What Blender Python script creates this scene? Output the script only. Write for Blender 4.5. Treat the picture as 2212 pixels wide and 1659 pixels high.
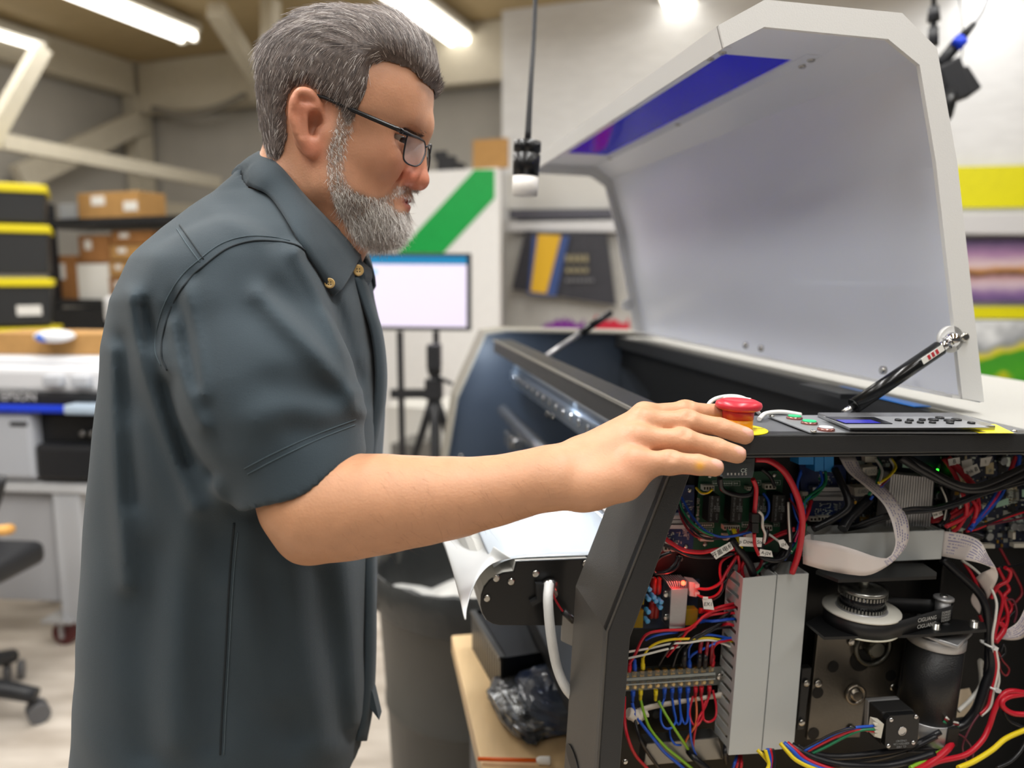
import bpy, bmesh, math, random
import numpy as np
from mathutils import Vector, Matrix, noise as mnoise

for o in list(bpy.data.objects):
    bpy.data.objects.remove(o)
random.seed(7); rng = np.random.default_rng(7)
scene = bpy.context.scene
COL = scene.collection

# ------------------------------------------------------------------ camera
F = 1662.0; CX = 1106.0; CY = 829.5; HZ = 600.0
PITCH = math.atan((CY - HZ) / F)
CAM = np.array([0.0, 0.0, 1.40])
FW = np.array([0, math.cos(PITCH), -math.sin(PITCH)])
UP = np.array([0, math.sin(PITCH), math.cos(PITCH)])
RT = np.array([1.0, 0, 0])
cam = bpy.data.cameras.new('camera'); cam_o = bpy.data.objects.new('camera', cam); COL.objects.link(cam_o)
cam_o.location = CAM; cam_o.rotation_euler = (math.pi / 2 - PITCH, 0, 0)
cam.sensor_width = 36.0; cam.lens = F / 2212.0 * 36.0; cam.clip_start = 0.05
cam.dof.use_dof = True; cam.dof.focus_distance = 0.80; cam.dof.aperture_fstop = 2.8
scene.camera = cam_o

# ------------------------------------------------------------------ world, exposure
world = bpy.data.worlds.new('world'); scene.world = world; world.use_nodes = True
bg = world.node_tree.nodes['Background']
bg.inputs['Color'].default_value = (1.0, 1.0, 1.0, 1); bg.inputs['Strength'].default_value = 0.10
vs = scene.view_settings
vs.view_transform = 'Standard'; vs.look = 'None'; vs.gamma = 1.0; vs.exposure = -0.28; vs.use_curve_mapping = False

def area(name, loc, size, sizey, energy, color=(1, .985, .96), target=None, rot=None):
    l = bpy.data.lights.new(name, 'AREA'); l.shape = 'RECTANGLE'; l.size = size; l.size_y = sizey
    l.energy = energy; l.color = color
    o = bpy.data.objects.new(name, l); COL.objects.link(o); o.location = loc
    if target is not None:
        o.rotation_euler = (Vector(target) - Vector(loc)).to_track_quat('-Z', 'Y').to_euler()
    elif rot is not None:
        o.rotation_euler = rot
    return o

# room axes: D runs into the room along the left wall and the lamp rows, E runs along the back wall
RA = math.radians(20.0)
D = np.array([math.sin(RA), math.cos(RA), 0]); E = np.array([math.cos(RA), -math.sin(RA), 0]); ZZ = np.array([0, 0, 1.0])
CEIL = 3.45
# unseen hall lamps added overhead and behind the photographer: bare area lights at ceiling height
for i, (x, y, e) in enumerate([(-0.9, 1.0, 46), (0.65, 0.8, 44), (-2.6, 0.2, 30), (0.0, -1.6, 19), (2.3, -0.8, 18), (-1.9, -1.9, 19), (2.4, 1.6, 22), (0.6, 3.6, 24), (-1.6, 3.4, 28), (2.6, 4.0, 15), (-3.0, 4.2, 24)]):
    area('unseen_hall_lamp', (x, y, CEIL - 0.22), 0.16, 2.4, e * 1.75, rot=(0, 0, -RA))

# ------------------------------------------------------------------ pixel helpers (image taken as 2212 x 1659)
def ray(x, y): return RT * (x - CX) / F + UP * (CY - y) / F + FW
def at(x, y, Y):
    r = ray(x, y); return CAM + r * (Y / r[1])
def atz(x, y, z):
    r = ray(x, y); return CAM + r * ((z - CAM[2]) / r[2])
def hit(x, y, P, n):
    r = ray(x, y); return CAM + r * (((P - CAM) @ n) / (r @ n))

# ------------------------------------------------------------------ materials
def srgb(h):
    if isinstance(h, str):
        h = h.lstrip('#'); c = [int(h[i:i + 2], 16) / 255 for i in (0, 2, 4)]
    else:
        c = list(h)
    return tuple(v / 12.92 if v <= 0.04045 else ((v + 0.055) / 1.055) ** 2.4 for v in c) + (1.0,)
MATS = {}
def mat(name, col='808080', rough=0.5, metal=0.0, var=0.0, scale=20.0, bump=0.0, bscale=200.0, emit=None, estr=0.0,
        spec=0.5, coat=0.0, trans=0.0, alpha=1.0, sss=0.0, col2=None, aniso=None, ior=1.45):
    if name in MATS: return MATS[name]
    m = bpy.data.materials.new(name); m.use_nodes = True
    nt = m.node_tree; b = nt.nodes['Principled BSDF']; L = nt.links.new
    c = srgb(col); b.inputs['Base Color'].default_value = c
    b.inputs['Roughness'].default_value = rough; b.inputs['Metallic'].default_value = metal
    b.inputs['Specular IOR Level'].default_value = spec; b.inputs['Coat Weight'].default_value = coat
    b.inputs['Transmission Weight'].default_value = trans; b.inputs['Alpha'].default_value = alpha
    b.inputs['IOR'].default_value = ior
    if sss: 
        b.inputs['Subsurface Weight'].default_value = sss; b.inputs['Subsurface Radius'].default_value = (.012, .005, .003); b.inputs['Subsurface Scale'].default_value = 0.5
    tc = nt.nodes.new('ShaderNodeTexCoord'); mp = nt.nodes.new('ShaderNodeMapping'); L(tc.outputs['Object'], mp.inputs[0])
    if aniso: mp.inputs['Scale'].default_value = aniso
    if var or col2:
        n = nt.nodes.new('ShaderNodeTexNoise'); n.inputs['Scale'].default_value = scale; n.inputs['Detail'].default_value = 5
        L(mp.outputs[0], n.inputs['Vector'])
        r = nt.nodes.new('ShaderNodeValToRGB'); r.color_ramp.elements[0].position = .3; r.color_ramp.elements[1].position = .7
        if col2:
            a, d = c, srgb(col2)
        else:
            a = tuple(v * (1 - var) for v in c[:3]) + (1,); d = tuple(min(1, v * (1 + var)) for v in c[:3]) + (1,)
        r.color_ramp.elements[0].color = a; r.color_ramp.elements[1].color = d
        L(n.outputs[0], r.inputs[0]); L(r.outputs[0], b.inputs['Base Color'])
    if bump:
        n2 = nt.nodes.new('ShaderNodeTexNoise'); n2.inputs['Scale'].default_value = bscale; n2.inputs['Detail'].default_value = 4
        L(mp.outputs[0], n2.inputs['Vector'])
        bp = nt.nodes.new('ShaderNodeBump'); bp.inputs['Strength'].default_value = bump; bp.inputs['Distance'].default_value = .002
        L(n2.outputs[0], bp.inputs['Height']); L(bp.outputs[0], b.inputs['Normal'])
    if emit:
        b.inputs['Emission Color'].default_value = srgb(emit); b.inputs['Emission Strength'].default_value = estr
    MATS[name] = m
    return m

# ------------------------------------------------------------------ mesh building
class MB:
    def __init__(s): s.v = []; s.f = []; s.m = []; s.sm = []; s.mi = 0
    def add(s, vs, fs, smooth=False):
        n = len(s.v); s.v += [tuple(map(float, q)) for q in vs]
        for f in fs: s.f.append([i + n for i in f]); s.m.append(s.mi); s.sm.append(smooth)
        return s
    def frame_box(s, c, ax, ay, az, hx, hy, hz):
        c = np.asarray(c, float); ax, ay, az = np.asarray(ax) * hx, np.asarray(ay) * hy, np.asarray(az) * hz
        v = [c + i * ax + j * ay + k * az for k in (-1, 1) for j in (-1, 1) for i in (-1, 1)]
        return s.add(v, [(0, 2, 3, 1), (4, 5, 7, 6), (0, 1, 5, 4), (2, 6, 7, 3), (0, 4, 6, 2), (1, 3, 7, 5)])
    def box(s, lo, hi):
        lo, hi = np.array(lo, float), np.array(hi, float)
        return s.frame_box((lo + hi) / 2, (1, 0, 0), (0, 1, 0), (0, 0, 1), *((hi - lo) / 2))
    def prism(s, pts, ext):
        pts = [np.asarray(q, float) for q in pts]; ext = np.asarray(ext, float); n = len(pts)
        v = pts + [q + ext for q in pts]
        fs = [tuple(range(n))[::-1], tuple(range(n, 2 * n))] + [(i, (i + 1) % n, n + (i + 1) % n, n + i) for i in range(n)]
        return s.add(v, fs)
    def cyl(s, a, b, r, r2=None, seg=16, caps=True, smooth=True):
        a, b = np.asarray(a, float), np.asarray(b, float); r2 = r if r2 is None else r2
        return s.lathe(a, b - a, [(0, r), (1, r2)], seg, caps, smooth, unit=False)
    def lathe(s, o, axis, prof, seg=20, caps=True, smooth=True, unit=True, scale2=1.0):
        o = np.asarray(o, float); axis = np.asarray(axis, float); L = np.linalg.norm(axis); n = axis / L
        if unit: axis = n
        t = np.array([1, 0, 0]) if abs(n[0]) < .8 else np.array([0, 1, 0])
        a = np.cross(n, t); a /= np.linalg.norm(a); b = np.cross(n, a)
        v = []
        for h, r in prof:
            for i in range(seg):
                q = 2 * math.pi * i / seg
                v.append(o + axis * h + (a * math.cos(q) + b * math.sin(q) * scale2) * r)
        fs = []
        for k in range(len(prof) - 1):
            for i in range(seg):
                j = (i + 1) % seg; fs.append((k * seg + i, k * seg + j, (k + 1) * seg + j, (k + 1) * seg + i))
        s.add(v, fs, smooth)
        if caps:
            m = len(s.v) - len(v)
            s.f.append([m + i for i in range(seg)][::-1]); s.m.append(s.mi); s.sm.append(False)
            s.f.append([m + (len(prof) - 1) * seg + i for i in range(seg)]); s.m.append(s.mi); s.sm.append(False)
        return s
    def tube(s, pts, r, seg=8, sub=6, caps=True):
        P = spline(pts, sub) if sub > 1 else np.asarray(pts, float)
        n = len(P); R = np.full(n, r) if np.isscalar(r) else np.interp(np.linspace(0, 1, n), np.linspace(0, 1, len(r)), r)
        T = np.gradient(P, axis=0); T /= np.linalg.norm(T, axis=1)[:, None] + 1e-12
        up = np.array([0, 0, 1.0]) if abs(T[0][2]) < .9 else np.array([1.0, 0, 0])
        a = np.cross(T[0], up); a /= np.linalg.norm(a); v = []
        for i in range(n):
            a = a - T[i] * (a @ T[i]); a /= np.linalg.norm(a); b = np.cross(T[i], a)
            for k in range(seg):
                q = 2 * math.pi * k / seg; v.append(P[i] + (a * math.cos(q) + b * math.sin(q)) * R[i])
        fs = [(i * seg + k, i * seg + (k + 1) % seg, (i + 1) * seg + (k + 1) % seg, (i + 1) * seg + k) for i in range(n - 1) for k in range(seg)]
        s.add(v, fs, True); m = len(s.v) - len(v)
        if caps:
            s.f.append([m + i for i in range(seg)][::-1]); s.f.append([m + (n - 1) * seg + i for i in range(seg)]); s.m += [s.mi] * 2; s.sm += [False] * 2
        return s
    def sphere(s, c, r, seg=12, rings=8):
        r = np.array([r] * 3 if np.isscalar(r) else r); c = np.asarray(c, float); v = []
        for i in range(rings + 1):
            t = math.pi * i / rings
            for k in range(seg):
                q = 2 * math.pi * k / seg; v.append(c + r * np.array([math.sin(t) * math.cos(q), math.sin(t) * math.sin(q), math.cos(t)]))
        return s.add(v, [(i * seg + k, (i + 1) * seg + k, (i + 1) * seg + (k + 1) % seg, i * seg + (k + 1) % seg) for i in range(rings) for k in range(seg)], True)
    def grid(s, G, closed_u=False, smooth=True):
        G = np.asarray(G, float); n, m = G.shape[:2]; fs = []
        for i in range(n - 1):
            for j in range(m if closed_u else m - 1):
                k = (j + 1) % m; fs.append((i * m + j, i * m + k, (i + 1) * m + k, (i + 1) * m + j))
        return s.add(G.reshape(-1, 3), fs, smooth)

def spline(pts, sub=6):
    P = np.asarray(pts, float)
    if len(P) < 3: 
        t = np.linspace(0, 1, max(2, sub))[:, None]; return P[0] * (1 - t) + P[-1] * t
    Q = np.vstack([2 * P[0] - P[1], P, 2 * P[-1] - P[-2]]); out = []
    for i in range(1, len(Q) - 2):
        p0, p1, p2, p3 = Q[i - 1:i + 3]
        for t in np.arange(sub) / sub:
            out.append(.5 * (2 * p1 + (p2 - p0) * t + (2 * p0 - 5 * p1 + 4 * p2 - p3) * t * t + (3 * p1 - p0 - 3 * p2 + p3) * t ** 3))
    out.append(P[-1]); return np.array(out)

ROOT = {}
def root_loc(o):
    while o.parent: o = o.parent
    return np.array(ROOT.get(o.name, (0, 0, 0)))
def obj(name, mb, mats, parent=None, label=None, cat=None, group=None, kind=None, bevel=0, seg=2, solid=0, sub=0):
    me = bpy.data.meshes.new(name); base = root_loc(parent) if parent else np.zeros(3)
    V = np.array(mb.v, float) - base
    c = (V.min(0) + V.max(0)) / 2 if parent else np.array([(V[:, 0].min() + V[:, 0].max()) / 2, (V[:, 1].min() + V[:, 1].max()) / 2, V[:, 2].min()])
    if parent and parent.parent: c = c * 0
    if parent: c = c * 0
    me.from_pydata([tuple(q) for q in (V - c)], [], mb.f)
    for m in (mats if isinstance(mats, (list, tuple)) else [mats]): me.materials.append(m)
    me.polygons.foreach_set('material_index', mb.m); me.polygons.foreach_set('use_smooth', mb.sm)
    bm = bmesh.new(); bm.from_mesh(me); bmesh.ops.recalc_face_normals(bm, faces=bm.faces); bm.to_mesh(me); bm.free()
    me.update()
    o = bpy.data.objects.new(name, me); COL.objects.link(o); o.location = c
    if parent: o.parent = parent
    if solid:
        md = o.modifiers.new('solid', 'SOLIDIFY'); md.thickness = solid; md.offset = 0
    if bevel:
        md = o.modifiers.new('bevel', 'BEVEL'); md.width = bevel; md.segments = seg; md.limit_method = 'ANGLE'; md.angle_limit = .6
        md.harden_normals = False
    if sub:
        md = o.modifiers.new('sub', 'SUBSURF'); md.levels = sub; md.render_levels = sub
    tag(o, label, cat, group, kind)
    return o
def tag(o, label=None, cat=None, group=None, kind=None):
    if label: o['label'] = label
    if cat: o['category'] = cat
    if group: o['group'] = group
    if kind: o['kind'] = kind
    return o
def thing(name, label, cat, loc, group=None):
    o = bpy.data.objects.new(name, None); COL.objects.link(o); o.location = tuple(loc); o.empty_display_size = .05
    ROOT[o.name] = tuple(map(float, loc)); tag(o, label, cat, group); return o
def struct(name, mb, m, parent=None, **k): return obj(name, mb, m, parent, kind=None if parent else 'structure', **k)
def copy_child(o, loc, parent=None):
    c = o.copy(); COL.objects.link(c); c.parent = parent or o.parent; c.location = loc; return c

_txt = {}
def text_mesh(body, size=.01, extrude=0.0, align='CENTER'):
    cu = bpy.data.curves.new('t', 'FONT'); cu.body = body; cu.size = size; cu.extrude = extrude; cu.align_x = align; cu.align_y = 'CENTER'; cu.resolution_u = 3
    o = bpy.data.objects.new('t', cu); COL.objects.link(o); dg = bpy.context.evaluated_depsgraph_get(); dg.update()
    me = o.evaluated_get(dg).to_mesh(); V = [tuple(v.co) for v in me.vertices]; Fc = [tuple(q.vertices) for q in me.polygons]
    o.evaluated_get(dg).to_mesh_clear(); bpy.data.objects.remove(o); bpy.data.curves.remove(cu)
    return V, Fc
def put_text(mb, body, c, ax, ay, size, nz=None):
    V, Fc = text_mesh(body, size); c, ax, ay = map(lambda q: np.asarray(q, float), (c, ax, ay))
    ax = ax / np.linalg.norm(ax); ay = ay / np.linalg.norm(ay)
    return mb.add([c + ax * v[0] + ay * v[1] for v in V], Fc)
# =================================================================== the hall
m_wallL = mat('painted_metal_wall', 'b0ada6', .75, var=.06, scale=3)
m_white = mat('white_brick_wall', 'e2e3e4', .8, var=.05, scale=6, bump=.6, bscale=9, aniso=(1, 1, 5))
m_ceil = mat('tan_deck_ceiling', 'b7a37c', .85, var=.12, scale=5, aniso=(1, 6, 1))
m_floor = mat('pale_plank_vinyl', 'cfc6ba', .45, col2='a89d90', scale=3.5, aniso=(1, 4, 1), bump=.1, bscale=30)
m_beam = mat('cream_painted_steel', 'c9c2b0', .6, var=.04)
corner = at(297, 165, 8.0); corner[2] = 0
lim = 13.0
mb = MB(); mb.box((-9, -5, -.05), (8, 13, 0)); struct('floor', mb, m_floor)
mb = MB(); mb.prism([corner + D * .0 + E * 0, corner - D * lim, corner - D * lim + ZZ * 3.6, corner + ZZ * 3.6], -E * .1); struct('wall_left', mb, m_wallL)
mb = MB(); mb.prism([corner, corner + E * 12, corner + E * 12 + ZZ * 3.6, corner + ZZ * 3.6], D * .1); struct('wall_back', mb, m_wallL)
mb = MB()
c0 = corner - D * lim; pts = [c0, c0 + E * 13, corner + E * 13, corner]
mb.prism([q + ZZ * CEIL for q in pts], ZZ * .08); ceil = struct('ceiling', mb, m_ceil)
# ribs of the roof deck, each a piece of the ceiling
for i in range(26):
    s = .25 + i * .5
    q = corner - D * s + ZZ * (CEIL - .02)
    mb = MB(); mb.frame_box(q + E * 6.5, E, D, ZZ, 6.5, .045, .02); obj('deck_rib', mb, m_ceil, ceil)
# steel column in the corner, eave beams, diagonal brace, pipe braces
def bar(name, a, b, w, h, m=m_beam, label=None):
    a, b = np.asarray(a), np.asarray(b); d = b - a; L = np.linalg.norm(d); d = d / L
    sx = np.cross(d, ZZ if abs(d[2]) < .95 else E); sx /= np.linalg.norm(sx); sy = np.cross(sx, d)
    mb = MB(); mb.frame_box((a + b) / 2, d, sx, sy, L / 2, w / 2, h / 2); return struct(name, mb, m)
WLn = E; WBn = -D
colP = corner + E * .12 - D * .15
bar('trim_1', colP, colP + ZZ * CEIL, .2, .16)
bar('trim_2', corner - D * lim + E * .12 + ZZ * (CEIL - .16), corner + E * .12 + ZZ * (CEIL - .16), .16, .3)
bar('trim_3', corner + E * .0 - D * .12 + ZZ * (CEIL - .24), corner + E * 6 - D * .12 + ZZ * (CEIL - .24), .16, .46)
def onL(x, y, off=.2): return hit(x, y, corner + E * off, E)
def onB(x, y, off=.2): return hit(x, y, corner - D * off, D)
bar('trim_4', onL(40, 385), onL(300, 262), .1, .2)
bar('trim_5', at(-40, 335, 4.6), at(90, 105, 5.0), .085, .085)
bar('trim_6', at(0, 305, 5.2), at(470, 395, 7.0), .08, .1)
bar('trim_7', at(465, 20, 5.4), at(590, 220, 6.6), .11, .11)
bar('trim_8', at(585, 0, 5.6), at(585, 160, 5.6), .1, .1)
bar('trim_9', onB(350, 455), onB(560, 470), .1, .16)
mb = MB(); mb.tube([onB(330, 235, .3), onB(400, 248, .3), onB(470, 232, .3), onB(530, 205, .3)], .03); struct('trim_10', mb, mat('grey_conduit', '8a857b', .6))

# ceiling lamps in view: white housing and two tubes each
m_house = mat('lamp_housing_white', 'd8d4c8', .5); m_tube = mat('fluorescent_tube', 'ffffff', .4, emit='fffaf2', estr=6.0)
def lamp(x, y, label, n=2.6, zc=CEIL - .14):
    e = atz(x, y, zc); s = e - D * n; c = (e + s) / 2
    t = thing('ceiling_light', label, 'lamp', c + ZZ * .06, 'fluorescent ceiling lights')
    mb = MB(); mb.frame_box(c + ZZ * .065, D, E, ZZ, n / 2, .13, .03); mb.frame_box(c + ZZ * .115, D, E, ZZ, n / 2 - .2, .05, .025); obj('housing', mb, m_house, t)
    for k in (-1, 1):
        mb = MB(); mb.cyl(s + E * .065 * k, e + E * .065 * k, .03, seg=12); obj('tube', mb, m_tube, t)
        for q in (s, e):
            mb = MB(); mb.frame_box(q + E * .065 * k + ZZ * .01, D, E, ZZ, .015, .03, .05); obj('socket', mb, m_house, t)
lamp(408, 82, 'bright twin-tube ceiling light at upper left, above the steel brace')
lamp(82, 108, 'twin-tube ceiling light cut off by the left edge of the picture')
lamp(1100, 165, 'long twin-tube ceiling light running behind the man\'s head to the white wall')
lamp(1480, 45, 'twin-tube ceiling light above the raised printer lid')

# white display wall at the right
pw0 = at(1085, 600, 6.3); pw0[2] = 0
mb = MB(); mb.prism([pw0, pw0 + E * 7, pw0 + E * 7 + ZZ * CEIL, pw0 + ZZ * CEIL], D * .15); wr = struct('wall_right', mb, m_white)
# courses of painted block, each a shallow raised piece on the wall
bl = None
for r in range(11):
    for k in range(9):
        x0 = .03 + k * .62 + (.31 if r % 2 else 0); z0 = 1.75 + r * .155
        c = pw0 + E * (x0 + .3) + ZZ * (z0 + .07) - D * .004
        if bl is None:
            mb = MB(); mb.frame_box(c, E, D, ZZ, .306, .004, .0735); bl = obj('block', mb, m_white, wr); b0 = c
        else:
            copy_child(bl, tuple(c - b0), wr)
def onW(x, y, off): return hit(x, y, pw0 - D * off, D)
def wall_panel(name, px, off, th, m, label, cat, group=None, bevel=0):
    mb = MB(); mb.prism([onW(x, y, off + th) for x, y in px], D * (th - .002)); return obj(name, mb, m, label=label, cat=cat, group=group, bevel=bevel)
m_yel = mat('yellow_vinyl', 'e3dc00', .4, var=.03)
wall_panel('wall_banner', [(1990, 362), (2420, 352), (2420, 446), (1990, 450)], .01, .02, m_yel, 'bright yellow band across the white wall at right', 'banner')
wall_panel('display_ledge', [(1095, 480), (2420, 455), (2420, 508), (1095, 500)], .01, .16, mat('ledge_grey', 'd2d2d4', .4), 'pale grey ledge running along the white display wall', 'shelf', bevel=.01)
wall_panel('ledge_rail', [(1100, 452), (1330, 452), (1330, 470), (1100, 472)], .01, .12, mat('rail_dark', '55555f', .4), 'dark rail above the grey ledge behind the hanging plug', 'rail')
# the sunset picture, printed
def printed(name, stops, axis=2, noise=6.0, amp=.25, rough=.4, lo=0, hi=1):
    m = bpy.data.materials.new(name); m.use_nodes = True; nt = m.node_tree; L = nt.links.new; b = nt.nodes['Principled BSDF']; b.inputs['Roughness'].default_value = rough
    tc = nt.nodes.new('ShaderNodeTexCoord'); sp = nt.nodes.new('ShaderNodeSeparateXYZ'); L(tc.outputs['Generated'], sp.inputs[0])
    n = nt.nodes.new('ShaderNodeTexNoise'); n.inputs['Scale'].default_value = noise; L(tc.outputs['Generated'], n.inputs['Vector'])
    ma = nt.nodes.new('ShaderNodeMath'); ma.operation = 'MULTIPLY_ADD'; ma.inputs[1].default_value = amp; L(n.outputs[0], ma.inputs[0]); 
    su = nt.nodes.new('ShaderNodeMath'); su.operation = 'SUBTRACT'; su.inputs[1].default_value = amp / 2; L(sp.outputs[axis], su.inputs[0]); L(su.outputs[0], ma.inputs[2])
    r = nt.nodes.new('ShaderNodeValToRGB'); el = r.color_ramp.elements
    el[0].position, el[0].color = stops[0][0], srgb(stops[0][1]); el[1].position, el[1].color = stops[-1][0], srgb(stops[-1][1])
    for p_, c_ in stops[1:-1]:
        e = el.new(p_); e.color = srgb(c_)
    L(ma.outputs[0], r.inputs[0]); L(r.outputs[0], b.inputs['Base Color']); MATS[name] = m; return m
m_sun = printed('sunset_print', [(0, '5b4a7a'), (.15, '8a6aa0'), (.28, 'd9c3cf'), (.4, 'b88a8a'), (.44, '3a2a22'), (.5, 'c88a4a'), (.58, 'e6cfd0'), (.75, 'b58ab5'), (.92, '6f5a86'), (1, '4e3f63')], amp=.12)
wall_panel('sunset_picture', [(2040, 518), (2420, 510), (2420, 655), (2040, 652)], .02, .03, m_sun, 'framed purple sunset picture at the right edge of the wall', 'picture')
wall_panel('wall_banner', [(1990, 662), (2420, 662), (2420, 690), (1990, 687)], .01, .02, m_yel, 'narrow yellow strip under the sunset picture', 'banner')
m_car = printed('green_yellow_print', [(0, 'e8d800'), (.2, 'e8d800'), (.26, '48a820'), (.55, '3f9a22'), (.62, 'e6da10'), (.8, '8d9298'), (1, 'e8ecef')], noise=3.5, amp=1.1)
wall_panel('printed_banner', [(1990, 692), (2420, 692), (2420, 900), (1990, 900)], .02, .03, m_car, 'green, yellow and grey printed banner behind the raised lid', 'banner')
wall_panel('low_cabinet', [(1990, 905), (2420, 905), (2420, 1250), (1990, 1250)], .02, .4, mat('dark_cab', '2a2622', .5), 'dark cabinet below the green and yellow banner', 'cabinet', bevel=.01)
# display area left of the lid: dark poster with yellow stripe, splash print
m_gy = mat('display_grey', 'b9b7b2', .6, var=.05)
wall_panel('display_board', [(1092, 505), (1420, 505), (1420, 790), (1092, 790)], .01, .06, m_gy, 'grey display board on the white wall behind the open lid', 'board')
wall_panel('display_board', [(1092, 375), (1400, 372), (1400, 450), (1092, 452)], .01, .03, mat('pale_pan', 'd3d2ce', .6), 'pale board above the dark rail beside the hanging plug', 'board')
pr = thing('printed_poster', 'dark poster with a yellow and blue stripe leaning on the grey display board', 'poster', onW(1215, 660, .08))
m_dk = mat('poster_dark', '3a3a40', .4, var=.1)
mb = MB(); mb.prism([onW(x, y, .19) for x, y in [(1135, 498), (1310, 505), (1330, 660), (1105, 625)]], D * .03); obj('sheet', mb, m_dk, pr)
for nm, q, c in [('blue_stripe', [(1150, 510), (1230, 510), (1200, 640), (1140, 635)], '3d5288'), ('yellow_stripe', [(1162, 506), (1212, 508), (1180, 634), (1146, 630)], 'e0b12c'), ('pale_stripe', [(1172, 506), (1208, 508), (1204, 530), (1168, 528)], 'd9cfc0')]:
    mb = MB(); mb.prism([onW(x, y, .195 + .002 * len(nm)) for x, y in q], D * .004); obj(nm, mb, mat(nm, c, .4), pr)
for i, y in enumerate([550, 578, 602]):
    mb = MB()
    # worn, unreadable gold lettering: three short strips of type
    for k in range(4 if i < 2 else 7):
        a = 1222 + k * (13 if i < 2 else 9)
        mb.prism([onW(a + dx, y + dy, .221) for dx, dy in ((0, 0), (9 if i < 2 else 6, 1), (9 if i < 2 else 6, 17 - i * 5), (0, 16 - i * 5))], D * .003)
    obj('lettering', mb, mat('gold_print', '8d8468', .5) if i < 2 else mat('grey_print', '77777a', .5), pr)
m_spl = [mat('splash_purple', '7d2f92', .5), mat('splash_red', 'c8203c', .5)]
for nm, r0, m_, lab in [('splash_print', (1170, 1264), m_spl[0], 'purple paint splash printed at the foot of the grey board'), ('splash_print', (1267, 1365), m_spl[1], 'red paint splash printed at the foot of the grey board')]:
    top = []
    x = r0[0]; k = 0
    while x < r0[1]:
        top.append((x, 716 - (8 + (22 if k % 2 else 8) * random.random() + 12 * math.sin((x - r0[0]) / (r0[1] - r0[0]) * 3.1)))); x += 7; k += 1
    mb = MB(); mb.prism([onW(a, b, .085) for a, b in [(r0[0], 800)] + top + [(r0[1], 800)]], D * .01); obj(nm, mb, m_, label=lab, cat='print')

# white partition with the green diagonal stripe, left of the wall edge
gp0 = at(1075, 600, 5.6); gp0[2] = 0
def onG(x, y, off=0): return hit(x, y, gp0 - D * off, D)
t = thing('partition_panel', 'tall white panel with a broad green diagonal stripe behind the monitor', 'panel', onG(880, 1000) * np.array([1, 1, 0]))
top = onG(1070, 362)[2]
mb = MB(); a = onG(500, 600); a[2] = 0; b = onG(1078, 600); b[2] = 0
mb.prism([a, b, b + ZZ * top, a + ZZ * top], D * .06); obj('board', mb, mat('panel_white', 'e9e8e6', .5, var=.02), t, bevel=.005)
mb = MB(); mb.prism([onG(x, y, .006) for x, y in [(845, 560), (945, 560), (1068, 428), (1068, 366), (1025, 366)]], D * .005); obj('green_stripe', mb, mat('green_vinyl', '18a24a', .4, var=.05), t)
mb = MB(); q = onG(1060, 320, -.03); mb.frame_box(q * np.array([1, 1, 0]) + ZZ * (top + .1), E, D, ZZ, .13, .02, .1); obj('cardboard_box', mb, mat('cardboard', 'b58a52', .8, var=.08), label='cardboard box standing on top of the white green-striped panel', cat='box')
t = thing('mounted_device', 'black device lying on top of the white green-striped panel', 'device', onG(960, 355, -.03))
q = onG(965, 300, -.03); q[2] = top + .05
mb = MB(); mb.frame_box(q, E, D, ZZ, .07, .03, .05); mb.frame_box(q + ZZ * .06 - E * .05, E, D, ZZ, .05, .02, .03); mb.cyl(q - E * .06 + ZZ * .02, q + E * .14 - ZZ * .03, .025); obj('housing', mb, mat('black_plastic', '202124', .45), t, bevel=.006)
# =================================================================== things in the background
m_card = mat('cardboard', 'b58a52', .8, var=.08); m_card2 = mat('cardboard_brown', '9a6a3c', .8, var=.1)
m_blk = mat('black_plastic', '202124', .45); m_paper = mat('white_label', 'e8e6e0', .6)
def bgbox(name, x0, y0, x1, y1, Y, depth, m, label, cat, group=None, parts=None, ax=None, bevel=.004, P0=None):
    """box whose near face fills the pixel rectangle at distance Y, standing square to the room"""
    ax = E if ax is None else ax; dn = np.array([-ax[1], ax[0], 0])
    P = at((x0 + x1) / 2, (y0 + y1) / 2, Y) if P0 is None else P0; a = hit(x0, (y0 + y1) / 2, P, dn); b = hit(x1, (y0 + y1) / 2, P, dn)
    zt = hit((x0 + x1) / 2, y0, P, dn)[2]; zb = hit((x0 + x1) / 2, y1, P, dn)[2]
    c = (a + b) / 2; c[2] = (zt + zb) / 2; hw = np.linalg.norm(b - a) / 2; hz = (zt - zb) / 2
    fr = (c, ax, dn, hw, hz)
    if parts is None:
        mb = MB(); mb.frame_box(c + dn * depth / 2, ax, dn, ZZ, hw, depth / 2, hz); return obj(name, mb, m, label=label, cat=cat, group=group, bevel=bevel), fr
    t = thing(name, label, cat, c + dn * depth / 2 - ZZ * hz, group)
    return t, fr
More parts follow.
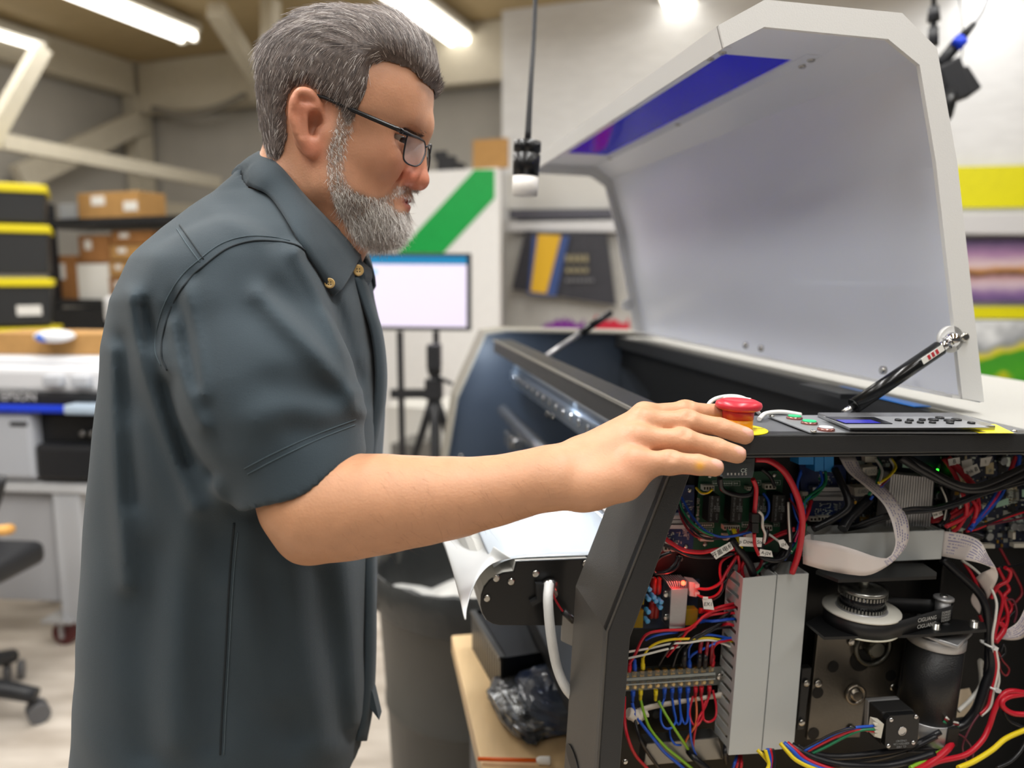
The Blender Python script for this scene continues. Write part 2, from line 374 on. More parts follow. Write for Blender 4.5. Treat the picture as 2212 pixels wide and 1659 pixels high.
# stacked black totes with yellow lids
m_lid = mat('yellow_lid', 'e6d40c', .45); m_tote = mat('black_tote', '2b2c2d', .5)
tl = ['topmost black tote with a yellow lid in the stack at the left edge', 'second black tote from the top of the left stack, yellow lid', 'black tote with a white label, third from the top of the left stack', 'lowest black tote of the left stack, behind the bagged paper']
for i, (y0, y1, xr) in enumerate([(395, 478, 100), (484, 592, 108), (602, 705, 114), (712, 800, 130)]):
    t, (c, ax, dn, hw, hz) = bgbox('storage_tote', -130, y0, xr, y1, 4.3, .4, None, tl[i], 'tote', 'black totes with yellow lids', parts=1, ax=np.array([math.cos(.5), math.sin(.5), 0]))
    mb = MB(); g = []
    for k, s in ((-1, .93), (1, .99)):
        g.append([c + dn * .2 + ax * hw * s * a + dn * .2 * s * b + ZZ * (k * hz - (.03 if k > 0 else 0)) for a, b in ((-1, -1), (1, -1), (1, 1), (-1, 1))])
    mb.add(g[0] + g[1], [(3, 2, 1, 0), (0, 1, 5, 4), (1, 2, 6, 5), (2, 3, 7, 6), (3, 0, 4, 7), (4, 5, 6, 7)]); obj('tub', mb, m_tote, t, bevel=.01)
    mb = MB(); mb.frame_box(c + dn * .2 + ZZ * (hz - .022), ax, dn, ZZ, hw * 1.04, .215, .022); mb.frame_box(c + dn * .2 + ZZ * (hz - .004), ax, dn, ZZ, hw * .9, .17, .012); obj('lid', mb, m_lid, t, bevel=.008)
    if i == 2:
        mb = MB(); mb.frame_box(c + ax * hw * .55 - ZZ * hz * .35 - dn * .004 + dn * .012, ax, dn, ZZ, .06, .004, .028); obj('label_card', mb, m_paper, t)
# black shelving with cardboard boxes
t = thing('shelving_unit', 'black metal shelving holding cardboard boxes behind the totes', 'shelving', at(230, 900, 5.4) * np.array([1, 1, 0]))
Pshelf = at(230, 600, 5.2); shn = -D
def onS(x, y, off=0): return hit(x, y, Pshelf + D * off, D)
for y in (478, 655, 860):
    a, b = onS(60, y), onS(520, y); a[2] = b[2] = onS(230, y)[2]; c = (a + b) / 2
    mb = MB(); mb.frame_box(c + D * .25, E, D, ZZ, np.linalg.norm(b - a) / 2, .25, .025); obj('shelf', mb, m_blk, t)
for x in (118, 515):
    for off in (0.02, .48):
        a = onS(x, 600, off); mb = MB(); mb.frame_box(a * np.array([1, 1, 0]) + ZZ * .95, E, D, ZZ, .025, .025, .95); obj('post', mb, m_blk, t)
for x0, y0, x1, y1, m, lab in [(168, 415, 300, 474, m_card, 'tan cardboard box with white stickers on the top shelf'),
                               (128, 440, 164, 474, mat('grey_bag', 'a3a6a8', .5), 'grey plastic pack on the top shelf beside the tan box'),
                               (170, 508, 236, 568, m_card2, 'brown cardboard box on the stack beneath the black shelf'),
                               (240, 498, 330, 528, m_card2, 'flat brown box with a white front, upper one right of the brown box'),
                               (238, 530, 320, 562, m_card, 'flat tan box, second down, right of the brown box'),
                               (236, 566, 300, 598, m_card, 'flat tan box, third down beside the man\'s shoulder'),
                               (168, 570, 236, 650, m_paper, 'white carton on the middle shelf under the brown box'),
                               (236, 600, 300, 650, m_card2, 'brown carton on the middle shelf next to the white carton'),
                               (124, 552, 166, 650, m_card2, 'upright brown carton beside the shelf post'),
                               ]:
    o, (c, ax, dn, hw, hz) = bgbox('cardboard_box', x0, y0, x1 - 1, y1 - 1, 5.3, .24, m, lab, 'box', 'boxes on the black shelving', P0=Pshelf + D * .06)
    if m is not m_paper and y0 != 440:
        for k in ((-.35, .3),) if y0 != 415 else ((-.3, .4), (.75, -.1)):
            mb = MB(); mb.frame_box(c + ax * hw * k[0] + ZZ * hz * k[1] - dn * .002, ax, dn, ZZ, hw * .22, .002, hz * .35)
            s = obj('sticker', mb, m_paper); s.parent = o; s.location = (np.array(s.location) - np.array(o.location))
# black equipment under the shelf
bgbox('equipment_case', 120, 668, 330, 850, 5.15, .3, m_blk, 'black equipment case on the lower shelf', 'case')
o, _ = bgbox('white_cover', 220, 640, 268, 700, 4.6, .2, mat('white_gloss', 'e8e8ea', .3), 'white cover peeking out behind the man\'s back', 'cover', bevel=.03)

# large desk-size printer on a grey stand, left
t = thing('garment_printer', 'white and black printer with a blue stripe on a grey stand, left', 'printer', at(100, 1350, 3.0) * np.array([1, 1, 0]))
PA = E * math.cos(.25) + D * math.sin(.25); PA = PA / np.linalg.norm(PA); PN = np.array([-PA[1], PA[0], 0])   # its own facing
Pp = at(100, 900, 2.75)
def onP(x, y, off=0): return hit(x, y, Pp + PN * off, PN)
m_pw = mat('printer_white', 'd9dadd', .35); m_pg = mat('printer_grey', 'b4b7bd', .4); m_st = mat('stand_grey', 'a5a6aa', .45)
def pbox(name, x0, y0, x1, y1, off, dep, m, bevel=.008, par=None):
    a = onP(x0, (y0 + y1) / 2, off); b = onP(x1, (y0 + y1) / 2, off); zt = onP(100, y0, off)[2]; zb = onP(100, y1, off)[2]
    c = (a + b) / 2; c[2] = (zt + zb) / 2; mb = MB(); mb.frame_box(c + PN * dep / 2, PA, PN, ZZ, np.linalg.norm(b - a) / 2, dep / 2, (zt - zb) / 2)
    return obj(name, mb, m, par or t, bevel=bevel)
pbox('upper_cover', -320, 795, 420, 850, .02, .55, m_pw, .02)
pbox('top_deck', -300, 772, 400, 796, .1, .45, m_pw, .02)
pbox('front_band', -320, 850, 420, 878, .0, .5, m_blk)
pbox('blue_stripe', -312, 877, 415, 893, -.02, .05, mat('blue_trim', '1c3fd0', .35))
pbox('side_pod', -320, 893, 72, 1040, .0, .5, m_pg, .02)
pbox('paper_slot', 18, 912, 58, 924, -.004, .02, m_blk)
pbox('print_bay', 74, 893, 420, 1030, .05, .45, mat('bay_black', '17181a', .4))
pbox('platen', 135, 875, 420, 895, -.06, .4, mat('platen_pale', 'aebfd0', .35))
pbox('lower_tray', 74, 960, 420, 1040, .0, .4, m_blk, .02)
for x in (175, 195):
    pbox('latch', x - 6, 930, x + 6, 942, .02, .03, mat('steel_dull', '9a9a9a', .35, 1))
for x in (120, 180, 250):
    pbox('tray_clip', x - 30, 812, x + 10, 836, -.01, .05, m_pg)
mb = MB(); put_text(mb, 'EPSON', onP(40, 857, -.004), PA, ZZ, .045); obj('lettering', mb, mat('pale_letters', 'd8d8d8', .4), t)
# stand
pbox('stand_top', -300, 1042, 420, 1066, .02, .5, mat('stand_top', 'c4c5c7', .4))
pbox('stand_panel', -300, 1068, 120, 1300, .06, .03, m_st)
pbox('stand_post', 122, 1064, 180, 1345, .03, .06, mat('stand_post', 'b3b5b9', .4))
for x, off in ((140, .06), (-250, .06), (140, .45)):
    a = onP(x, 1340, off); a[2] = 0
    mb = MB(); mb.frame_box(a + ZZ * .105, PA, PN, ZZ, .06, .05, .006); mb.frame_box(a + ZZ * .07, PA, PN, ZZ, .006, .03, .04); cs = obj('caster', mb, mat('caster_grey', 'c2c2c4', .35, .5), t)
    mb = MB(); mb.cyl(a + ZZ * .045 - PN * .016, a + ZZ * .045 + PN * .016, .045, seg=20); obj('wheel', mb, mat('maroon_rubber', '5e2a2a', .5), cs)
# open box and bagged paper on that printer
zt = onP(100, 772, .2)[2]
o, fr = bgbox('open_carton', -30, 720, 225, 766, 2.95, .22, m_card, 'shallow open cardboard carton on top of the printer at left', 'box', ax=PA)
q = at(118, 726, 2.9)
mb = MB(); mb.sphere(q, (.075, .06, .025), 14, 8); o = obj('wrapped_roll', mb, mat('white_wrap', 'e2e4e8', .4, bump=.6, bscale=30), label='white plastic-wrapped bundle lying on the carton at left', cat='bundle')
mb = MB(); mb.sphere(q + np.array([-.02, -.035, -.003]), (.03, .026, .018), 10, 6); s = obj('blue_print', mb, mat('blue_print', '3f6fd0', .4)); s.parent = o; s.location = np.array(s.location) - np.array(o.location)
# task chair at the lower left: base arm with caster, orange-edged armrest
t = thing('task_chair', 'black task chair at the left edge with only an arm and caster in view', 'chair', at(-60, 1480, 2.2) * np.array([1, 1, 0]))
hub = at(-150, 1440, 2.25); hub[2] = .1
w1 = at(25, 1560, 2.2); w1 = atz(25, 1560, .0); w1[2] = 0
for k in range(5):
    ang = math.atan2(w1[1] - hub[1], w1[0] - hub[0]) + k * 2 * math.pi / 5; e = np.array([hub[0] + math.cos(ang) * .3, hub[1] + math.sin(ang) * .3, 0])
    mb = MB(); mb.tube([hub + ZZ * .02, (hub + e) / 2 + ZZ * (.075), e + ZZ * .085], [.035, .03, .025], sub=4); arm = obj('base_arm', mb, m_blk, t)
    for s in (-1, 1):
        n = np.array([-math.sin(ang + .6), math.cos(ang + .6), 0]); mb = MB(); mb.cyl(e + ZZ * .032 + n * s * .012, e + ZZ * .032 + n * s * .03, .032, seg=18); obj('wheel', mb, mat('caster_rubber', '5a5a5c', .4), arm)
mb = MB(); mb.cyl(hub, hub + ZZ * .36, .028); obj('column', mb, m_blk, t)
mb = MB(); mb.frame_box(hub + ZZ * .4, PA, PN, ZZ, .24, .24, .04); obj('seat', mb, m_blk, t, bevel=.03, seg=4)
a = at(-10, 1090, 2.2)
mb = MB(); mb.frame_box(np.array([a[0] - .25, a[1] + .1, a[2]]), PA, PN, ZZ, .035, .2, .16); obj('backrest', mb, m_blk, t, bevel=.02)
mb = MB(); mb.tube([at(-60, 1150, 2.2), at(0, 1146, 2.15), at(22, 1143, 2.2)], .016, sub=4); obj('armrest', mb, mat('orange_wood', 'd9a256', .5), t)
mb = MB(); mb.tube([at(-60, 1150, 2.2), at(-75, 1250, 2.25), hub + ZZ * .4], .015, sub=4); mb.tube([at(-60, 1150, 2.2), at(-20, 1100, 2.2), at(0, 1030, 2.2)], .02, sub=4); obj('arm_support', mb, m_blk, t)

# monitor on a stand with a white screen
t = thing('monitor', 'flat monitor showing a pale window with a blue bar, on a pole stand', 'monitor', at(860, 1250, 3.5) * np.array([1, 1, 0]))
Pm = at(850, 630, 3.5); MA = np.array([1, .02, 0]); MA /= np.linalg.norm(MA); MN = np.array([-MA[1], MA[0], 0])
def onM(x, y, off=0): return hit(x, y, Pm + MN * off, MN)
mb = MB(); mb.prism([onM(x, y) for x, y in [(668, 712), (1018, 715), (1018, 547), (668, 545)]], MN * .04); obj('bezel', mb, m_blk, t, bevel=.006)
m_scr = mat('screen_white', 'd9d2e6', .3, emit='e9defa', estr=.36); m_bar = mat('screen_bar', '1a6f9c', .3, emit='1a80b0', estr=.45)
mb = MB(); mb.prism([onM(x, y, -.003) for x, y in [(676, 703), (1008, 707), (1008, 570), (676, 568)]], MN * .003); sc = obj('screen', mb, m_scr, t)
mb = MB(); mb.prism([onM(x, y, -.005) for x, y in [(676, 569), (1008, 571), (1008, 554), (676, 552)]], MN * .003); obj('title_bar', mb, m_bar, sc)
mb = MB(); mb.prism([onM(x, y, -.005) for x, y in [(793, 594), (815, 594), (815, 580), (793, 580)]], MN * .002); obj('icon', mb, mat('screen_blue', '9cc0ee', .3, emit='9cc4f4', estr=.5), sc)
for x in (864, 942):
    a = onM(x, 720, .03); mb = MB(); mb.frame_box(np.array([a[0], a[1], a[2] / 2 + .02]), MA, MN, ZZ, .014, .014, a[2] / 2 + .02 - .03); obj('stand_pole', mb, m_blk, t)
a = onM(900, 850, .03)
mb = MB(); mb.frame_box(np.array([a[0], a[1], a[2]]), MA, MN, ZZ, .12, .02, .02); obj('cross_bar', mb, m_blk, t)
mb = MB(); mb.frame_box(np.array([a[0], a[1] - .0, .02]), MA, MN, ZZ, .3, .22, .02); obj('stand_base', mb, m_blk, t, bevel=.008)
# camera tripod in front of the partition
t = thing('camera_tripod', 'black camera tripod standing below the monitor', 'tripod', at(935, 1250, 3.15) * np.array([1, 1, 0]))
h = at(938, 850, 3.15)
for k, (dx, dy) in enumerate([(-.3, .1), (.28, .12), (.02, -.3)]):
    mb = MB(); mb.tube([h, h * np.array([1, 1, .5]) + np.array([dx * .5, dy * .5, 0]), np.array([h[0] + dx, h[1] + dy, 0.0])], [.018, .015, .01], sub=4); obj('leg', mb, m_blk, t)
mb = MB(); mb.cyl(h - ZZ * .35, h + ZZ * .12, .016); mb.frame_box(h + ZZ * .02, (1, 0, 0), (0, 1, 0), ZZ, .035, .035, .04); obj('column', mb, m_blk, t)
mb = MB(); q = at(938, 770, 3.15); mb.frame_box(q, (1, 0, 0), (0, 1, 0), ZZ, .028, .04, .05); mb.sphere(q - ZZ * .06, .03); mb.cyl(q - ZZ * .08, q - ZZ * .1 + np.array([.08, -.1, 0]), .008); obj('head', mb, m_blk, t, bevel=.004)
# pale crate and boxes by the floor behind
bgbox('pale_cart', 835, 880, 965, 1120, 4.1, .4, mat('pale_cart', 'd5d3cd', .5), 'pale storage cart behind the tripod legs', 'cart')
bgbox('dark_crate', 845, 960, 905, 1110, 3.75, .25, mat('crate_grey', '6a6864', .5), 'grey crate on the floor by the tripod', 'crate')

# hanging cord with a black and white plug
t = thing('hanging_plug', 'black and white plug hanging on a black cord before the wall', 'plug', at(1137, 425, 1.3))
q0, q1, q2, q3 = at(1140, 303, 1.3), at(1138, 330, 1.3), at(1136, 382, 1.3), at(1133, 424, 1.3)
ax = q3 - q0; L = np.linalg.norm(ax)
mb = MB(); mb.lathe(q0, ax, [(0, .016), (.002, .0225), (.018, .0225), (.019, .0205), (.022, .0205), (.023, .0225), (L * .64, .0215), (L * .645, .019)], 24); hs = obj('housing', mb, mat('gloss_black', '111214', .3), t)
for k in range(6):
    an = k * math.pi / 3 + .5; e = np.array([math.cos(an), math.sin(an), 0]); mb = MB(); mb.cyl(q0 + ax / L * .01 + e * .021, q0 + ax / L * .01 + e * .0235, .0026, seg=10); obj('set_screw', mb, mat('black_metal', '0c0c0d', .35, .6), hs)
mb = MB(); mb.lathe(q0 + ax * .645, ax, [(0, .0212), (L * .34, .0208), (L * .355, .018)], 24); obj('white_tip', mb, mat('white_tip', 'd6d2cc', .4), t)
mb = MB(); mb.tube([at(1158, -40, 1.34), at(1153, 80, 1.33), at(1146, 190, 1.31), q0], [.0035, .0038, .0042, .0055], sub=6); mb.tube([at(1158, -40, 1.34), at(1170, -500, 1.4), at(1160, -2400, 1.3)], .0035, sub=4); obj('cord', mb, m_blk, t)

# black camera on cables at the top right
t = thing('overhead_camera', 'small black camera hung from cables beside the raised lid', 'camera', at(2050, 230, 2.1))
c = at(2052, 170, 2.1)
mb = MB(); mb.frame_box(c + np.array([0.0, 0, -.01]), np.array([.9, 0, .45]), (0, 1, 0), np.array([-.45, 0, .9]), .03, .035, .05); mb.frame_box(c + np.array([.03, 0, -.015]), np.array([.8, 0, .6]), (0, 1, 0), np.array([-.6, 0, .8]), .025, .03, .035); obj('body', mb, m_blk, t, bevel=.006)
mb = MB(); mb.cyl(c + np.array([-.02, -.02, -.05]), c + np.array([-.06, -.07, -.1]), .03, .034); obj('lens', mb, mat('gloss_black', '111214', .3), t)
mb = MB(); mb.cyl(at(2030, 140, 2.1), at(2075, 85, 2.1), .016); mb.cyl(at(2080, 78, 2.1), at(2104, 52, 2.1), .012, .008); obj('plug', mb, m_blk, t)
mb = MB(); mb.cyl(at(2066, 98, 2.08), at(2078, 84, 2.08), .0168); obj('blue_band', mb, mat('blue_trim', '1c3fd0', .35), t)
mb = MB(); mb.tube([at(2102, 54, 2.1), at(2125, 20, 2.1), at(2138, -40, 2.1), at(2140, -260, 2.1), at(2140, -1150, 2.1)], .006, sub=5); obj('grey_cable', mb, mat('cable_grey', '9b9c9e', .5), t)
mb = MB(); mb.cyl(at(2016, 100, 2.1), at(2016, 60, 2.1), .013); mb.cyl(at(2017, 46, 2.1), at(2017, 14, 2.1), .016, .013); mb.cyl(at(2016, 62, 2.1), at(2017, 44, 2.1), .008); mb.cyl(at(2017, 14, 2.1), at(2017, -1150, 2.1), .006); obj('rod', mb, m_blk, t)
mb = MB(); mb.tube([at(2062, -60, 2.1), at(2074, 10, 2.09), at(2080, 90, 2.08), at(2070, 145, 2.08), at(2040, 170, 2.07)], .0015, sub=5); obj('thin_wire', mb, m_blk, t)
mb = MB(); mb.tube([at(2062, -60, 2.1), at(2050, -400, 2.1), at(2050, -1150, 2.1)], .0015, sub=4); obj('thin_wire', mb, m_blk, t)

# grey bin with a liner
bc = at(1032, 1240, 1.86); bc[2] = 0; H = .70; R = .255
t = thing('waste_bin', 'big grey plastic waste bin with a pale liner bag', 'bin', bc)
m_bin = mat('bin_grey', '44433f', .5, var=.06, scale=8)
mb = MB(); mb.lathe(bc, ZZ, [(0, .215), (.01, .22), (.34, .233), (.345, .238), (.36, .238), (.365, .235), (H - .06, .25), (H - .055, .262), (H, .268), (H + .004, .262), (H - .02, .252), (.1, .215)], 48, caps=True); obj('tub', mb, m_bin, t)
mb = MB(); mb.lathe(bc, ZZ, [(H - .09, .262), (H - .05, .272), (H + .008, .274), (H + .012, .266), (H - .03, .248), (H - .2, .235), (H - .28, .2)], 48, caps=False)
V = np.array(mb.v); n = rng.normal(0, .003, V.shape); mb.v = [tuple(q) for q in V + n]
obj('liner_rim', mb, mat('liner_black', '2c2d2c', .35, bump=.8, bscale=60), t)
mb = MB(); G = []
for i in range(7):
    r = .235 * i / 6; G.append([bc + np.array([math.cos(k / 40 * 2 * math.pi) * r, math.sin(k / 40 * 2 * math.pi) * r, H - .13 + .03 * math.sin(k * .7 + i * 1.3) * (i / 6) - .06 * (1 - i / 6) + rng.normal(0, .004)]) for k in range(40)])
mb.grid(G, closed_u=True); obj('liner_bag', mb, mat('bag_white', 'dedcd6', .4, bump=.6, bscale=40), t)
for s in (-1, 1):
    q = bc + np.array([s * .28, -.02, H - .1]); mb = MB(); mb.tube([q + np.array([-s * .02, -.06, 0]), q + np.array([s * .02, -.05, 0]), q + np.array([s * .025, .05, 0]), q + np.array([-s * .02, .06, 0])], .012, sub=4); obj('handle', mb, m_bin, t)
# =================================================================== the open film printer
ma = math.radians(10.4); mt = math.radians(1.8)
W0 = np.array([math.cos(ma), math.sin(ma), 0]); U = np.array([-math.sin(ma), math.cos(ma), 0])
W = W0 * math.cos(mt) - ZZ * math.sin(mt); ZM = np.cross(W, U)
O = at(1640, 940, .76)
def M(w, u, z): return O + W * w + U * u + ZM * z
def mu(x, y, u): return hit(x, y, O + U * u, U)
def wz(x, y, u):
    d = mu(x, y, u) - O; return d @ W, d @ ZM
m_frame = mat('black_powder_coat', '262728', .38, bump=.15, bscale=900, var=.05)
m_front = mat('grey_powder_coat', '4b4843', .45, bump=.2, bscale=900)
m_dark = mat('dark_panel', '0c0d0e', .5, bump=.1, bscale=800)
m_navy = mat('dark_inner_panel', '3b4450', .42, var=.08, scale=4)
m_lidw = mat('white_enamel', 'e2e6f0', .3, bump=.03, bscale=60, coat=.1)
m_rim = mat('white_enamel_rim', 'dcdcda', .35, bump=.1, bscale=700)
m_steel = mat('steel_bright', 'c9c9c9', .25, 1.0); m_alu = mat('aluminium_cast', 'b4b5b7', .42, .75, bump=.1, bscale=300)
m_scr_ = mat('screw_steel', 'b8b6b0', .22, 1.0)
pbase = M(.15, .75, 0) * np.array([1, 1, 0])
PR = thing('film_printer', 'black film printer with its white lid raised and side panel removed', 'printer', pbase)
def mbox(mb, w0, w1, u0, u1, z0, z1): return mb.frame_box(M((w0 + w1) / 2, (u0 + u1) / 2, (z0 + z1) / 2), W, U, ZM, (w1 - w0) / 2, (u1 - u0) / 2, (z1 - z0) / 2)
def mprism(mb, wzs, u0, u1): return mb.prism([M(a, u0, b) for a, b in wzs], U * (u1 - u0))
def px_prism(mb, pts, u0, th): return mb.prism([mu(x, y, u0) for x, y in pts], U * th)
BASE = -1.05
# near end: frame flange of the open side (post + top bar)
c1, c2, c3 = wz(1448, 1015, 0), wz(1310, 1365, 0), wz(1290, 1659, 0)
i1, i2, i3 = wz(1500, 1000, 0), wz(1362, 1378, 0), wz(1340, 1659, 0)
tl = (c1[0] + .022, 0.0)
mb = MB(); mprism(mb, [(c3[0] - .02, BASE + .25), c3, c2, c1, tl, (i1[0] + .01, -.020), i1, i2, i3, (i3[0] - .02, BASE + .25)], 0, .012); obj('side_post', mb, m_frame, PR, bevel=.0015)
mb = MB(); mbox(mb, tl[0], .6, 0, .02, -.0205, 0); mbox(mb, tl[0] + .02, .6, .002, .012, -.024, -.0205); obj('top_bar', mb, m_frame, PR, bevel=.0015)
# front skin of the near box
b1, b2, b3 = wz(1300, 1085, .115), wz(1262, 1255, .115), wz(1240, 1500, .115)
BD = .118
for nm, q0, q1 in [('front_panel_top', tl, c1), ('front_panel_slope', c1, c2), ('front_panel_lower', c2, (c3[0], -.36)), ('front_panel_base', (c3[0], -.36), (c3[0] - .012, BASE + .25))]:
    mb = MB(); mb.prism([M(q0[0], .0, q0[1]), M(q1[0], .0, q1[1]), M(q1[0], BD, q1[1]), M(q0[0], BD, q0[1])], W * .003 + ZM * -.001); obj(nm, mb, m_front, PR)
# oval grip slot in the front skin
mb = MB(); q = mu(1232, 1625, .06); mb.lathe(M(c3[0] - .0025, .085, -.395), W, [(0, .012), (.002, .0115)], 20, scale2=2.2); obj('grip_slot', mb, m_dark, PR)
# deck on top of the near box, grey rear cover, back wall of the compartment
mb = MB(); mbox(mb, tl[0], .335, .012, BD, -.012, -.001); obj('deck', mb, mat('deck_grey', '5d5f63', .42, bump=.12, bscale=900), PR, bevel=.001)
mb = MB(); mbox(mb, .336, .75, -.0, 1.5, -.03, .0); obj('rear_cover', mb, mat('rear_grey', 'a5a49f', .5, bump=.5, bscale=1200), PR, bevel=.002)
BK = .150
_in = .034
mb = MB(); mprism(mb, [(c1[0] + _in + .01, -.022), (.58, -.022), (.58, -.62), (c3[0] + _in, -.62), (c3[0] + _in, c3[1]), (c2[0] + _in, c2[1])], BK, BK + .004); obj('back_plate', mb, m_dark, PR)
mb = MB(); mbox(mb, c3[0] + .01, .57, .012, BK, -.62, -.6); obj('compartment_floor', mb, m_dark, PR)
mb = MB(); mbox(mb, .57, .58, .0, BK, -.6, -.02); obj('compartment_side', mb, m_dark, PR)
# far end bay wall
UF = 1.42
fp = [wz(x, y, UF) for x, y in [(960, 1010), (985, 860), (1047, 722), (1090, 716)]]
prof = [(fp[0][0] - .01, -.62)] + fp + [(.7, fp[3][1]), (.7, -.62)]
mb = MB(); mprism(mb, prof, UF, UF + .12); obj('far_end_box', mb, m_navy, PR)
rim = MB()
for a, b in zip([(fp[0][0] - .01, -.62)] + fp, fp + [(.7, fp[3][1])]):
    rim.prism([M(a[0], UF - .016, a[1] + .006), M(b[0], UF - .016, b[1] + .006), M(b[0], UF + .12, b[1] + .006), M(a[0], UF + .12, a[1] + .006)], ZM * -.006 + W * .004)
obj('far_end_rim', rim, mat('beige_edge', '8d897f', .5), PR)
# screws on the far wall
for x, y in [(1195, 865), (1183, 862), (1183, 895), (1195, 900), (1200, 880), (1205, 890), (1213, 822), (1425, 838), (1433, 860), (996, 985), (1000, 1000)]:
    q = mu(x, y, UF); mb = MB(); mb.lathe(q, -U, [(0, .0065), (.003, .006), (.005, .003)], 10); obj('screw', mb, m_scr_, PR)
# back bulkhead of the print bay with its inspection opening
bw = .33
op = []
for x, y in [(1284, 802), (1362, 799), (1404, 850), (1398, 872), (1290, 872)]:
    d_ = hit(x, y, O + W * bw, W) - O; op.append((d_ @ U, d_ @ ZM))
def bprism(mb, uz): return mb.prism([M(bw, a, b) for a, b in uz], W * .004)
u0_, u1_ = min(q[0] for q in op), max(q[0] for q in op)
mb = MB(); bprism(mb, [(BD, -.03), (u0_, -.03), (u0_, -.42), (BD, -.42)]); bprism(mb, [(u1_, -.03), (UF, -.03), (UF, -.42), (u1_, -.42)])
zt_o = max(q[1] for q in op); bprism(mb, [(u0_, -.03), (u1_, -.03), (u1_, zt_o), (u0_, zt_o)]); bprism(mb, [op[1], (u0_, zt_o), (u0_, op[2][1]), op[2]]) ; bprism(mb, [(u0_, min(q[1] for q in op)), (u1_, min(q[1] for q in op)), (u1_, -.42), (u0_, -.42)])
obj('rear_bulkhead', mb, m_dark, PR)
mb = MB(); mbox(mb, bw - .02, bw + .004, BD, UF, -.03, -.001); obj('hinge_rail', mb, m_frame, PR)
# inner end wall of the near box
mb = MB(); mbox(mb, -.045, .33, BK + .005, BK + .009, -.4, -.016); mbox(mb, -.045, .33, BD, BK + .009, -.016, -.012); obj('inner_end_wall', mb, m_dark, PR)
# front beam running along the machine
e0 = (-.068, 0.0)
bm_pts = [(-.066, -.004), (-.02, -.004), (-.02, -.012), (-.06, -.036), (-.068, -.036)]
mb = MB(); mprism(mb, bm_pts, BD, 1.27); obj('front_beam', mb, m_frame, PR, bevel=.0015)
mb = MB(); mbox(mb, -.070, -.066, BD, 1.27, -.008, -.004); obj('beam_edge', mb, mat('beam_edge', '8a877f', .35, .3), PR)
# LED strip under the beam lights the film
mb = MB(); mbox(mb, -.058, -.048, BD + .05, 1.25, -.0405, -.037); obj('led_strip', mb, mat('led_white', 'ffffff', .4, emit='dfeaff', estr=6), PR)
LD = area('led_strip_light', M(-.056, .68, -.044), .012, 1.05, 5.0, (.84, .91, 1), target=M(-.22, .68, -.3))

area('led_strip_light', M(-.052, 1.24, -.050), .02, .03, .55, (.72, .84, 1), target=M(-.10, UF + .02, -.16))
# carriage rail and print head guide
m_rail = mat('rail_blue_steel', '7d8894', .3, .8)
mb = MB(); mbox(mb, -.005, .05, .3, 1.32, -.13, -.075); mbox(mb, -.012, .0, .3, 1.32, -.115, -.09); obj('carriage_rail', mb, m_rail, PR, bevel=.002)
for k in range(14):
    q = M(-.013, .5 + k * .058, -.102); mb = MB(); mb.lathe(q, -W, [(0, .007), (.003, .0065)], 10); obj('rail_bolt', mb, m_scr_, PR)
mb = MB(); mb.cyl(M(-.03, .3, -.2), M(-.03, 1.32, -.2), .016); obj('pinch_roller', mb, m_steel, PR)
mb = MB(); mbox(mb, -.05, -.01, 1.1, 1.18, -.26, -.225); mb.cyl(M(-.03, 1.1, -.245), M(-.03, 1.09, -.245), .014); obj('roller_bracket', mb, m_steel, PR, bevel=.002)
# rubber foot / body below
mb = MB(); mbox(mb, -.10, .6, .16, UF + .1, -.47, -.44); obj('bottom_tray', mb, m_dark, PR)
for u in (.1, 1.4):
    for w in (-.05, .55):
        mb = MB(); q = M(w, u, BASE + .25); mb.frame_box(np.array([q[0], q[1], q[2] / 2 + .03]), W0, U, ZZ, .035, .035, q[2] / 2 - .02); lg = obj('leg', mb, m_frame, PR)
        mb = MB(); mb.cyl(np.array([q[0], q[1], 0]), np.array([q[0], q[1], .03]), .04); obj('foot', mb, mat('black_rubber', '101010', .7), lg)

# ---- heated front platen with film
UN = .150; UFm = .60
pl = [wz(x, y, UN) for x, y in [(1270, 1207), (1115, 1213), (1110, 1235), (1088, 1238), (1072, 1244), (1057, 1254), (1045, 1269), (1039, 1287), (1038, 1308), (1042, 1326), (1051, 1340), (1064, 1348), (1080, 1351), (1245, 1352)]]
mb = MB(); mprism(mb, pl, UN, UN + .004); ep = obj('platen_end_plate', mb, mat('gloss_black_plate', '131415', .28), PR, bevel=.001)
for x, y in [(1072, 1249), (1104, 1256), (1052, 1292), (1157, 1239), (1165, 1270), (1265, 1217)]:
    q = mu(x, y, UN); mb = MB(); mb.lathe(q, -U, [(0, .0045), (.0015, .0045), (.0025, .003)], 14); s = obj('screw', mb, m_scr_, ep)
mb = MB(); px_prism(mb, [(1158, 1262), (1180, 1262), (1178, 1296), (1150, 1310), (1146, 1302), (1160, 1294)], UN - .008, .008); obj('cable_clip', mb, m_frame, ep)
mb = MB(); px_prism(mb, [(1215, 1330), (1245, 1340), (1245, 1400), (1235, 1395), (1213, 1385)], UN - .001, .004); obj('platen_bracket', mb, mat('bracket_grey', '8b8985', .4, .6), PR)
core = [(a + .0, b - .001) for a, b in pl]
mb = MB(); mprism(mb, core, UN + .004, UFm); obj('platen_body', mb, mat('platen_cream', 'd2d1cb', .4), PR)
mb = MB(); mbox(mb, pl[0][0] - .004, -.05, UN + .006, UFm, pl[0][1] - .012, pl[0][1] - .002); obj('platen_shoulder', mb, mat('shoulder_grey', '7d838c', .35, .5), PR)
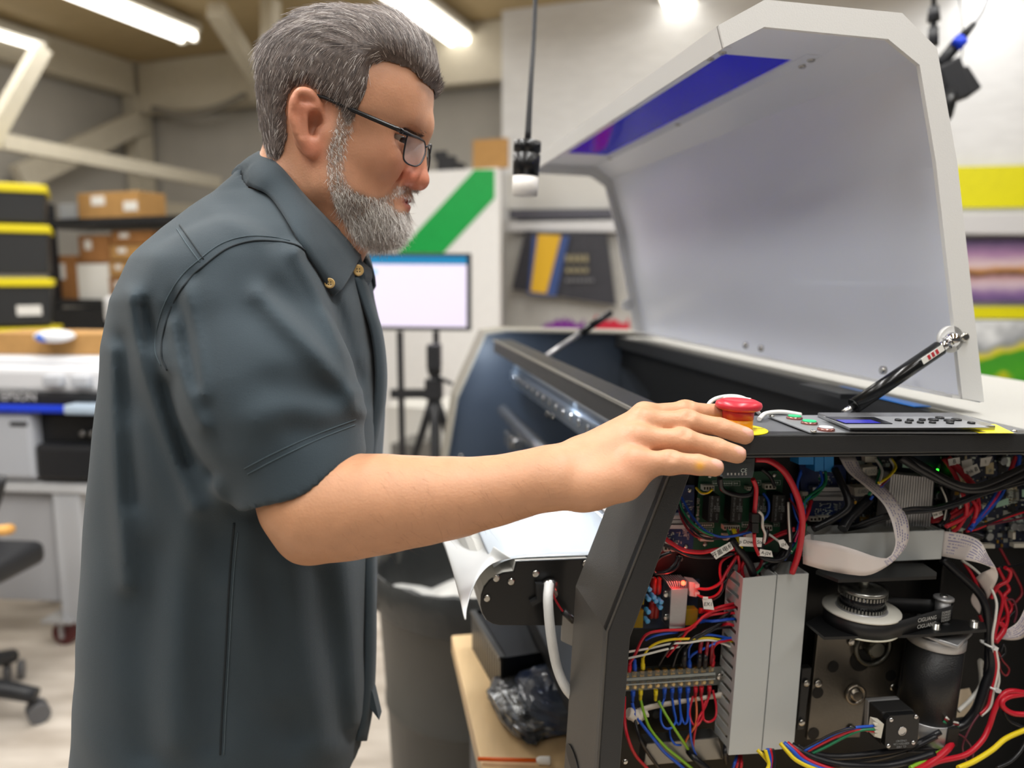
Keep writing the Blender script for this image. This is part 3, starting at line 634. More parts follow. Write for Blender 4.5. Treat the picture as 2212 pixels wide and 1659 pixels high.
# film: lies flat on the platen, then runs over its nose and hangs down to a point
zf0 = pl[0][1] + .0012
fl = [(-.055, zf0), (-.10, zf0), (-.15, zf0), (-.19, zf0), (-.212, zf0 - .0005), (-.228, zf0 - .004), (-.240, zf0 - .011)]
prf = spline([(a, 0, b) for a, b in fl], 4)
G = [[M(q[0], .159 + j / 24 * .42, q[2]) for q in prf] for j in range(25)]
mb = MB(); mb.grid(G); film = obj('film_sheet', mb, mat('white_film', 'd6e0ea', .10, coat=.3), label='glossy white film sheet lying flat on the front platen', cat='film', solid=.0006)
def wpl(x, y, w): return hit(x, y, O + W * w, W)
Lc = spline([wpl(x, y, w) for x, y, w in [(915, 1060, -.235), (940, 1128, -.255), (958, 1172, -.27), (976, 1228, -.285), (990, 1280, -.296), (1000, 1318, -.302), (1005, 1338, -.304)]], 6)
Rc = spline([wpl(x, y, w) for x, y, w in [(1104, 1206, -.228), (1080, 1211, -.236), (1057, 1222, -.25), (1036, 1244, -.268), (1020, 1276, -.285), (1009, 1312, -.298), (1006, 1338, -.304)]], 6)
G = [[Lc[k] * (1 - f) + Rc[k] * f + W * (-.010 * math.sin(f * math.pi) * (1 - k / len(Lc))) for f in np.linspace(0, 1, 12)] for k in range(len(Lc))]
mb = MB(); mb.grid(G); obj('film_offcut', mb, mat('white_film_back', 'd6d8d6', .3), label='pointed white film offcut hanging down in front of the waste bin', cat='film', solid=.0006)

# white braided hose from the platen down along the machine front
mb = MB(); hose = [mu(1186, 1262, UN - .012), mu(1184, 1300, UN - .03), mu(1190, 1370, UN - .035), mu(1203, 1440, UN - .03), mu(1222, 1485, UN - .03), mu(1245, 1512, UN - .02)]
mb.tube(hose, .0058, seg=14, sub=10); hs = obj('white_hose', mb, mat('white_sleeving', 'e9ebea', .45, bump=.3, bscale=500), PR)
mb = MB(); mb.lathe(mu(1186, 1264, UN), -U - ZM * .4, [(0, .011), (.004, .011), (.008, .008), (.016, .0075)], 16); obj('hose_fitting', mb, m_steel, hs)
mb = MB(); mb.tube([mu(1188, 1268, UN - .02), mu(1202, 1300, UN - .02), mu(1222, 1328, UN - .02), mu(1250, 1352, UN - .02)], .0012, sub=6); obj('wire', mb, mat('wire_red', 'b01828', .4), PR)
mb = MB(); mb.cyl(mu(1216, 1320, UN - .02), mu(1240, 1342, UN - .02), .004, seg=6); obj('connector', mb, m_frame, PR)

# ---- lid
LU0, LU1 = .128, 1.34
def lz(x, y): return wz(x, y, LU0)
outer = [lz(x, y) for x, y in [(2122, 868), (2064, 352), (2020, 105), (1945, 30), (1650, 1), (1550, 56)]]
inner = [lz(x, y) for x, y in [(2075, 860), (2018, 352), (1983, 142), (1915, 86), (1648, 60), (1562, 104)]]
LID = MB(); th = .004
def inset(P, d):
    out = []
    for i in range(len(P)):
        a = np.array(P[max(i - 1, 0)]); b = np.array(P[min(i + 1, len(P) - 1)]); t_ = (b - a) / np.linalg.norm(b - a); n = np.array([-t_[1], t_[0]])
        out.append(tuple(np.array(P[i]) + n * d))
    return out
ins = inset(outer, th)
# sheet: back wall, chamfer, top (with window), front chamfer
def sheet(mb, i, u0, u1, f0=0, f1=1):
    a, b, c, d = [np.array(q) for q in (outer[i], outer[i + 1], ins[i + 1], ins[i])]
    p = [a + (b - a) * f0, a + (b - a) * f1, d + (c - d) * f1, d + (c - d) * f0]
    mb.prism([M(q[0], u0, q[1]) for q in p], U * (u1 - u0))
mb = MB(); sheet(mb, 0, LU0, LU1); sheet(mb, 1, LU0, LU1); sheet(mb, 2, LU0, LU1)
WIN = (.31, 1.15, .16, .76)
sheet(mb, 3, LU0, WIN[0]); sheet(mb, 3, WIN[1], LU1); sheet(mb, 3, WIN[0], WIN[1], 0, WIN[2]); sheet(mb, 3, WIN[0], WIN[1], WIN[3], 1)
sheet(mb, 4, LU0, LU1)
lid = obj('lid', mb, m_lidw, PR)
# end flanges and lips
for nm, u0, u1 in (('end_flange', LU0 - .003, LU0 + .003), ('end_flange', LU1 - .003, LU1 + .003)):
    mb = MB()
    for i in range(5): mb.prism([M(q[0], u0, q[1]) for q in (outer[i], outer[i + 1], inner[i + 1], inner[i])], U * (u1 - u0))
    # rounded strut ear
    e = lz(2052, 733); mb.lathe(M(e[0], u0, e[1]), U, [(0, .0165), (u1 - u0, .0165)], 24)
    obj(nm, mb, m_rim, lid)
mb = MB(); mb.prism([M(*(outer[5][0], LU0, outer[5][1])), M(inner[5][0], LU0, inner[5][1]), M(inner[5][0] + .003, LU0, inner[5][1] + .001), M(outer[5][0] + .003, LU0, outer[5][1])], U * (LU1 - LU0)); obj('front_lip', mb, m_rim, lid)
h0, h1 = outer[0], inner[0]
mb = MB(); mb.prism([M(h0[0] - .0, LU0, h0[1] - .0), M(h0[0], LU0, h0[1] + .003), M(h1[0] - .012, LU0, h1[1] + .004), M(h1[0] - .012, LU0, h1[1] + .0)], U * (LU1 - LU0)); obj('hinge_lip', mb, m_rim, lid)
# window strip
def topP(f, u, d=.0):
    a = np.array(ins[3]); b = np.array(ins[4]); q = a + (b - a) * f; return M(q[0], u, q[1] - d)
m_blue = bpy.data.materials.new('blue_acrylic'); m_blue.use_nodes = True; nt = m_blue.node_tree; b_ = nt.nodes['Principled BSDF']
b_.inputs['Base Color'].default_value = srgb('0c08e0'); b_.inputs['Specular IOR Level'].default_value = .2; b_.inputs['Roughness'].default_value = .08; b_.inputs['Transmission Weight'].default_value = .3; b_.inputs['IOR'].default_value = 1.2
mb = MB(); mb.prism([topP(WIN[2] - .03, WIN[0] - .02, -.002), topP(WIN[3] + .03, WIN[0] - .02, -.002), topP(WIN[3] + .03, WIN[1] + .02, -.002), topP(WIN[2] - .03, WIN[1] + .02, -.002)], ZM * .002); obj('window_strip', mb, m_blue, lid)
for f0, f1 in ((WIN[2] - .14, WIN[2] - .02), (WIN[3] + .02, WIN[3] + .12)):
    mb = MB(); mb.prism([topP(f0, WIN[0] - .03, .0012), topP(f1, WIN[0] - .03, .0012), topP(f1, WIN[1] + .03, .0012), topP(f0, WIN[1] + .03, .0012)], ZM * .001); obj('window_frame', mb, m_lidw, lid)
# screws
for f, u in [(.06, .17), (.03, .30), (-.0, .33), (.80, .30), (.82, .33), (.86, .75), (.86, 1.18), (.06, .75), (.06, 1.18), (.9, .16)]:
    mb = MB(); mb.lathe(topP(f, u, .001), -ZM, [(0, .0055), (.0015, .0055), (.003, .0035)], 14); obj('screw', mb, m_scr_, lid)
hv = (np.array(h1) - np.array(h0))
for u in (.62, .68, .27, .235):
    q = M(inner[0][0] - .004, u, inner[0][1] + .018); mb = MB(); mb.lathe(q, -W, [(0, .006), (.005, .006), (.0055, .0045), (.0065, .004)], 14); obj('hinge_bolt', mb, m_scr_, lid)
e = lz(2078, 728); mb = MB(); mb.lathe(M(e[0], LU0 - .003, e[1]), -U, [(0, .0062), (.002, .006), (.004, .0045), (.0042, .003)], 16); obj('strut_bolt', mb, m_scr_, lid)
mb = MB(); mbox(mb, h1[0] - .07, h1[0] - .02, .27, .38, -.004, .003); obj('hinge_plate', mb, m_frame, lid)
# blue protective film left on the hinge side
mb = MB(); mbox(mb, h1[0] - .03, h1[0] - .006, .17, .36, .0006, .002); obj('blue_protective_film', mb, mat('blue_film', '2f7fd8', .3), PR)

# gas struts (near one dark and long, far one pale rod with dark cylinder)
e = lz(2052, 733)
a = M(e[0] - .002, LU0 - .006, e[1]); b = mu(1822, 893, BD + .005); d = (b - a); L = np.linalg.norm(d)
st = MB(); st.cyl(a + d * .115, a + d * .90, .0092, seg=20); st.cyl(a + d * .90, a + d * .905, .0098, seg=20); GS = obj('gas_strut', st, mat('strut_black', '0e0f10', .22), PR)
mb = MB(); mb.cyl(a + d * .02, a + d * .13, .0058, seg=16); mb.sphere(a, .0095, 16, 10); mb.cyl(a + d * .03, a + d * .05, .008, seg=16); obj('ball_socket', mb, mat('chrome', 'd8d8da', .08, 1), GS)
mb = MB(); mb.cyl(a + d * .9, b, .0042, seg=12); obj('rod', mb, m_steel, GS)
sx = np.cross(d / L, U); sx /= np.linalg.norm(sx); nn = np.cross(sx, d / L); nn = nn if nn @ U < 0 else -nn
mb = MB(); q = a + d * .22 + nn * .0094; mb.frame_box(q + sx * -.003, d / L, sx, nn, .016, .004, .0003); sk = obj('sticker', mb, m_paper, GS)
for k in range(3):
    mb = MB(); mb.frame_box(q + sx * -.003 + nn * .0004 + d / L * (-.006 + .006 * k), d / L, sx, nn, .0018, .003, .0002); obj('red_mark', mb, mat('red_ink', 'b8303a', .5), GS)
a = mu(1318, 676, 1.2); b = mu(1180, 770, 1.1); d = b - a
mb = MB(); mb.cyl(a, a + d * .48, .0095, seg=14); GS2 = obj('gas_strut', mb, mat('strut_black', '0e0f10', .22), PR)
mb = MB(); mb.cyl(a + d * .48, b, .0065, seg=12); obj('rod', mb, mat('strut_rod', 'b4b4b4', .3, .6), GS2)

# ---- control deck: emergency stop, buttons, keypad with display
def dk(x, y, h=0.0): return hit(x, y, O + ZM * h, ZM)      # a point on the deck
q = dk(1592, 928)
ES = MB(); ES.lathe(q, ZM, [(0, .031), (.0012, .031)], 40); es = obj('emergency_stop', ES, mat('yellow_plate', 'e9dc18', .4), PR)
mb = MB(); mb.lathe(q, ZM, [(.0012, .0155), (.012, .0155)], 28); obj('collar', mb, mat('amber_collar', 'f0a010', .35), es)
mb = MB(); mb.lathe(q, ZM, [(.012, .0158), (.019, .0162), (.021, .0172)], 32); obj('neck', mb, mat('red_button', 'c02c3a', .3), es)
mb = MB(); prf_ = [(.0205, .0165), (.022, .0215), (.0235, .0232), (.0262, .0238), (.029, .0228), (.0312, .018), (.0318, .0165), (.0312, .015), (.0312, .0)]
mb.lathe(q, ZM, prf_, 44, caps=False); obj('mushroom_head', mb, mat('red_button', 'c02c3a', .3), es)
mb = MB(); mb.tube([q + ZM * .0316 + (W * math.cos(t_) + U * math.sin(t_)) * .0165 for t_ in np.linspace(.3, 2.4, 12)], .0009, seg=6, sub=2); obj('white_arrow', mb, mat('white_print', 'f0ece8', .5), es)
V_ = MB(); put_text(V_, 'STOP', q + ZM * .0014 + W * .024 - U * .001, W, U, .005); obj('lettering', V_, mat('black_print', '181818', .5), es)
# white cable loop behind the button
mb = MB(); mb.tube([dk(1520, 905, .004), mu(1535, 868, .075), mu(1570, 856, .085), mu(1610, 862, .09), mu(1640, 893, .1)], .0022, sub=8); obj('cable', mb, mat('wire_white', 'e6e6e2', .45), PR)
mb = MB(); mb.tube([dk(1640, 905, .003), mu(1655, 893, .09), mu(1690, 890, .1), mu(1730, 896, .1)], .0025, sub=6); obj('cable', mb, mat('wire_white', 'e6e6e2', .45), PR)
# grey control plate
mb = MB(); pp = [dk(1655, 899, .001), dk(2085, 899, .001), dk(2195, 937, .001), dk(1750, 936, .001)]
mb.prism(pp, ZM * .0012); cp = obj('control_plate', mb, mat('plate_grey', '8f9296', .35, .3), PR)
mb = MB(); mb.prism([dk(2060, 917, .0023), dk(2150, 917, .0023), dk(2190, 936, .0023), dk(2115, 936, .0023)], ZM * .0004); obj('yellow_label', mb, mat('yellow_plate', 'e9dc18', .4), cp)
for x, y in [(1667, 900), (1757, 933), (2190, 932), (2065, 902)]:
    mb = MB(); mb.lathe(dk(x, y, .0022), ZM, [(0, .0032), (.0015, .003), (.0022, .001)], 12); obj('screw', mb, m_scr_, cp)
for x, y, c in [(1716, 905, '19a86a'), (1748, 916, '17b070'), (1784, 930, 'cfcfd6')]:
    qq = dk(x, y, .0022); mb = MB(); mb.lathe(qq, ZM, [(0, .0088), (.002, .0088), (.003, .0075)], 26); rb = obj('push_button', mb, mat('button_red_ring', '9c6a64', .25, .8), cp)
    mb = MB(); mb.lathe(qq + ZM * .003, ZM, [(0, .0073), (.0012, .007)], 24); obj('cap', mb, mat('button_' + c, c, .25, emit=c if c != 'cfcfd6' else None, estr=.5), rb)
kp = [(1765, 901), (2060, 901), (2150, 930), (1835, 931)]
mb = MB(); mb.prism([dk(x, y, .0022) for x, y in kp], ZM * .0055); kb = obj('keypad', mb, mat('keypad_steel', '9a9b9e', .25, .8), cp, bevel=.0012)
mb = MB(); mb.prism([dk(x, y, .0078) for x, y in [(1778, 900), (2055, 901), (2138, 924), (1836, 925)]], ZM * .0004); obj('keypad_face', mb, mat('keypad_face', '8a8c90', .35, .3), kb)
mb = MB(); mb.prism([dk(x, y, .0083) for x, y in [(1783, 901), (1888, 902), (1928, 916), (1822, 915)]], ZM * .0008); ds = obj('display', mb, mat('display_black', '0d0e14', .15), kb)
mb = MB(); mb.prism([dk(x, y, .0092) for x, y in [(1806, 907), (1880, 907), (1902, 914), (1826, 914)]], ZM * .0003); obj('display_glass', mb, mat('display_blue', '2a2a96', .15, emit='2a2aa0', estr=.35), ds)
for x, y, r in [(1940, 909, 1), (1966, 909, 1), (1992, 908, 1), (1962, 914, 1), (1988, 914, 1), (2014, 914, 1), (2016, 908, 1.5), (2050, 910, 1.5), (2030, 904, 1.3), (2066, 908, 1.5), (2052, 915, 1.1), (2098, 915, 1.1)]:
    mb = MB(); mb.lathe(dk(x, y, .0083), ZM, [(0, .0036 * r), (.0016, .0036 * r), (.0022, .0028 * r)], 16); obj('key', mb, mat('key_black', '131416', .35), kb)
# =================================================================== electronics in the open end of the printer
def z3(x, y): return 1320 + x / 3.607, 960 + y / 3.607
def z4(x, y): return 1320 + x / 3.615, 1200 + y / 3.615
def z5(x, y): return 1700 + x / 3.607, 960 + y / 3.607
def z6(x, y): return 1700 + x / 4.057, 1250 + y / 4.057
def Z(zf, pts): return [zf(*q) for q in pts]
def EU(zf, x, y, u): return mu(*zf(x, y), u)
def slab(name, zf, pts, u, th, m, par, bevel=0, **k):
    mb = MB(); mb.prism([EU(zf, x, y, u) for x, y in pts], U * th); return obj(name, mb, m, par, bevel=bevel, **k)
def rect(x0, y0, x1, y1, sk=0): return [(x0, y0), (x1, y0), (x1 - sk, y1), (x0 - sk, y1)]
m_pcbb = mat('pcb_blue', '10285c', .4, var=.25, scale=60); m_pcbg = mat('pcb_green', '0d4a30', .4, var=.15, scale=40); m_pcbd = mat('pcb_dark_blue', '141d33', .42, var=.4, scale=90)
m_ww = mat('connector_white', 'cfcbbd', .5); m_silk = mat('silk_white', 'c8d4cc', .6); m_rel = mat('relay_black', '151617', .38)
m_gold = mat('brass', 'b08a3a', .3, .9); m_clear = mat('clear_plastic', 'c8ccc4', .12, alpha=.09)
m_duct = mat('duct_grey', 'b9bdbc', .5); m_amber = mat('amber_fuse', 'a8902a', .2, trans=.35, ior=1.2)
WC = dict(r='b8182a', k='15161a', b='1c4fb8', y='e0c81e', w='dcdad2', g='12724a', o='c05a2a', n='5a2430', p='c22a5a', gy='7fae2a', dr='7c1622')
def wm(c): return mat('wire_' + c, WC[c], .35)
def wire(zf, pts, u, c, r=.0011, par=None, seg=8, name='wire'):
    us = np.full(len(pts), u) if np.isscalar(u) else np.interp(np.linspace(0, 1, len(pts)), np.linspace(0, 1, len(u)), u)
    mb = MB(); mb.tube([EU(zf, x, y, v) for (x, y), v in zip(pts, us)], r, seg=seg, sub=7); return obj(name, mb, wm(c), par or PR)
def screw(zf, x, y, u, r=.003, par=None, m=None):
    mb = MB(); q = EU(zf, x, y, u); mb.lathe(q, -U, [(0, r), (.0008, r), (.0016, r * .75), (.0018, r * .3)], 14); return obj('screw', mb, m or m_scr_, par or PR)
def hdr(zf, x0, y0, x1, y1, u, par, n=4, h=.006):
    c = slab('socket', zf, rect(x0, y0, x1, y1), u - h, h, m_ww, par)
    mb = MB()
    for k in range(n):
        a = x0 + (x1 - x0) * (k + .5) / n; w_ = (x1 - x0) / n * .28
        mb.prism([EU(zf, xx, yy, u - h - .0008) for xx, yy in rect(a - w_, y0 + (y1 - y0) * .25, a + w_, y0 + (y1 - y0) * .8)], U * .0006)
    slabm = obj('pin_row', mb, mat('pin_dark', '2a2418', .4, .5), par); return c
def silkscreen(zf, x0, y0, x1, y1, u, par, n=14, seed=1, s=1.0):
    r = random.Random(seed); mb = MB()
    for k in range(n):
        a, b = r.uniform(x0, x1), r.uniform(y0, y1); w_, h_ = r.choice([(14, 5), (22, 3), (4, 18), (9, 9), (30, 2)]); w_ *= s; h_ *= s
        mb.prism([EU(zf, xx, yy, u) for xx, yy in rect(a, b, a + w_, b + h_)], U * -.0002)
    o = obj('silkscreen', mb, m_silk, par, kind='stuff'); return o
BU = .140
# ---- boards
b1 = slab('circuit_board', z3, [(470, 315), (650, 318), (640, 832), (260, 832), (300, 700)], BU, .002, m_pcbb, PR); b1['label'] = 'dark blue board beside the post'
for k in range(3): slab('heat_sink_rib', z3, rect(390, 552 + k * 38, 612, 582 + k * 38), BU - .010 + .003 * (k == 1), .010, m_alu, b1)
hdr(z3, 500, 358, 548, 400, BU, b1, 3); hdr(z3, 415, 770, 520, 835, BU, b1, 4); hdr(z3, 340, 790, 395, 835, BU, b1, 2)
silkscreen(z3, 480, 430, 630, 540, BU - .0003, b1, 22, 3); silkscreen(z3, 400, 680, 560, 760, BU - .0003, b1, 30, 4)
mb = MB(); put_text(mb, 'aiif', EU(z3, 575, 690, BU - .0004), ZM, -W, .0085); put_text(mb, '1CH_ST', EU(z3, 602, 700, BU - .0004), ZM, -W, .0042); obj('lettering', mb, m_silk, b1)
screw(z3, 612, 358, BU, par=b1); screw(z3, 583, 795, BU, par=b1)
g = slab('circuit_board', z3, [(690, 225), (1345, 205), (1305, 840), (635, 826)], BU, .002, m_pcbg, PR); g['label'] = 'green relay board with four black relays'
for fx in [(765, 400, 852), (938, 398, 1030), (1135, 400, 1195), (1262, 392, 1362)]:
    r_ = slab('relay', z3, [(fx[0], fx[1]), (fx[2], fx[1] + 2), (fx[2] - 12, 612), (fx[0] - 12, 608)], BU - .017, .0168, m_rel, g, bevel=.0006)
rtext = None
for x in (808, 983, 1168, 1312):
    mb = MB()
    for dx, s_, tx in ((-26, .0036, 'HF115FD DC24V-SS'), (0, .0042, 'AB /'), (18, .0034, '8A 250VAC  COM'), (30, .0044, 'HFE')):
        put_text(mb, tx, EU(z3, x + dx, 500 if dx < 10 else 505, BU - .0173), -ZM, W, s_)
    obj('lettering', mb, mat('grey_silk', '8f9496', .6), g)
for q in [(720, 322, 805, 362, 4), (1060, 332, 1105, 358, 3), (1200, 312, 1285, 350, 3), (880, 632, 1003, 668, 7), (1195, 630, 1255, 672, 3)]: hdr(z3, *q[:4], BU, g, q[4], .008)
for q in [(695, 715, 800, 755), (878, 705, 935, 748), (1050, 690, 1100, 730)]: slab('socket', z3, rect(*q), BU - .007, .007, m_ww, g)
for q in [(790, 285, 945, 322), (955, 285, 1005, 322), (1120, 280, 1168, 318), (1270, 280, 1320, 316), (685, 612, 800, 648), (690, 660, 790, 690), (1020, 605, 1080, 645), (1265, 610, 1310, 640)]:
    mb = MB(); x0, y0, x1, y1 = q; t_ = 2.2
    for r4 in ((x0, y0, x1, y0 + t_), (x0, y1 - t_, x1, y1), (x0, y0, x0 + t_, y1), (x1 - t_, y0, x1, y1)): mb.prism([EU(z3, a, b, BU - .0004) for a, b in rect(*r4)], U * .0003)
    for k in range(int((x1 - x0) / 17)): mb.lathe(EU(z3, x0 + 10 + k * 17, (y0 + y1) / 2, BU - .0001), -U, [(0, .0011), (.0003, .0011)], 8)
    obj('outline_print', mb, m_silk, g, kind='stuff')
for x, y in [(770, 245), (1272, 240), (732, 778)]: screw(z3, x, y, BU, par=g)
mb = MB(); put_text(mb, 'Step Board_V07', EU(z3, 676, 520, BU - .0004), ZM, -W, .005); obj('lettering', mb, m_silk, g)
# small blue board right of the big red wire
b2 = slab('circuit_board', z5, [(100, 160), (460, 160), (455, 605), (118, 600)], BU, .002, m_pcbb, PR); b2['label'] = 'dark blue board under the bright blue terminals'
for k in range(3): slab('heat_sink_rib', z5, rect(202, 336 + k * 36, 440, 366 + k * 36), BU - .010 + .003 * (k == 1), .010, m_alu, b2)
mb = MB(); put_text(mb, 'aiif', EU(z5, 380, 490, BU - .0004), ZM, -W, .0085); put_text(mb, '1CH_STEP', EU(z5, 410, 510, BU - .0004), ZM, -W, .0042); obj('lettering', mb, m_silk, b2)
silkscreen(z5, 215, 455, 340, 560, BU - .0003, b2, 34, 6); silkscreen(z5, 240, 200, 360, 320, BU - .0003, b2, 24, 7)
hdr(z5, 180, 568, 235, 600, BU, b2, 2); hdr(z5, 240, 560, 345, 600, BU, b2, 4); hdr(z5, 120, 370, 165, 500, BU, b2, 3)
for q in [(218, 95, 288, 212), (292, 95, 366, 215), (92, 95, 210, 158)]:
    slab('terminal_block', z5, rect(*q), BU - .02, .02, mat('terminal_cyan', '2a86cc', .4), b2, bevel=.0005)
# main board
b3 = slab('circuit_board', z5, [(470, 60), (1900, 40), (1900, 800), (1450, 810), (1200, 690), (490, 660)], BU + .001, .002, m_pcbd, PR); b3['label'] = 'large dark blue main board crowded with small parts'
mb = MB(); r = random.Random(11); mats3 = [mat('smd_grey', '8f938f', .4, .4), m_rel, mat('smd_cream', 'b9ad8a', .5), m_silk, m_gold]
for k in range(620):
    x, y = (r.uniform(500, 820), r.uniform(110, 600)) if k < 180 else (r.uniform(1150, 1890), r.uniform(60, 790))
    w_, h_ = r.choice([(7, 12), (12, 7), (9, 9), (5, 10), (24, 14), (14, 24), (34, 30)] if r.random() > .06 else [(70, 70), (60, 90)]); mb.mi = r.choices([0, 1, 2, 3, 4], [4, 4, 1, 3, 1])[0]
    mb.prism([EU(z5, a, b, BU + .001 - .0012) for a, b in rect(x, y, x + w_, y + h_)], U * .0012)
obj('surface_mount_components', mb, mats3, b3, kind='stuff')
slab('heat_sink_base', z5, [(815, 225), (1150, 258), (1120, 650), (770, 650)], BU - .006, .006, m_alu, b3)
for k in range(17):
    a = k / 16; x0 = 818 + a * 318; y0 = 232 + a * 28; x1 = 778 + a * 330
    slab('heat_sink_fin', z5, [(x0 - 7, y0), (x0 + 7, y0), (x1 + 7, 640), (x1 - 7, 640)], BU - .024, .020, mat('fin_alu', 'c2c3c4', .45, .5), b3)
for q, tx in [([(590, 182), (705, 172), (700, 240), (588, 246)], 'E1001'), ([(525, 338), (690, 330), (665, 400), (530, 405)], 'E100')]:
    c = slab('cement_resistor', z5, q, BU - .018, .016, m_ww, b3, bevel=.0006)
    mb = MB(); put_text(mb, tx, EU(z5, q[0][0] + 70, q[0][1] + 30, BU - .0183), W, ZM, .0075); obj('lettering', mb, mat('grey_silk', '8f9496', .6), b3)
for x, y in [(1735, 628), (1782, 632), (1828, 634), (1545, 705), (1160, 385), (1655, 120), (1540, 105)]:
    mb = MB(); mb.lathe(EU(z5, x, y, BU), -U, [(0, .0055), (.008, .0055), (.0086, .005)], 16); obj('capacitor', mb, mat('cap_silver', '9aa0a4', .25, .9), b3)
for q in [(1440, 780, 1620, 810), (1770, 775, 1900, 805), (610, 95, 700, 140), (1760, 690, 1780, 740)]: slab('socket', z5, rect(*q), BU - .008, .008, m_ww, b3)
for q in [([(905, 130), (930, 130), (1015, 190), (900, 180)], '9fc8b4'), ([(1640, 450), (1722, 415), (1730, 465), (1628, 495)], '9fc8b4'), ([(1832, 352), (1880, 352), (1880, 410), (1832, 410)], '9fc8b4')]:
    slab('green_sticker', z5, q[0], BU - .012, .0004, mat('sticker_mint', q[1], .5), b3)
mb = MB(); put_text(mb, '02207', EU(z5, 1745, 400, BU - .002), ZM, -W, .009); obj('lettering', mb, m_silk, b3)
mb = MB(); mb.sphere(EU(z5, 1172, 200, BU - .006), .0016, 10, 6); obj('green_led', mb, mat('led_green', '30ff40', .3, emit='30ff30', estr=6), b3)
# contact block of the emergency stop, seen under the bar
eb = slab('contact_block', z3, [(868, 118), (1122, 105), (1118, 200), (1105, 262), (872, 266)], .022, .03, mat('smoke_plastic', '5d6468', .15, alpha=.45), PR, bevel=.001)
slab('contact_core', z3, rect(890, 150, 1095, 255), .03, .018, mat('core_dark', '2d3238', .4), eb)
mb = MB(); put_text(mb, 'CE', EU(z3, 1035, 205, .0215), W, ZM, .006); obj('lettering', mb, m_silk, eb)
for k in range(6): slab('contact_pin', z3, rect(905 + k * 28, 222, 917 + k * 28, 240), .0212, .001, m_steel, eb)

# ---- cable ducts
def duct(zf, TL, TR, BR, BL, u0, u1, label, n=15, sides=('l',)):
    P = [EU(zf, *q, u0) for q in (TL, TR, BR, BL)]; n0 = U * (u1 - u0)
    mb = MB(); mb.prism(P, U * .002); ex = (P[1] - P[0]) / np.linalg.norm(P[1] - P[0])
    for a, b in ((P[0], P[3]), (P[1], P[2])):
        mb.prism([a - ex * .0008, b - ex * .0008, b + ex * .0008, a + ex * .0008], U * .007)
    d = obj('cable_duct', mb, m_duct, PR, bevel=.0006); d['label'] = label
    mb = MB(); mb.prism([p_ + n0 for p_ in P], U * .0015); obj('duct_back', mb, m_duct, d)
    for a, b, s in ((P[0], P[3], 1), (P[1], P[2], -1)):
        for k in range(n):
            t0, t1 = k / n, (k + .64) / n
            mb = MB(); q0 = a + (b - a) * t0; q1 = a + (b - a) * t1; mb.prism([q0 + U * .005, q1 + U * .005, q1 + n0, q0 + n0], ex * .0014 * s); obj('duct_finger', mb, m_duct, d)
            if k < n - 1:
                pass
    return d
duct(z4, (1036, 178), (1290, 152), (1166, 1548), (922, 1560), .088, .128, 'left upright grey cable duct')
duct(z4, (1306, 152), (1540, 140), (1422, 1506), (1184, 1526), .090, .128, 'right upright grey cable duct')
duct(z5, (212, 708), (1225, 668), (1198, 894), (216, 940), .098, .13, 'level grey cable duct under the heat sink', n=12)

# ---- flat ribbon cables
m_ffc = mat('ribbon_white', 'dfd6d2', .3, var=.02)
def ribbon(zf, A, B, us, name='ribbon_cable', dash=None, seed=0):
    n = max(len(A), len(B)); s = np.linspace(0, 1, 40)
    def rs(P):
        Q = spline([(x, y, 0) for x, y in P], 8); L = np.r_[0, np.cumsum(np.linalg.norm(np.diff(Q, axis=0), axis=1))]; L /= L[-1]; return np.c_[np.interp(s, L, Q[:, 0]), np.interp(s, L, Q[:, 1])]
    a, b = rs(A), rs(B); uu = np.interp(s, np.linspace(0, 1, len(us)), us)
    du = np.zeros(40)
    G = [[EU(zf, *(a[i] * (1 - f) + b[i] * f), uu[i]) for f in (0, .25, .5, .75, 1)] for i in range(40)]
    mb = MB(); mb.grid(G); o = obj(name, mb, m_ffc, PR, solid=.0004)
    if dash:
        r = random.Random(seed); mb = MB(); G = np.array(G)
        for i in range(dash[0], dash[1]):
            for row in range(dash[2]):
                f0 = .08 + .84 * row / dash[2]; fj = f0 * 4; j = int(fj); w_ = fj - j
                for hf in (0, .5):
                    if r.random() < .22: continue
                    def pt(ii, ff, j=j):
                        jf = ff * 4; jj = min(int(jf), 3); c = G[ii][jj] * (1 - (jf - jj)) + G[ii][jj + 1] * (jf - jj); c2 = G[min(ii + 1, 39)][jj] * (1 - (jf - jj)) + G[min(ii + 1, 39)][jj + 1] * (jf - jj); return c, c2
                    c, c2 = pt(i, f0); e, e2 = pt(i, f0 + .045)
                    p0 = c + (c2 - c) * hf; p1 = c + (c2 - c) * (hf + .34); p2 = e + (e2 - e) * (hf + .34); p3 = e + (e2 - e) * hf
                    mb.prism([q - U * .0006 for q in (p0, p1, p2, p3)], U * .0002)
        obj('ribbon_print', mb, mat('ribbon_ink', '7a76a6', .5), o, kind='stuff')
    return o
ribbon(z5, [(530, 95), (600, 220), (760, 330), (870, 460), (935, 570), (952, 680), (930, 790), (820, 920), (650, 1015), (500, 1015), (300, 980), (140, 935), (128, 930)],
       [(405, 95), (470, 210), (600, 320), (740, 450), (800, 560), (830, 660), (845, 780), (795, 880), (690, 875), (500, 810), (330, 765), (140, 738), (126, 738)], [.13, .115, .10, .085, .07, .06, .055, .06, .075, .092], dash=(1, 24, 5), seed=2)
ribbon(z5, [(126, 738), (150, 708), (190, 700), (215, 715)], [(126, 930), (150, 900), (190, 880), (215, 900)], [.092, .1, .104, .106])
ribbon(z5, [(1225, 675), (1400, 705), (1510, 760), (1570, 870), (1630, 970), (1640, 1050), (1565, 1195)], [(1205, 870), (1330, 893), (1450, 912), (1540, 938), (1590, 965), (1520, 1000), (1470, 1040)], [.098, .085, .07, .06, .06, .07, .09], dash=(2, 26, 7), seed=5)
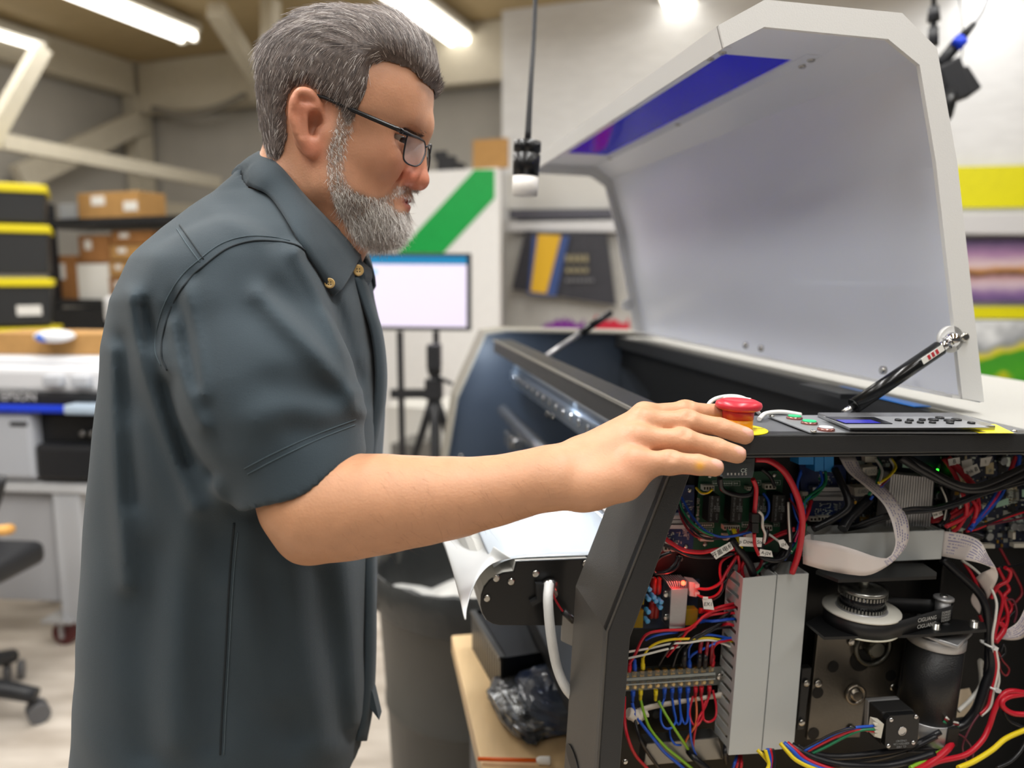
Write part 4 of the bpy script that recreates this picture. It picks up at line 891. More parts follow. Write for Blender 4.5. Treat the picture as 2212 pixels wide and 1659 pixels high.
ribbon(z5, [(1520, 1010), (1490, 1100), (1440, 1180), (1440, 1240), (1490, 1310)], [(1640, 1050), (1580, 1180), (1520, 1250), (1510, 1290), (1500, 1320)], [.09, .1, .11, .115, .12])
ribbon(z5, [(1900, 1150), (1860, 1260), (1800, 1380), (1720, 1440), (1640, 1490)], [(1920, 1400), (1880, 1470), (1820, 1515), (1740, 1525), (1660, 1515)], [.1, .09, .085, .085, .09], dash=(2, 36, 6), seed=9)

# ---- power module with the red lamp
pm_ = slab('power_module', z3, [(250, 1085), (690, 1050), (660, 1420), (150, 1440)], .134, .002, mat('pcb_navy', '16233a', .45), PR)
slab('heat_sink', z3, [(468, 1126), (602, 1120), (576, 1434), (452, 1440)], .108, .025, mat('alu_block', 'a4a7aa', .4, .85, bump=.1, bscale=200), pm_, bevel=.0008)
for k in range(9): slab('heat_sink_fin', z3, [(430 + k * 19, 1066 + k * .0), (440 + k * 19, 1066), (470 + k * 14, 1120), (462 + k * 14, 1120)], .112, .02, m_alu, pm_)
for y in (1165, 1345): screw(z3, 432, y, .115, .0045, pm_)
mb = MB(); mb.sphere(EU(z3, 562, 1080, .104), .0028, 12, 8); obj('red_lamp', mb, mat('led_red', 'ff3020', .3, emit='ff2a18', estr=22), pm_)
pl_ = bpy.data.lights.new('red_lamp_light', 'POINT'); pl_.energy = .05; pl_.color = (1, .05, .04); pl_.shadow_soft_size = .003; po = bpy.data.objects.new('red_lamp_light', pl_); COL.objects.link(po); po.location = EU(z3, 566, 1078, .097)
slab('red_socket', z3, [(608, 1070), (680, 1080), (678, 1120), (665, 1190), (612, 1180)], .116, .016, mat('socket_pale', 'd8b8b4', .4), pm_)
for k in range(2): slab('socket_key', z3, rect(655, 1090 + k * 62, 690, 1120 + k * 62), .112, .008, mat('socket_pale', 'd8b8b4', .4), pm_)
for q in [(585, 1285, 680, 1412), (190, 1130, 265, 1250), (155, 1290, 255, 1432)]:
    f_ = slab('fuse', z3, rect(*q, sk=6), .116, .012, m_amber, pm_, bevel=.0008)
    slab('fuse_blade', z3, rect(q[0] + 25, q[1] + 20, q[2] - 25, q[3] - 20), .121, .002, mat('fuse_metal', '6e5a14', .4, .6), f_)
for x, y in [(327, 1130), (364, 1130), (313, 1315), (345, 1315)]:
    mb = MB(); mb.lathe(EU(z3, x, y + 42, .122), ZM, [(0, .001), (.002, .0038), (.020, .0038), (.0225, .001)], 12); obj('red_capacitor', mb, mat('cap_red', '8e1c18', .3), pm_)
for i, (x, y) in enumerate([(295, 1125), (290, 1200), (345, 1215), (385, 1222), (380, 1265), (287, 1300), (280, 1372), (330, 1185)]):
    a = EU(z3, x - 22, y - 24, .122); b = EU(z3, x + 10, y + 12, .112); d = b - a; mb = MB(); mb.lathe(a, d, [(0, .002), (.002, .0032), (.005, .0026), (np.linalg.norm(d) - .004, .0026), (np.linalg.norm(d) - .001, .0032), (np.linalg.norm(d), .002)], 12); obj('blue_resistor', mb, mat('res_blue', '4fa6d8', .35), pm_)
# ---- terminal strip
tsb = slab('terminal_strip', z4, [(100, 918), (890, 868), (880, 1006), (95, 1062)], .124, .012, mat('strip_base', '23241f', .4), PR)
slab('clear_cover', z4, [(100, 918), (890, 868), (880, 1006), (95, 1062)], .112, .0015, m_clear, tsb)
for f in (.33, .4, .66):
    slab('cover_ridge', z4, [(100, 918 + 140 * f), (815, 872 + 137 * f), (815, 878 + 137 * f), (100, 925 + 140 * f)], .1105, .0014, mat('ridge_pale', '9aa09c', .25), tsb)
for k in range(12):
    x = 125 + k * 60; y = 932 - k * 4.1
    for dy in (0, 95):
        c = slab('terminal', z4, [(x - 17, y - 22 + dy), (x + 17, y - 24 + dy), (x + 15, y + 22 + dy), (x - 19, y + 24 + dy)], .118, .005, m_gold, tsb, bevel=.0004)
        mb = MB(); mb.lathe(EU(z4, x, y + dy, .118), -U, [(0, .0026), (.0012, .0026), (.0018, .002)], 10); obj('terminal_screw', mb, mat('screw_brass', 'c0a468', .25, 1), tsb)
screw(z4, 850, 945, .111, .0045, tsb)
def lug(x0, y0, x1, y1, c, u=.116):
    a, b = EU(z4, x0, y0, u), EU(z4, x1, y1, u); d = b - a; L = np.linalg.norm(d); mb = MB(); mb.lathe(a, d, [(0, .0035), (L * .45, .0036), (L * .5, .0028), (L * .95, .0026), (L, .0018)], 12, scale2=.75); return obj('cable_lug', mb, wm(c), PR)
for x, y, c in [(185, 895, 'b'), (248, 885, 'y'), (612, 870, 'b'), (790, 862, 'r'), (140, 905, 'r')]: lug(x, y, x + (12 if c == 'r' else 0), y - 85, c)
for x, y, c in [(172, 1055, 'b'), (232, 1045, 'y'), (350, 1048, 'y'), (418, 1035, 'b'), (478, 1030, 'b'), (538, 1030, 'b'), (600, 1028, 'b'), (660, 1025, 'r'), (706, 1022, 'r'), (768, 1018, 'r')]: lug(x, y, x - 4, y + 85, c)
# cable pieces above and below the strip
for pts, c, r_ in [([(140, 850), (190, 770), (240, 660), (300, 605), (420, 585), (600, 570), (740, 470), (960, 375)], 'r', .0016),
                   ([(270, 660), (330, 630), (420, 610), (520, 600)], 'b', .0015),
                   ([(250, 800), (290, 730), (370, 680), (480, 655), (620, 650), (760, 645), (860, 660), (985, 672)], 'y', .0015),
                   ([(420, 780), (470, 720), (560, 620), (640, 560), (730, 470), (850, 410), (970, 378)], 'r', .0016),
                   ([(440, 790), (490, 730), (600, 590), (660, 555)], 'r', .0014),
                   ([(370, 860), (430, 760), (520, 640), (640, 560)], 'k', .0016), ([(480, 870), (530, 740), (640, 640), (800, 560), (960, 440)], 'k', .0017),
                   ([(545, 865), (590, 720), (700, 610), (830, 540), (930, 470)], 'k', .0018), ([(560, 800), (600, 700), (700, 630), (830, 570), (980, 560)], 'k', .0015),
                   ([(120, 755), (300, 725), (460, 690), (600, 680), (760, 660), (880, 690), (985, 745)], 'w', .0013),
                   ([(120, 805), (260, 775), (420, 735), (560, 705)], 'w', .0013),
                   ([(612, 800), (650, 765), (740, 720), (830, 680), (900, 650), (985, 640)], 'b', .0016),
                   ([(606, 800), (612, 720), (660, 650), (720, 620), (820, 625), (960, 655)], 'b', .0014),
                   ([(800, 790), (795, 730), (830, 685), (900, 665), (985, 650)], 'r', .0016),
                   ([(690, 850), (692, 770), (700, 700), (715, 640)], 'dr', .0024), ([(735, 850), (745, 760), (760, 640)], 'dr', .0022), ([(780, 840), (785, 740), (800, 640)], 'dr', .002),
                   ([(685, 870), (690, 800), (695, 760)], 'k', .003), ([(730, 870), (735, 800), (738, 760)], 'k', .003), ([(570, 860), (572, 790), (580, 720)], 'k', .003),
                   ([(720, 430), (790, 435), (880, 415), (1005, 400)], 'r', .0017), ([(740, 440), (850, 400), (970, 370)], 'r', .0015),
                   ([(710, 510), (800, 512), (900, 500), (1010, 492)], 'b', .0018), ([(720, 490), (800, 460), (960, 450), (1000, 480)], 'r', .0015),
                   ([(780, 520), (880, 470), (980, 425)], 'k', .0014), ([(850, 545), (920, 535), (985, 560)], 'r', .0018), ([(640, 660), (740, 600), (860, 540)], 'k', .0014),
                   ([(670, 255), (760, 262), (850, 215), (900, 130), (990, -10)], 'r', .0018), ([(655, 300), (740, 330), (820, 310), (865, 240), (850, 130), (870, 40), (990, -30)], 'r', .0015),
                   ([(690, 330), (760, 355), (840, 320), (880, 250), (930, 130), (985, 20)], 'k', .0012), ([(700, 255), (800, 250), (880, 210), (960, 110)], 'k', .0012)]:
    wire(z4, pts, [.114, .10, .108], c, r_)
lug(690, 432, 745, 432, 'r', .112); lug(678, 510, 735, 510, 'b', .112)
for x0, c in ((418, 'b'), (478, 'b'), (538, 'b')):
    pass
for pts, c, r_ in [([(414, 1115), (390, 1200), (390, 1290), (420, 1345), (470, 1345), (505, 1290), (490, 1200), (478, 1115)], 'b', .0014),
                   ([(478, 1115), (490, 1230), (520, 1315), (545, 1290), (540, 1200), (534, 1115)], 'b', .0014), ([(534, 1115), (545, 1230), (570, 1310), (595, 1290), (600, 1200), (598, 1115)], 'b', .0014),
                   ([(600, 1110), (615, 1250), (620, 1400), (640, 1500), (665, 1560)], 'b', .0013), ([(455, 1345), (465, 1420), (500, 1475), (545, 1480)], 'b', .0013),
                   ([(660, 1105), (668, 1200), (660, 1320), (610, 1400), (575, 1465)], 'o', .0014), ([(640, 1100), (615, 1200), (625, 1290), (665, 1330), (710, 1270), (716, 1180), (704, 1105)], 'r', .0014),
                   ([(765, 1100), (730, 1190), (680, 1280), (650, 1400), (640, 1500)], 'r', .0015), ([(795, 1050), (820, 1170), (815, 1260), (770, 1298), (725, 1280), (720, 1200), (740, 1130)], 'r', .0014),
                   ([(165, 1150), (190, 1240), (250, 1330), (330, 1430), (420, 1540), (560, 1659), (640, 1760)], 'b', .0020), ([(232, 1130), (260, 1240), (310, 1360), (420, 1490), (540, 1590), (640, 1670)], 'gy', .0018),
                   ([(370, 1135), (420, 1230), (500, 1360), (560, 1450), (600, 1510)], 'gy', .0018), ([(190, 1180), (190, 1300), (230, 1440), (300, 1560), (380, 1670)], 'k', .0020),
                   ([(105, 1100), (105, 1280), (130, 1420), (190, 1560), (290, 1670)], 'r', .0020), ([(590, 1510), (650, 1580), (740, 1659), (800, 1720)], 'k', .0042),
                   ([(985, 1560), (965, 1620), (940, 1700)], 'b', .0018), ([(1000, 1560), (985, 1630), (975, 1700)], 'r', .0018), ([(1015, 1560), (1018, 1630), (1000, 1700)], 'r', .0018), ([(905, 1440), (890, 1530), (900, 1620)], 'k', .003)]:
    wire(z4, pts, [.115, .095, .105], c, r_)
# flat white strap behind the lugs
mb = MB(); A = spline([EU(z4, *q, .120) for q in [(130, 1225), (300, 1165), (500, 1130), (700, 1100), (900, 1060), (935, 1075)]], 6); B_ = spline([EU(z4, *q, .120) for q in [(140, 1270), (300, 1205), (500, 1165), (700, 1130), (900, 1105), (940, 1085)]], 6)
mb.grid([A, B_]); obj('white_strap', mb, mat('strap_white', 'd8cfc2', .6, bump=.4, bscale=200), PR, solid=.0015)
mb = MB(); q = EU(z4, 200, 1250, .112); mb.tube([EU(z4, 130, 1225, .112), q, EU(z4, 285, 1225, .112)], [.006, .009, .004], sub=6); V = np.array(mb.v); mb.v = [tuple(q) for q in V + rng.normal(0, .0008, V.shape)]; obj('strap_end', mb, mat('strap_white', 'd8cfc2', .6), PR)
slab('steel_bracket', z4, [(280, 1468), (840, 1420), (880, 1590), (255, 1642)], .11, .02, mat('brushed_steel', '8b8a86', .35, .9, aniso=(1, 1, 20), bump=.1, bscale=60), PR, bevel=.001)
screw(z4, 110, 1608, .02); screw(z4, 350, 1235, .135, .006, m=m_dark)

# ---- loom around the green board
for pts, c, r_, u_ in [([(1105, 270), (1130, 340), (1125, 450), (1115, 545)], 'r', .0026, [.06, .07]), ([(1115, 690), (1120, 780), (1150, 860)], 'r', .002, [.07, .09]),
                  ([(1125, 115), (1230, 125), (1340, 200), (1420, 330), (1480, 500), (1490, 650), (1460, 850), (1410, 1000)], 'r', .0036, [.06, .05, .055, .08]),
                  ([(510, 400), (530, 480), (600, 600), (720, 690), (830, 725), (960, 705), (1060, 660), (1090, 560)], 'n', .0012, [.13, .1, .1]),
                  ([(520, 400), (560, 520), (650, 630), (760, 700), (900, 720)], 'g', .0014, [.13, .1, .1]), ([(545, 405), (620, 540), (720, 660), (830, 715), (950, 715), (1100, 680)], 'b', .0014, [.13, .1, .09]),
                  ([(505, 400), (540, 520), (620, 650), (740, 735), (900, 725)], 'k', .0014, [.13, .1, .1]), ([(525, 470), (560, 600), (650, 710), (780, 735)], 'dr', .0015, [.13, .1]),
                  ([(380, 700), (470, 770), (570, 825), (700, 840), (820, 820), (960, 815)], 'r', .0026, [.115, .1]), ([(360, 760), (480, 810), (620, 870), (780, 880), (960, 850)], 'k', .0022, [.115, .1]),
                  ([(850, 260), (860, 340), (920, 380), (1020, 400), (1090, 385), (1120, 330)], 'k', .0028, [.06, .07, .07]), ([(835, 200), (840, 300), (890, 360), (960, 390)], 'k', .0018, [.07, .08]),
                  ([(660, 335), (700, 375), (750, 378), (790, 350)], 'y', .0013, [.12, .1]), ([(665, 345), (710, 385), (760, 370), (795, 345)], 'w', .0012, [.122, .102]),
                  ([(1185, 380), (1225, 440), (1225, 530), (1185, 590)], 'b', .0015, [.11, .09]), ([(1170, 190), (1240, 250), (1275, 330)], 'k', .0022, [.12, .115]),
                  ([(945, 660), (970, 720), (1010, 800)], 'y', .0016, [.12, .1]), ([(960, 660), (990, 730), (1020, 810)], 'y', .0014, [.12, .1]), ([(905, 660), (940, 740), (1000, 830)], 'g', .0013, [.12, .1]),
                  ([(990, 660), (985, 740), (1010, 820), (1060, 880)], 'dr', .0014, [.12, .1]), ([(935, 740), (970, 790), (1060, 900), (1110, 1020)], 'k', .0048, [.105, .1]),
                  ([(1215, 660), (1200, 740), (1160, 830), (1180, 880), (1280, 905), (1360, 870), (1395, 760), (1385, 600), (1380, 450)], 'k', .0030, [.11, .09, .1]),
                  ([(1395, 760), (1385, 600), (1380, 450)], 'w', .0012, [.088, .09]), ([(1225, 660), (1210, 740), (1200, 775)], 'r', .0013, [.12, .1]), ([(1205, 770), (1300, 715), (1430, 665)], 'r', .0018, [.115, .1]),
                  ([(1220, 740), (1320, 690), (1430, 650)], 'r', .0016, [.118, .1]), ([(1230, 700), (1300, 750), (1400, 830)], 'w', .0014, [.11, .1]),
                  ([(1480, 200), (1450, 330), (1470, 560), (1430, 760), (1370, 850)], 'b', .0016, [.12, .1]), ([(1400, 380), (1440, 560), (1490, 640)], 'b', .0014, [.12, .1]), ([(1390, 420), (1440, 500), (1480, 600)], 'dr', .0013, [.12, .1]),
                  ([(1620, 260), (1650, 320), (1520, 420), (1500, 500), (1480, 700), (1400, 850)], 'g', .0016, [.12, .1, .1]), ([(1560, 440), (1530, 520), (1500, 600)], 'r', .0024, [.12, .1]), ([(1660, 230), (1640, 330), (1520, 440), (1510, 560)], 'b', .0013, [.125, .105]),
                  ([(1470, 640), (1400, 760), (1350, 850), (1250, 980)], 'k', .0035, [.11, .1]), ([(1430, 700), (1300, 880), (1200, 960)], 'k', .003, [.115, .105]), ([(1260, 880), (1180, 960), (1130, 1010)], 'g', .0013, [.115, .1]),
                  ([(1050, 880), (1020, 960), (1030, 1040)], 'r', .0022, [.105, .11]), ([(990, 860), (1000, 950), (990, 1000)], 'r', .0018, [.105, .11]), ([(1180, 900), (1150, 960), (1080, 1020)], 'dr', .0018, [.105, .11]),
                  ([(520, 870), (500, 930), (440, 985), (350, 1000), (330, 950), (380, 880), (470, 840)], 'k', .0022, [.12, .1]), ([(545, 880), (510, 960), (440, 1000), (340, 1010)], 'k', .0016, [.12, .1]),
                  ([(1150, 520), (1180, 560), (1180, 640), (1200, 700), (1190, 770)], 'w', .0016, [.09, .09])]:
    wire(z3, pts, u_, c, r_)
slab('connector', z3, rect(1098, 545, 1155, 610), .062, .008, m_rel, PR, bevel=.0006); slab('connector', z3, rect(1100, 615, 1152, 690), .064, .008, m_rel, PR, bevel=.0006)
screw(z3, 535, 890, .148, .005)
def tagl(zf, pts, text, size, u, ax=None):
    P = [EU(zf, *q, u) for q in pts]; mb = MB(); mb.prism(P, U * .0004); o = obj('cable_tag', mb, m_paper, PR)
    if text:
        a = P[1] - P[0]; n = np.cross(U, a / np.linalg.norm(a)); n = n if n @ ZM > 0 else -n
        mb = MB(); put_text(mb, text, sum(P) / 4 - U * .0004, a, n, size); obj('lettering', mb, mat('black_print', '181818', .5), o)
    return o
tagl(z3, [(1000, 722), (1180, 727), (1172, 800), (998, 792)], 'Up Down Step', .0062, .085)
tagl(z3, [(775, 845), (925, 760), (955, 812), (818, 896)], '开盖电机', .0072, .088)
tagl(z3, [(1162, 815), (1250, 830), (1262, 878), (1148, 868)], 'A-J24', .0055, .088)
tagl(z3, [(1300, 748), (1345, 740), (1415, 838), (1320, 800)], 'J24', .005, .092)
tagl(z3, [(712, 1205), (785, 1205), (804, 1290), (722, 1282)], 'EX1', .0065, .098); tagl(z3, rect(716, 1188, 756, 1204), None, 0, .096)
tagl(z5, [(1375, 195), (1480, 150), (1508, 215), (1400, 265)], 'Ink B', .0075, .095)
tagl(z5, [(1255, 115), (1345, 100), (1350, 150), (1265, 168)], 'B', .0075, .1); tagl(z5, [(1510, 110), (1600, 95), (1570, 165), (1505, 175)], 'S', .005, .1); tagl(z5, [(1360, 130), (1440, 110), (1450, 180), (1370, 200)], None, 0, .103)
tagl(z5, [(1130, 530), (1205, 510), (1215, 550), (1145, 580)], 'Ink W', .005, .1)
# ---- loom on the right
for pts, c, r_, u_ in [([(880, 95), (1050, 200), (1250, 300), (1400, 350), (1560, 340), (1700, 290), (1900, 200)], 'k', .0055, [.1, .08, .08]), ([(930, 95), (1100, 190), (1280, 290), (1440, 330), (1600, 290), (1900, 150)], 'k', .004, [.1, .07, .07]),
                  ([(400, 640), (500, 640), (640, 590), (800, 540), (960, 500), (1150, 490), (1350, 430), (1560, 350), (1900, 240)], 'k', .0022, [.12, .085, .08]), ([(420, 655), (560, 640), (720, 580), (900, 520), (1120, 505), (1330, 450), (1560, 365), (1900, 265)], 'k', .0022, [.12, .083, .078]), ([(440, 670), (600, 640), (760, 585), (930, 535), (1130, 520), (1340, 465), (1560, 380), (1900, 285)], 'k', .0022, [.12, .081, .078]),
                  ([(370, 190), (420, 290), (475, 420), (470, 500), (360, 580), (200, 660)], 'k', .0045, [.12, .09, .1]), ([(640, 420), (560, 500), (480, 580), (430, 660)], 'k', .006, [.11, .09]),
                  ([(700, 110), (730, 170), (700, 290), (640, 390)], 'g', .0018, [.13, .1]), ([(690, 110), (740, 200), (720, 300)], 'w', .0016, [.128, .1]), ([(810, 110), (845, 180), (790, 250), (715, 300)], 'y', .0018, [.128, .1]), ([(800, 110), (835, 190), (770, 265), (720, 310)], 'w', .0014, [.128, .1]), ([(850, 180), (800, 250), (730, 320)], 'dr', .0016, [.128, .1]), ([(840, 230), (780, 280), (735, 330)], 'b', .0014, [.128, .1]), ([(670, 400), (650, 430)], 'b', .0016, .1),
                  ([(300, 210), (300, 300), (230, 390), (150, 440), (110, 520), (140, 620)], 'g', .0018, [.12, .1]), ([(260, 210), (270, 300), (180, 400), (120, 470)], 'b', .0014, [.12, .1]), ([(110, 220), (80, 330), (100, 560), (40, 800), (-20, 900)], 'b', .0017, [.12, .1]), ([(90, 260), (75, 400), (100, 620), (60, 760)], 'p', .0013, [.12, .1]), ([(180, 420), (175, 500), (140, 590)], 'r', .002, [.12, .1]), ([(150, 620), (120, 760), (80, 880)], 'g', .0016, [.11, .1]),
                  ([(1250, 105), (1310, 160), (1400, 260), (1450, 320)], 'r', .0042, [.11, .09]), ([(1220, 110), (1300, 220), (1340, 300), (1370, 380), (1400, 520), (1340, 640), (1290, 680)], 'r', .0026, [.11, .09, .1]), ([(1450, 320), (1440, 420), (1480, 500), (1440, 620), (1390, 690)], 'r', .0024, [.1, .09, .1]), ([(1480, 400), (1460, 480), (1380, 570), (1240, 640)], 'r', .0026, [.1, .09]), ([(1110, 600), (1240, 580), (1340, 530), (1400, 490), (1400, 440)], 'r', .003, [.12, .09]), ([(1120, 580), (1250, 550), (1330, 500)], 'r', .0022, [.12, .1]), ([(1490, 400), (1500, 500), (1450, 600), (1400, 680)], 'r', .0016, [.1, .095]),
                  ([(1700, 320), (1660, 400), (1560, 520), (1480, 600), (1420, 670)], 'b', .0028, [.11, .09]), ([(1680, 320), (1620, 420), (1530, 530), (1450, 620)], 'p', .0022, [.11, .088]), ([(1650, 330), (1600, 430), (1520, 540), (1440, 640)], 'b', .002, [.11, .086]), ([(1780, 100), (1750, 180), (1700, 320)], 'r', .0025, [.12, .1]), ([(1810, 90), (1790, 190), (1740, 320)], 'b', .003, [.12, .105]),
                  ([(1900, 510), (1740, 560), (1600, 610), (1480, 660), (1400, 680)], 'r', .0014, [.1, .09]), ([(1900, 490), (1740, 545), (1600, 600), (1450, 655)], 'k', .0016, [.1, .092]), ([(1900, 560), (1760, 590), (1560, 630)], 'n', .0014, [.1, .092]),
                  ([(1180, 300), (1230, 420), (1240, 560), (1180, 640)], 'k', .0026, [.12, .1]), ([(1220, 310), (1262, 440), (1262, 560), (1210, 640)], 'k', .0022, [.12, .1]), ([(1200, 330), (1245, 450), (1225, 590)], 'w', .001, [.11, .098]),
                  ([(1380, 690), (1470, 700), (1530, 720)], 'k', .004, [.1, .09]), ([(1660, 810), (1720, 920), (1790, 1040), (1830, 1150), (1790, 1220), (1700, 1300)], 'dr', .0018, [.12, .1]), ([(1900, 890), (1800, 940), (1640, 960)], 'k', .0016, [.12, .1])]:
    wire(z5, pts, u_, c, r_)
# main black loom falling on the right with red and white wires and zip ties
for pts, c, r_, u_ in [([(1210, 890), (1330, 1000), (1470, 1130), (1540, 1240), (1570, 1400), (1570, 1660), (1560, 1800)], 'k', .0050, [.1, .08, .075]), ([(1360, 900), (1470, 980), (1570, 1090), (1630, 1220), (1625, 1350), (1600, 1540), (1650, 1800), (1640, 1900)], 'w', .0016, [.1, .07, .07]),
                  ([(1380, 920), (1450, 1030), (1500, 1150), (1570, 1330), (1600, 1540)], 'r', .0022, [.1, .075]), ([(1420, 950), (1500, 1080), (1560, 1250), (1600, 1480)], 'k', .002, [.1, .078]), ([(1590, 1200), (1640, 1110), (1720, 1060), (1740, 990), (1700, 960)], 'r', .0024, [.09, .08]), ([(1640, 960), (1700, 1070), (1730, 1130), (1690, 1190), (1720, 1330), (1690, 1450), (1610, 1540)], 'r', .0022, [.1, .08]),
                  ([(1620, 1110), (1680, 1210), (1640, 1390), (1610, 1520)], 'r', .002, [.095, .08]), ([(1780, 1290), (1700, 1380), (1660, 1470), (1620, 1540)], 'k', .0022, [.095, .08]), ([(1690, 1220), (1760, 1210), (1790, 1300), (1770, 1390)], 'n', .0012, [.09, .085]), ([(1500, 1330), (1540, 1420), (1590, 1530)], 'r', .002, [.095, .08]), ([(1650, 1380), (1690, 1440), (1620, 1540)], 'r', .0035, [.088, .08]), ([(1680, 1160), (1750, 1280), (1640, 1400)], 'r', .0018, [.1, .09])]:
    wire(z5, pts, u_, c, r_)
for pts, c, r_, u_ in [([(1790, 600), (1790, 780), (1740, 930), (1690, 1080), (1640, 1180), (1560, 1270), (1480, 1310)], 'k', .0060, [.075, .07, .075]), ([(1810, 600), (1830, 780), (1790, 980), (1760, 1110), (1690, 1190)], 'r', .0018, [.07, .065]), ([(1830, 620), (1850, 780), (1810, 980), (1780, 1120), (1700, 1200)], 'w', .0018, [.07, .065]),
                  ([(1730, 770), (1690, 720), (1700, 850), (1690, 950), (1610, 1060), (1500, 1160)], 'w', .0028, [.1, .08]), ([(1870, 640), (1900, 580), (1910, 650), (1860, 700)], 'k', .0014, .08), ([(1850, 640), (1890, 720), (1945, 790), (1920, 850), (1870, 800), (1860, 720)], 'dr', .0012, .08),
                  ([(1200, 1659), (1330, 1600), (1560, 1545), (1700, 1430), (1770, 1300), (1820, 1150), (1880, 1030), (1960, 985), (2090, 1000)], 'r', .0032, [.03, .05, .05]), ([(2100, 1010), (1960, 1030), (1890, 1070), (1900, 1130), (1980, 1180), (2100, 1190)], 'r', .0032, [.05, .04]), ([(1900, 1160), (1960, 1250), (2090, 1310)], 'k', .0024, [.06, .05]),
                  ([(1080, 1659), (1200, 1600), (1290, 1550), (1370, 1500)], 'gy', .0024, [.03, .05]), ([(1500, 1660), (1640, 1600), (1800, 1500), (1920, 1400), (2100, 1320)], 'y', .003, [.02, .03, .04]), ([(1840, 1659), (1960, 1600), (2040, 1520), (2100, 1420)], 'k', .002, [.02, .03]), ([(1130, 1690), (1250, 1620), (1390, 1510), (1440, 1450)], 'r', .0042, [.025, .05]), ([(1200, 1690), (1320, 1600), (1430, 1500)], 'b', .002, [.035, .05]),
                  ([(1500, 1360), (1560, 1400), (1630, 1510), (1600, 1640), (1540, 1500), (1560, 1400), (1620, 1280), (1680, 1190)], 'n', .0012, [.05, .06]),
                  ([(-60, 1440), (0, 1510), (80, 1590), (220, 1660), (340, 1700)], 'y', .0024, [.06, .03]), ([(-30, 1440), (40, 1500), (130, 1590), (290, 1665), (420, 1700)], 'b', .003, [.06, .03]), ([(0, 1440), (70, 1500), (180, 1590), (350, 1660), (480, 1700)], 'r', .003, [.06, .03]), ([(40, 1460), (120, 1510), (240, 1570), (420, 1620), (600, 1640), (860, 1640), (1100, 1590), (1290, 1530)], 'k', .0042, [.06, .035, .04]), ([(100, 1480), (260, 1540), (440, 1560), (700, 1540), (960, 1500), (1180, 1430), (1340, 1340)], 'k', .0038, [.07, .05, .05]), ([(300, 1590), (560, 1600), (840, 1560), (1100, 1480), (1310, 1380)], 'k', .0034, [.065, .045]), ([(1480, 1310), (1480, 1380), (1380, 1470), (1180, 1500), (1040, 1500)], 'k', .0034, [.06, .05]),
                  ([(-260, 1500), (-200, 1560), (-140, 1640), (-90, 1720)], 'y', .0022, [.06, .04]), ([(-190, 1500), (-170, 1570), (-160, 1640), (-200, 1720)], 'y', .0022, [.05, .04]), ([(-170, 1490), (-150, 1570), (-150, 1660), (-170, 1720)], 'b', .0022, [.05, .04]), ([(-150, 1490), (-130, 1570), (-140, 1660), (-150, 1720)], 'r', .0022, [.05, .04]), ([(-130, 1490), (-110, 1580), (-130, 1720)], 'k', .0022, [.05, .04]),
                  ([(150, 1510), (300, 1420), (460, 1340), (600, 1305), (770, 1290)], 'b', .0016, [.05, .035]), ([(170, 1520), (320, 1440), (470, 1370), (620, 1325), (770, 1340)], 'r', .0014, [.05, .034]), ([(215, 1535), (350, 1470), (500, 1390), (640, 1330), (770, 1320)], 'g', .0016, [.05, .033]), ([(110, 1510), (260, 1430), (420, 1350), (600, 1300)], 'k', .0013, [.052, .036]),
                  ([(1395, 1215), (1440, 1250), (1500, 1265)], 'w', .0013, [.05, .06]), ([(1385, 1230), (1430, 1265), (1500, 1280)], 'dr', .0014, [.05, .06]), ([(1375, 1250), (1420, 1290), (1500, 1300)], 'g', .0014, [.05, .06])]:
    wire(z6, pts, u_, c, r_)
for x, y in [(1775, 582), (1800, 950)]:
    q = EU(z6, x, y, .07); mb = MB(); d_ = ZM * .9 + W * .25
    n_ = np.cross(d_, U); n_ /= np.linalg.norm(n_); ring = [q + U * .002 + (n_ * math.cos(t_) * .0075 + U * math.sin(t_) * .0095) for t_ in np.linspace(0, 2 * math.pi, 20)]
    mb.tube(ring, .0013, seg=6, sub=1); mb.frame_box(q - U * .0085, n_, U, np.cross(n_, U), .003, .002, .0022); obj('zip_tie', mb, mat('tie_white', 'dcdcda', .4), PR)
# pale end of loom and stray paper near the motor
slab('paper_scrap', z6, [(1490, 980), (1600, 960), (1650, 1100), (1600, 1200), (1470, 1220)], .135, .001, mat('paper_cream', 'cfc2ac', .7), PR)

# ---- drive: gear plate, pulleys, belt, motors
gpz = [(272, 485), (1045, 500), (965, 1035), (690, 1035), (640, 1390), (175, 1412)]
gp_ = slab('gear_plate', z6, gpz, .118, .006, mat('oiled_steel', '68645d', .38, .85, var=.15, scale=12, bump=.15, bscale=300), PR, bevel=.0008)
for x, y, r in [(405, 772, .0075), (817, 662, .0072), (909, 850, .0075), (270, 1000, .0075), (232, 1358, .0078)]:
    mb = MB(); mb.lathe(EU(z6, x, y, .1175), -U, [(0, r), (.0004, r)], 24); obj('bore', mb, mat('bore_black', '060606', .6), gp_)
mb = MB(); mb.lathe(EU(z6, 645, 715, .1175), -U, [(0, .0145), (.0006, .0145)], 28); obj('bore', mb, mat('bore_black', '060606', .6), gp_)
for x, y in [(275, 920), (935, 952), (565, 1320), (570, 555), (908, 532)]: screw(z6, x, y, .116, .0052, gp_)
mb = MB(); q = EU(z6, 740, 585, .118); mb.lathe(q, -U, [(0, .026), (.006, .026), (.006, .021), (.001, .0205)], 36, caps=False); mb.lathe(q, -U, [(.0, .012), (.012, .0115), (.013, .009)], 24); br_ = obj('bearing_ring', mb, mat('bearing_grey', '55554f', .3, .8), gp_)
mb = MB(); q = EU(z6, 585, 1000, .118); mb.lathe(q, -U, [(0, .0135), (.006, .0135), (.006, .010), (.003, .0098), (.003, .0075), (.008, .0072), (.0085, .006)], 28); obj('shaft_boss', mb, mat('boss_steel', '8a8378', .25, .9), gp_)
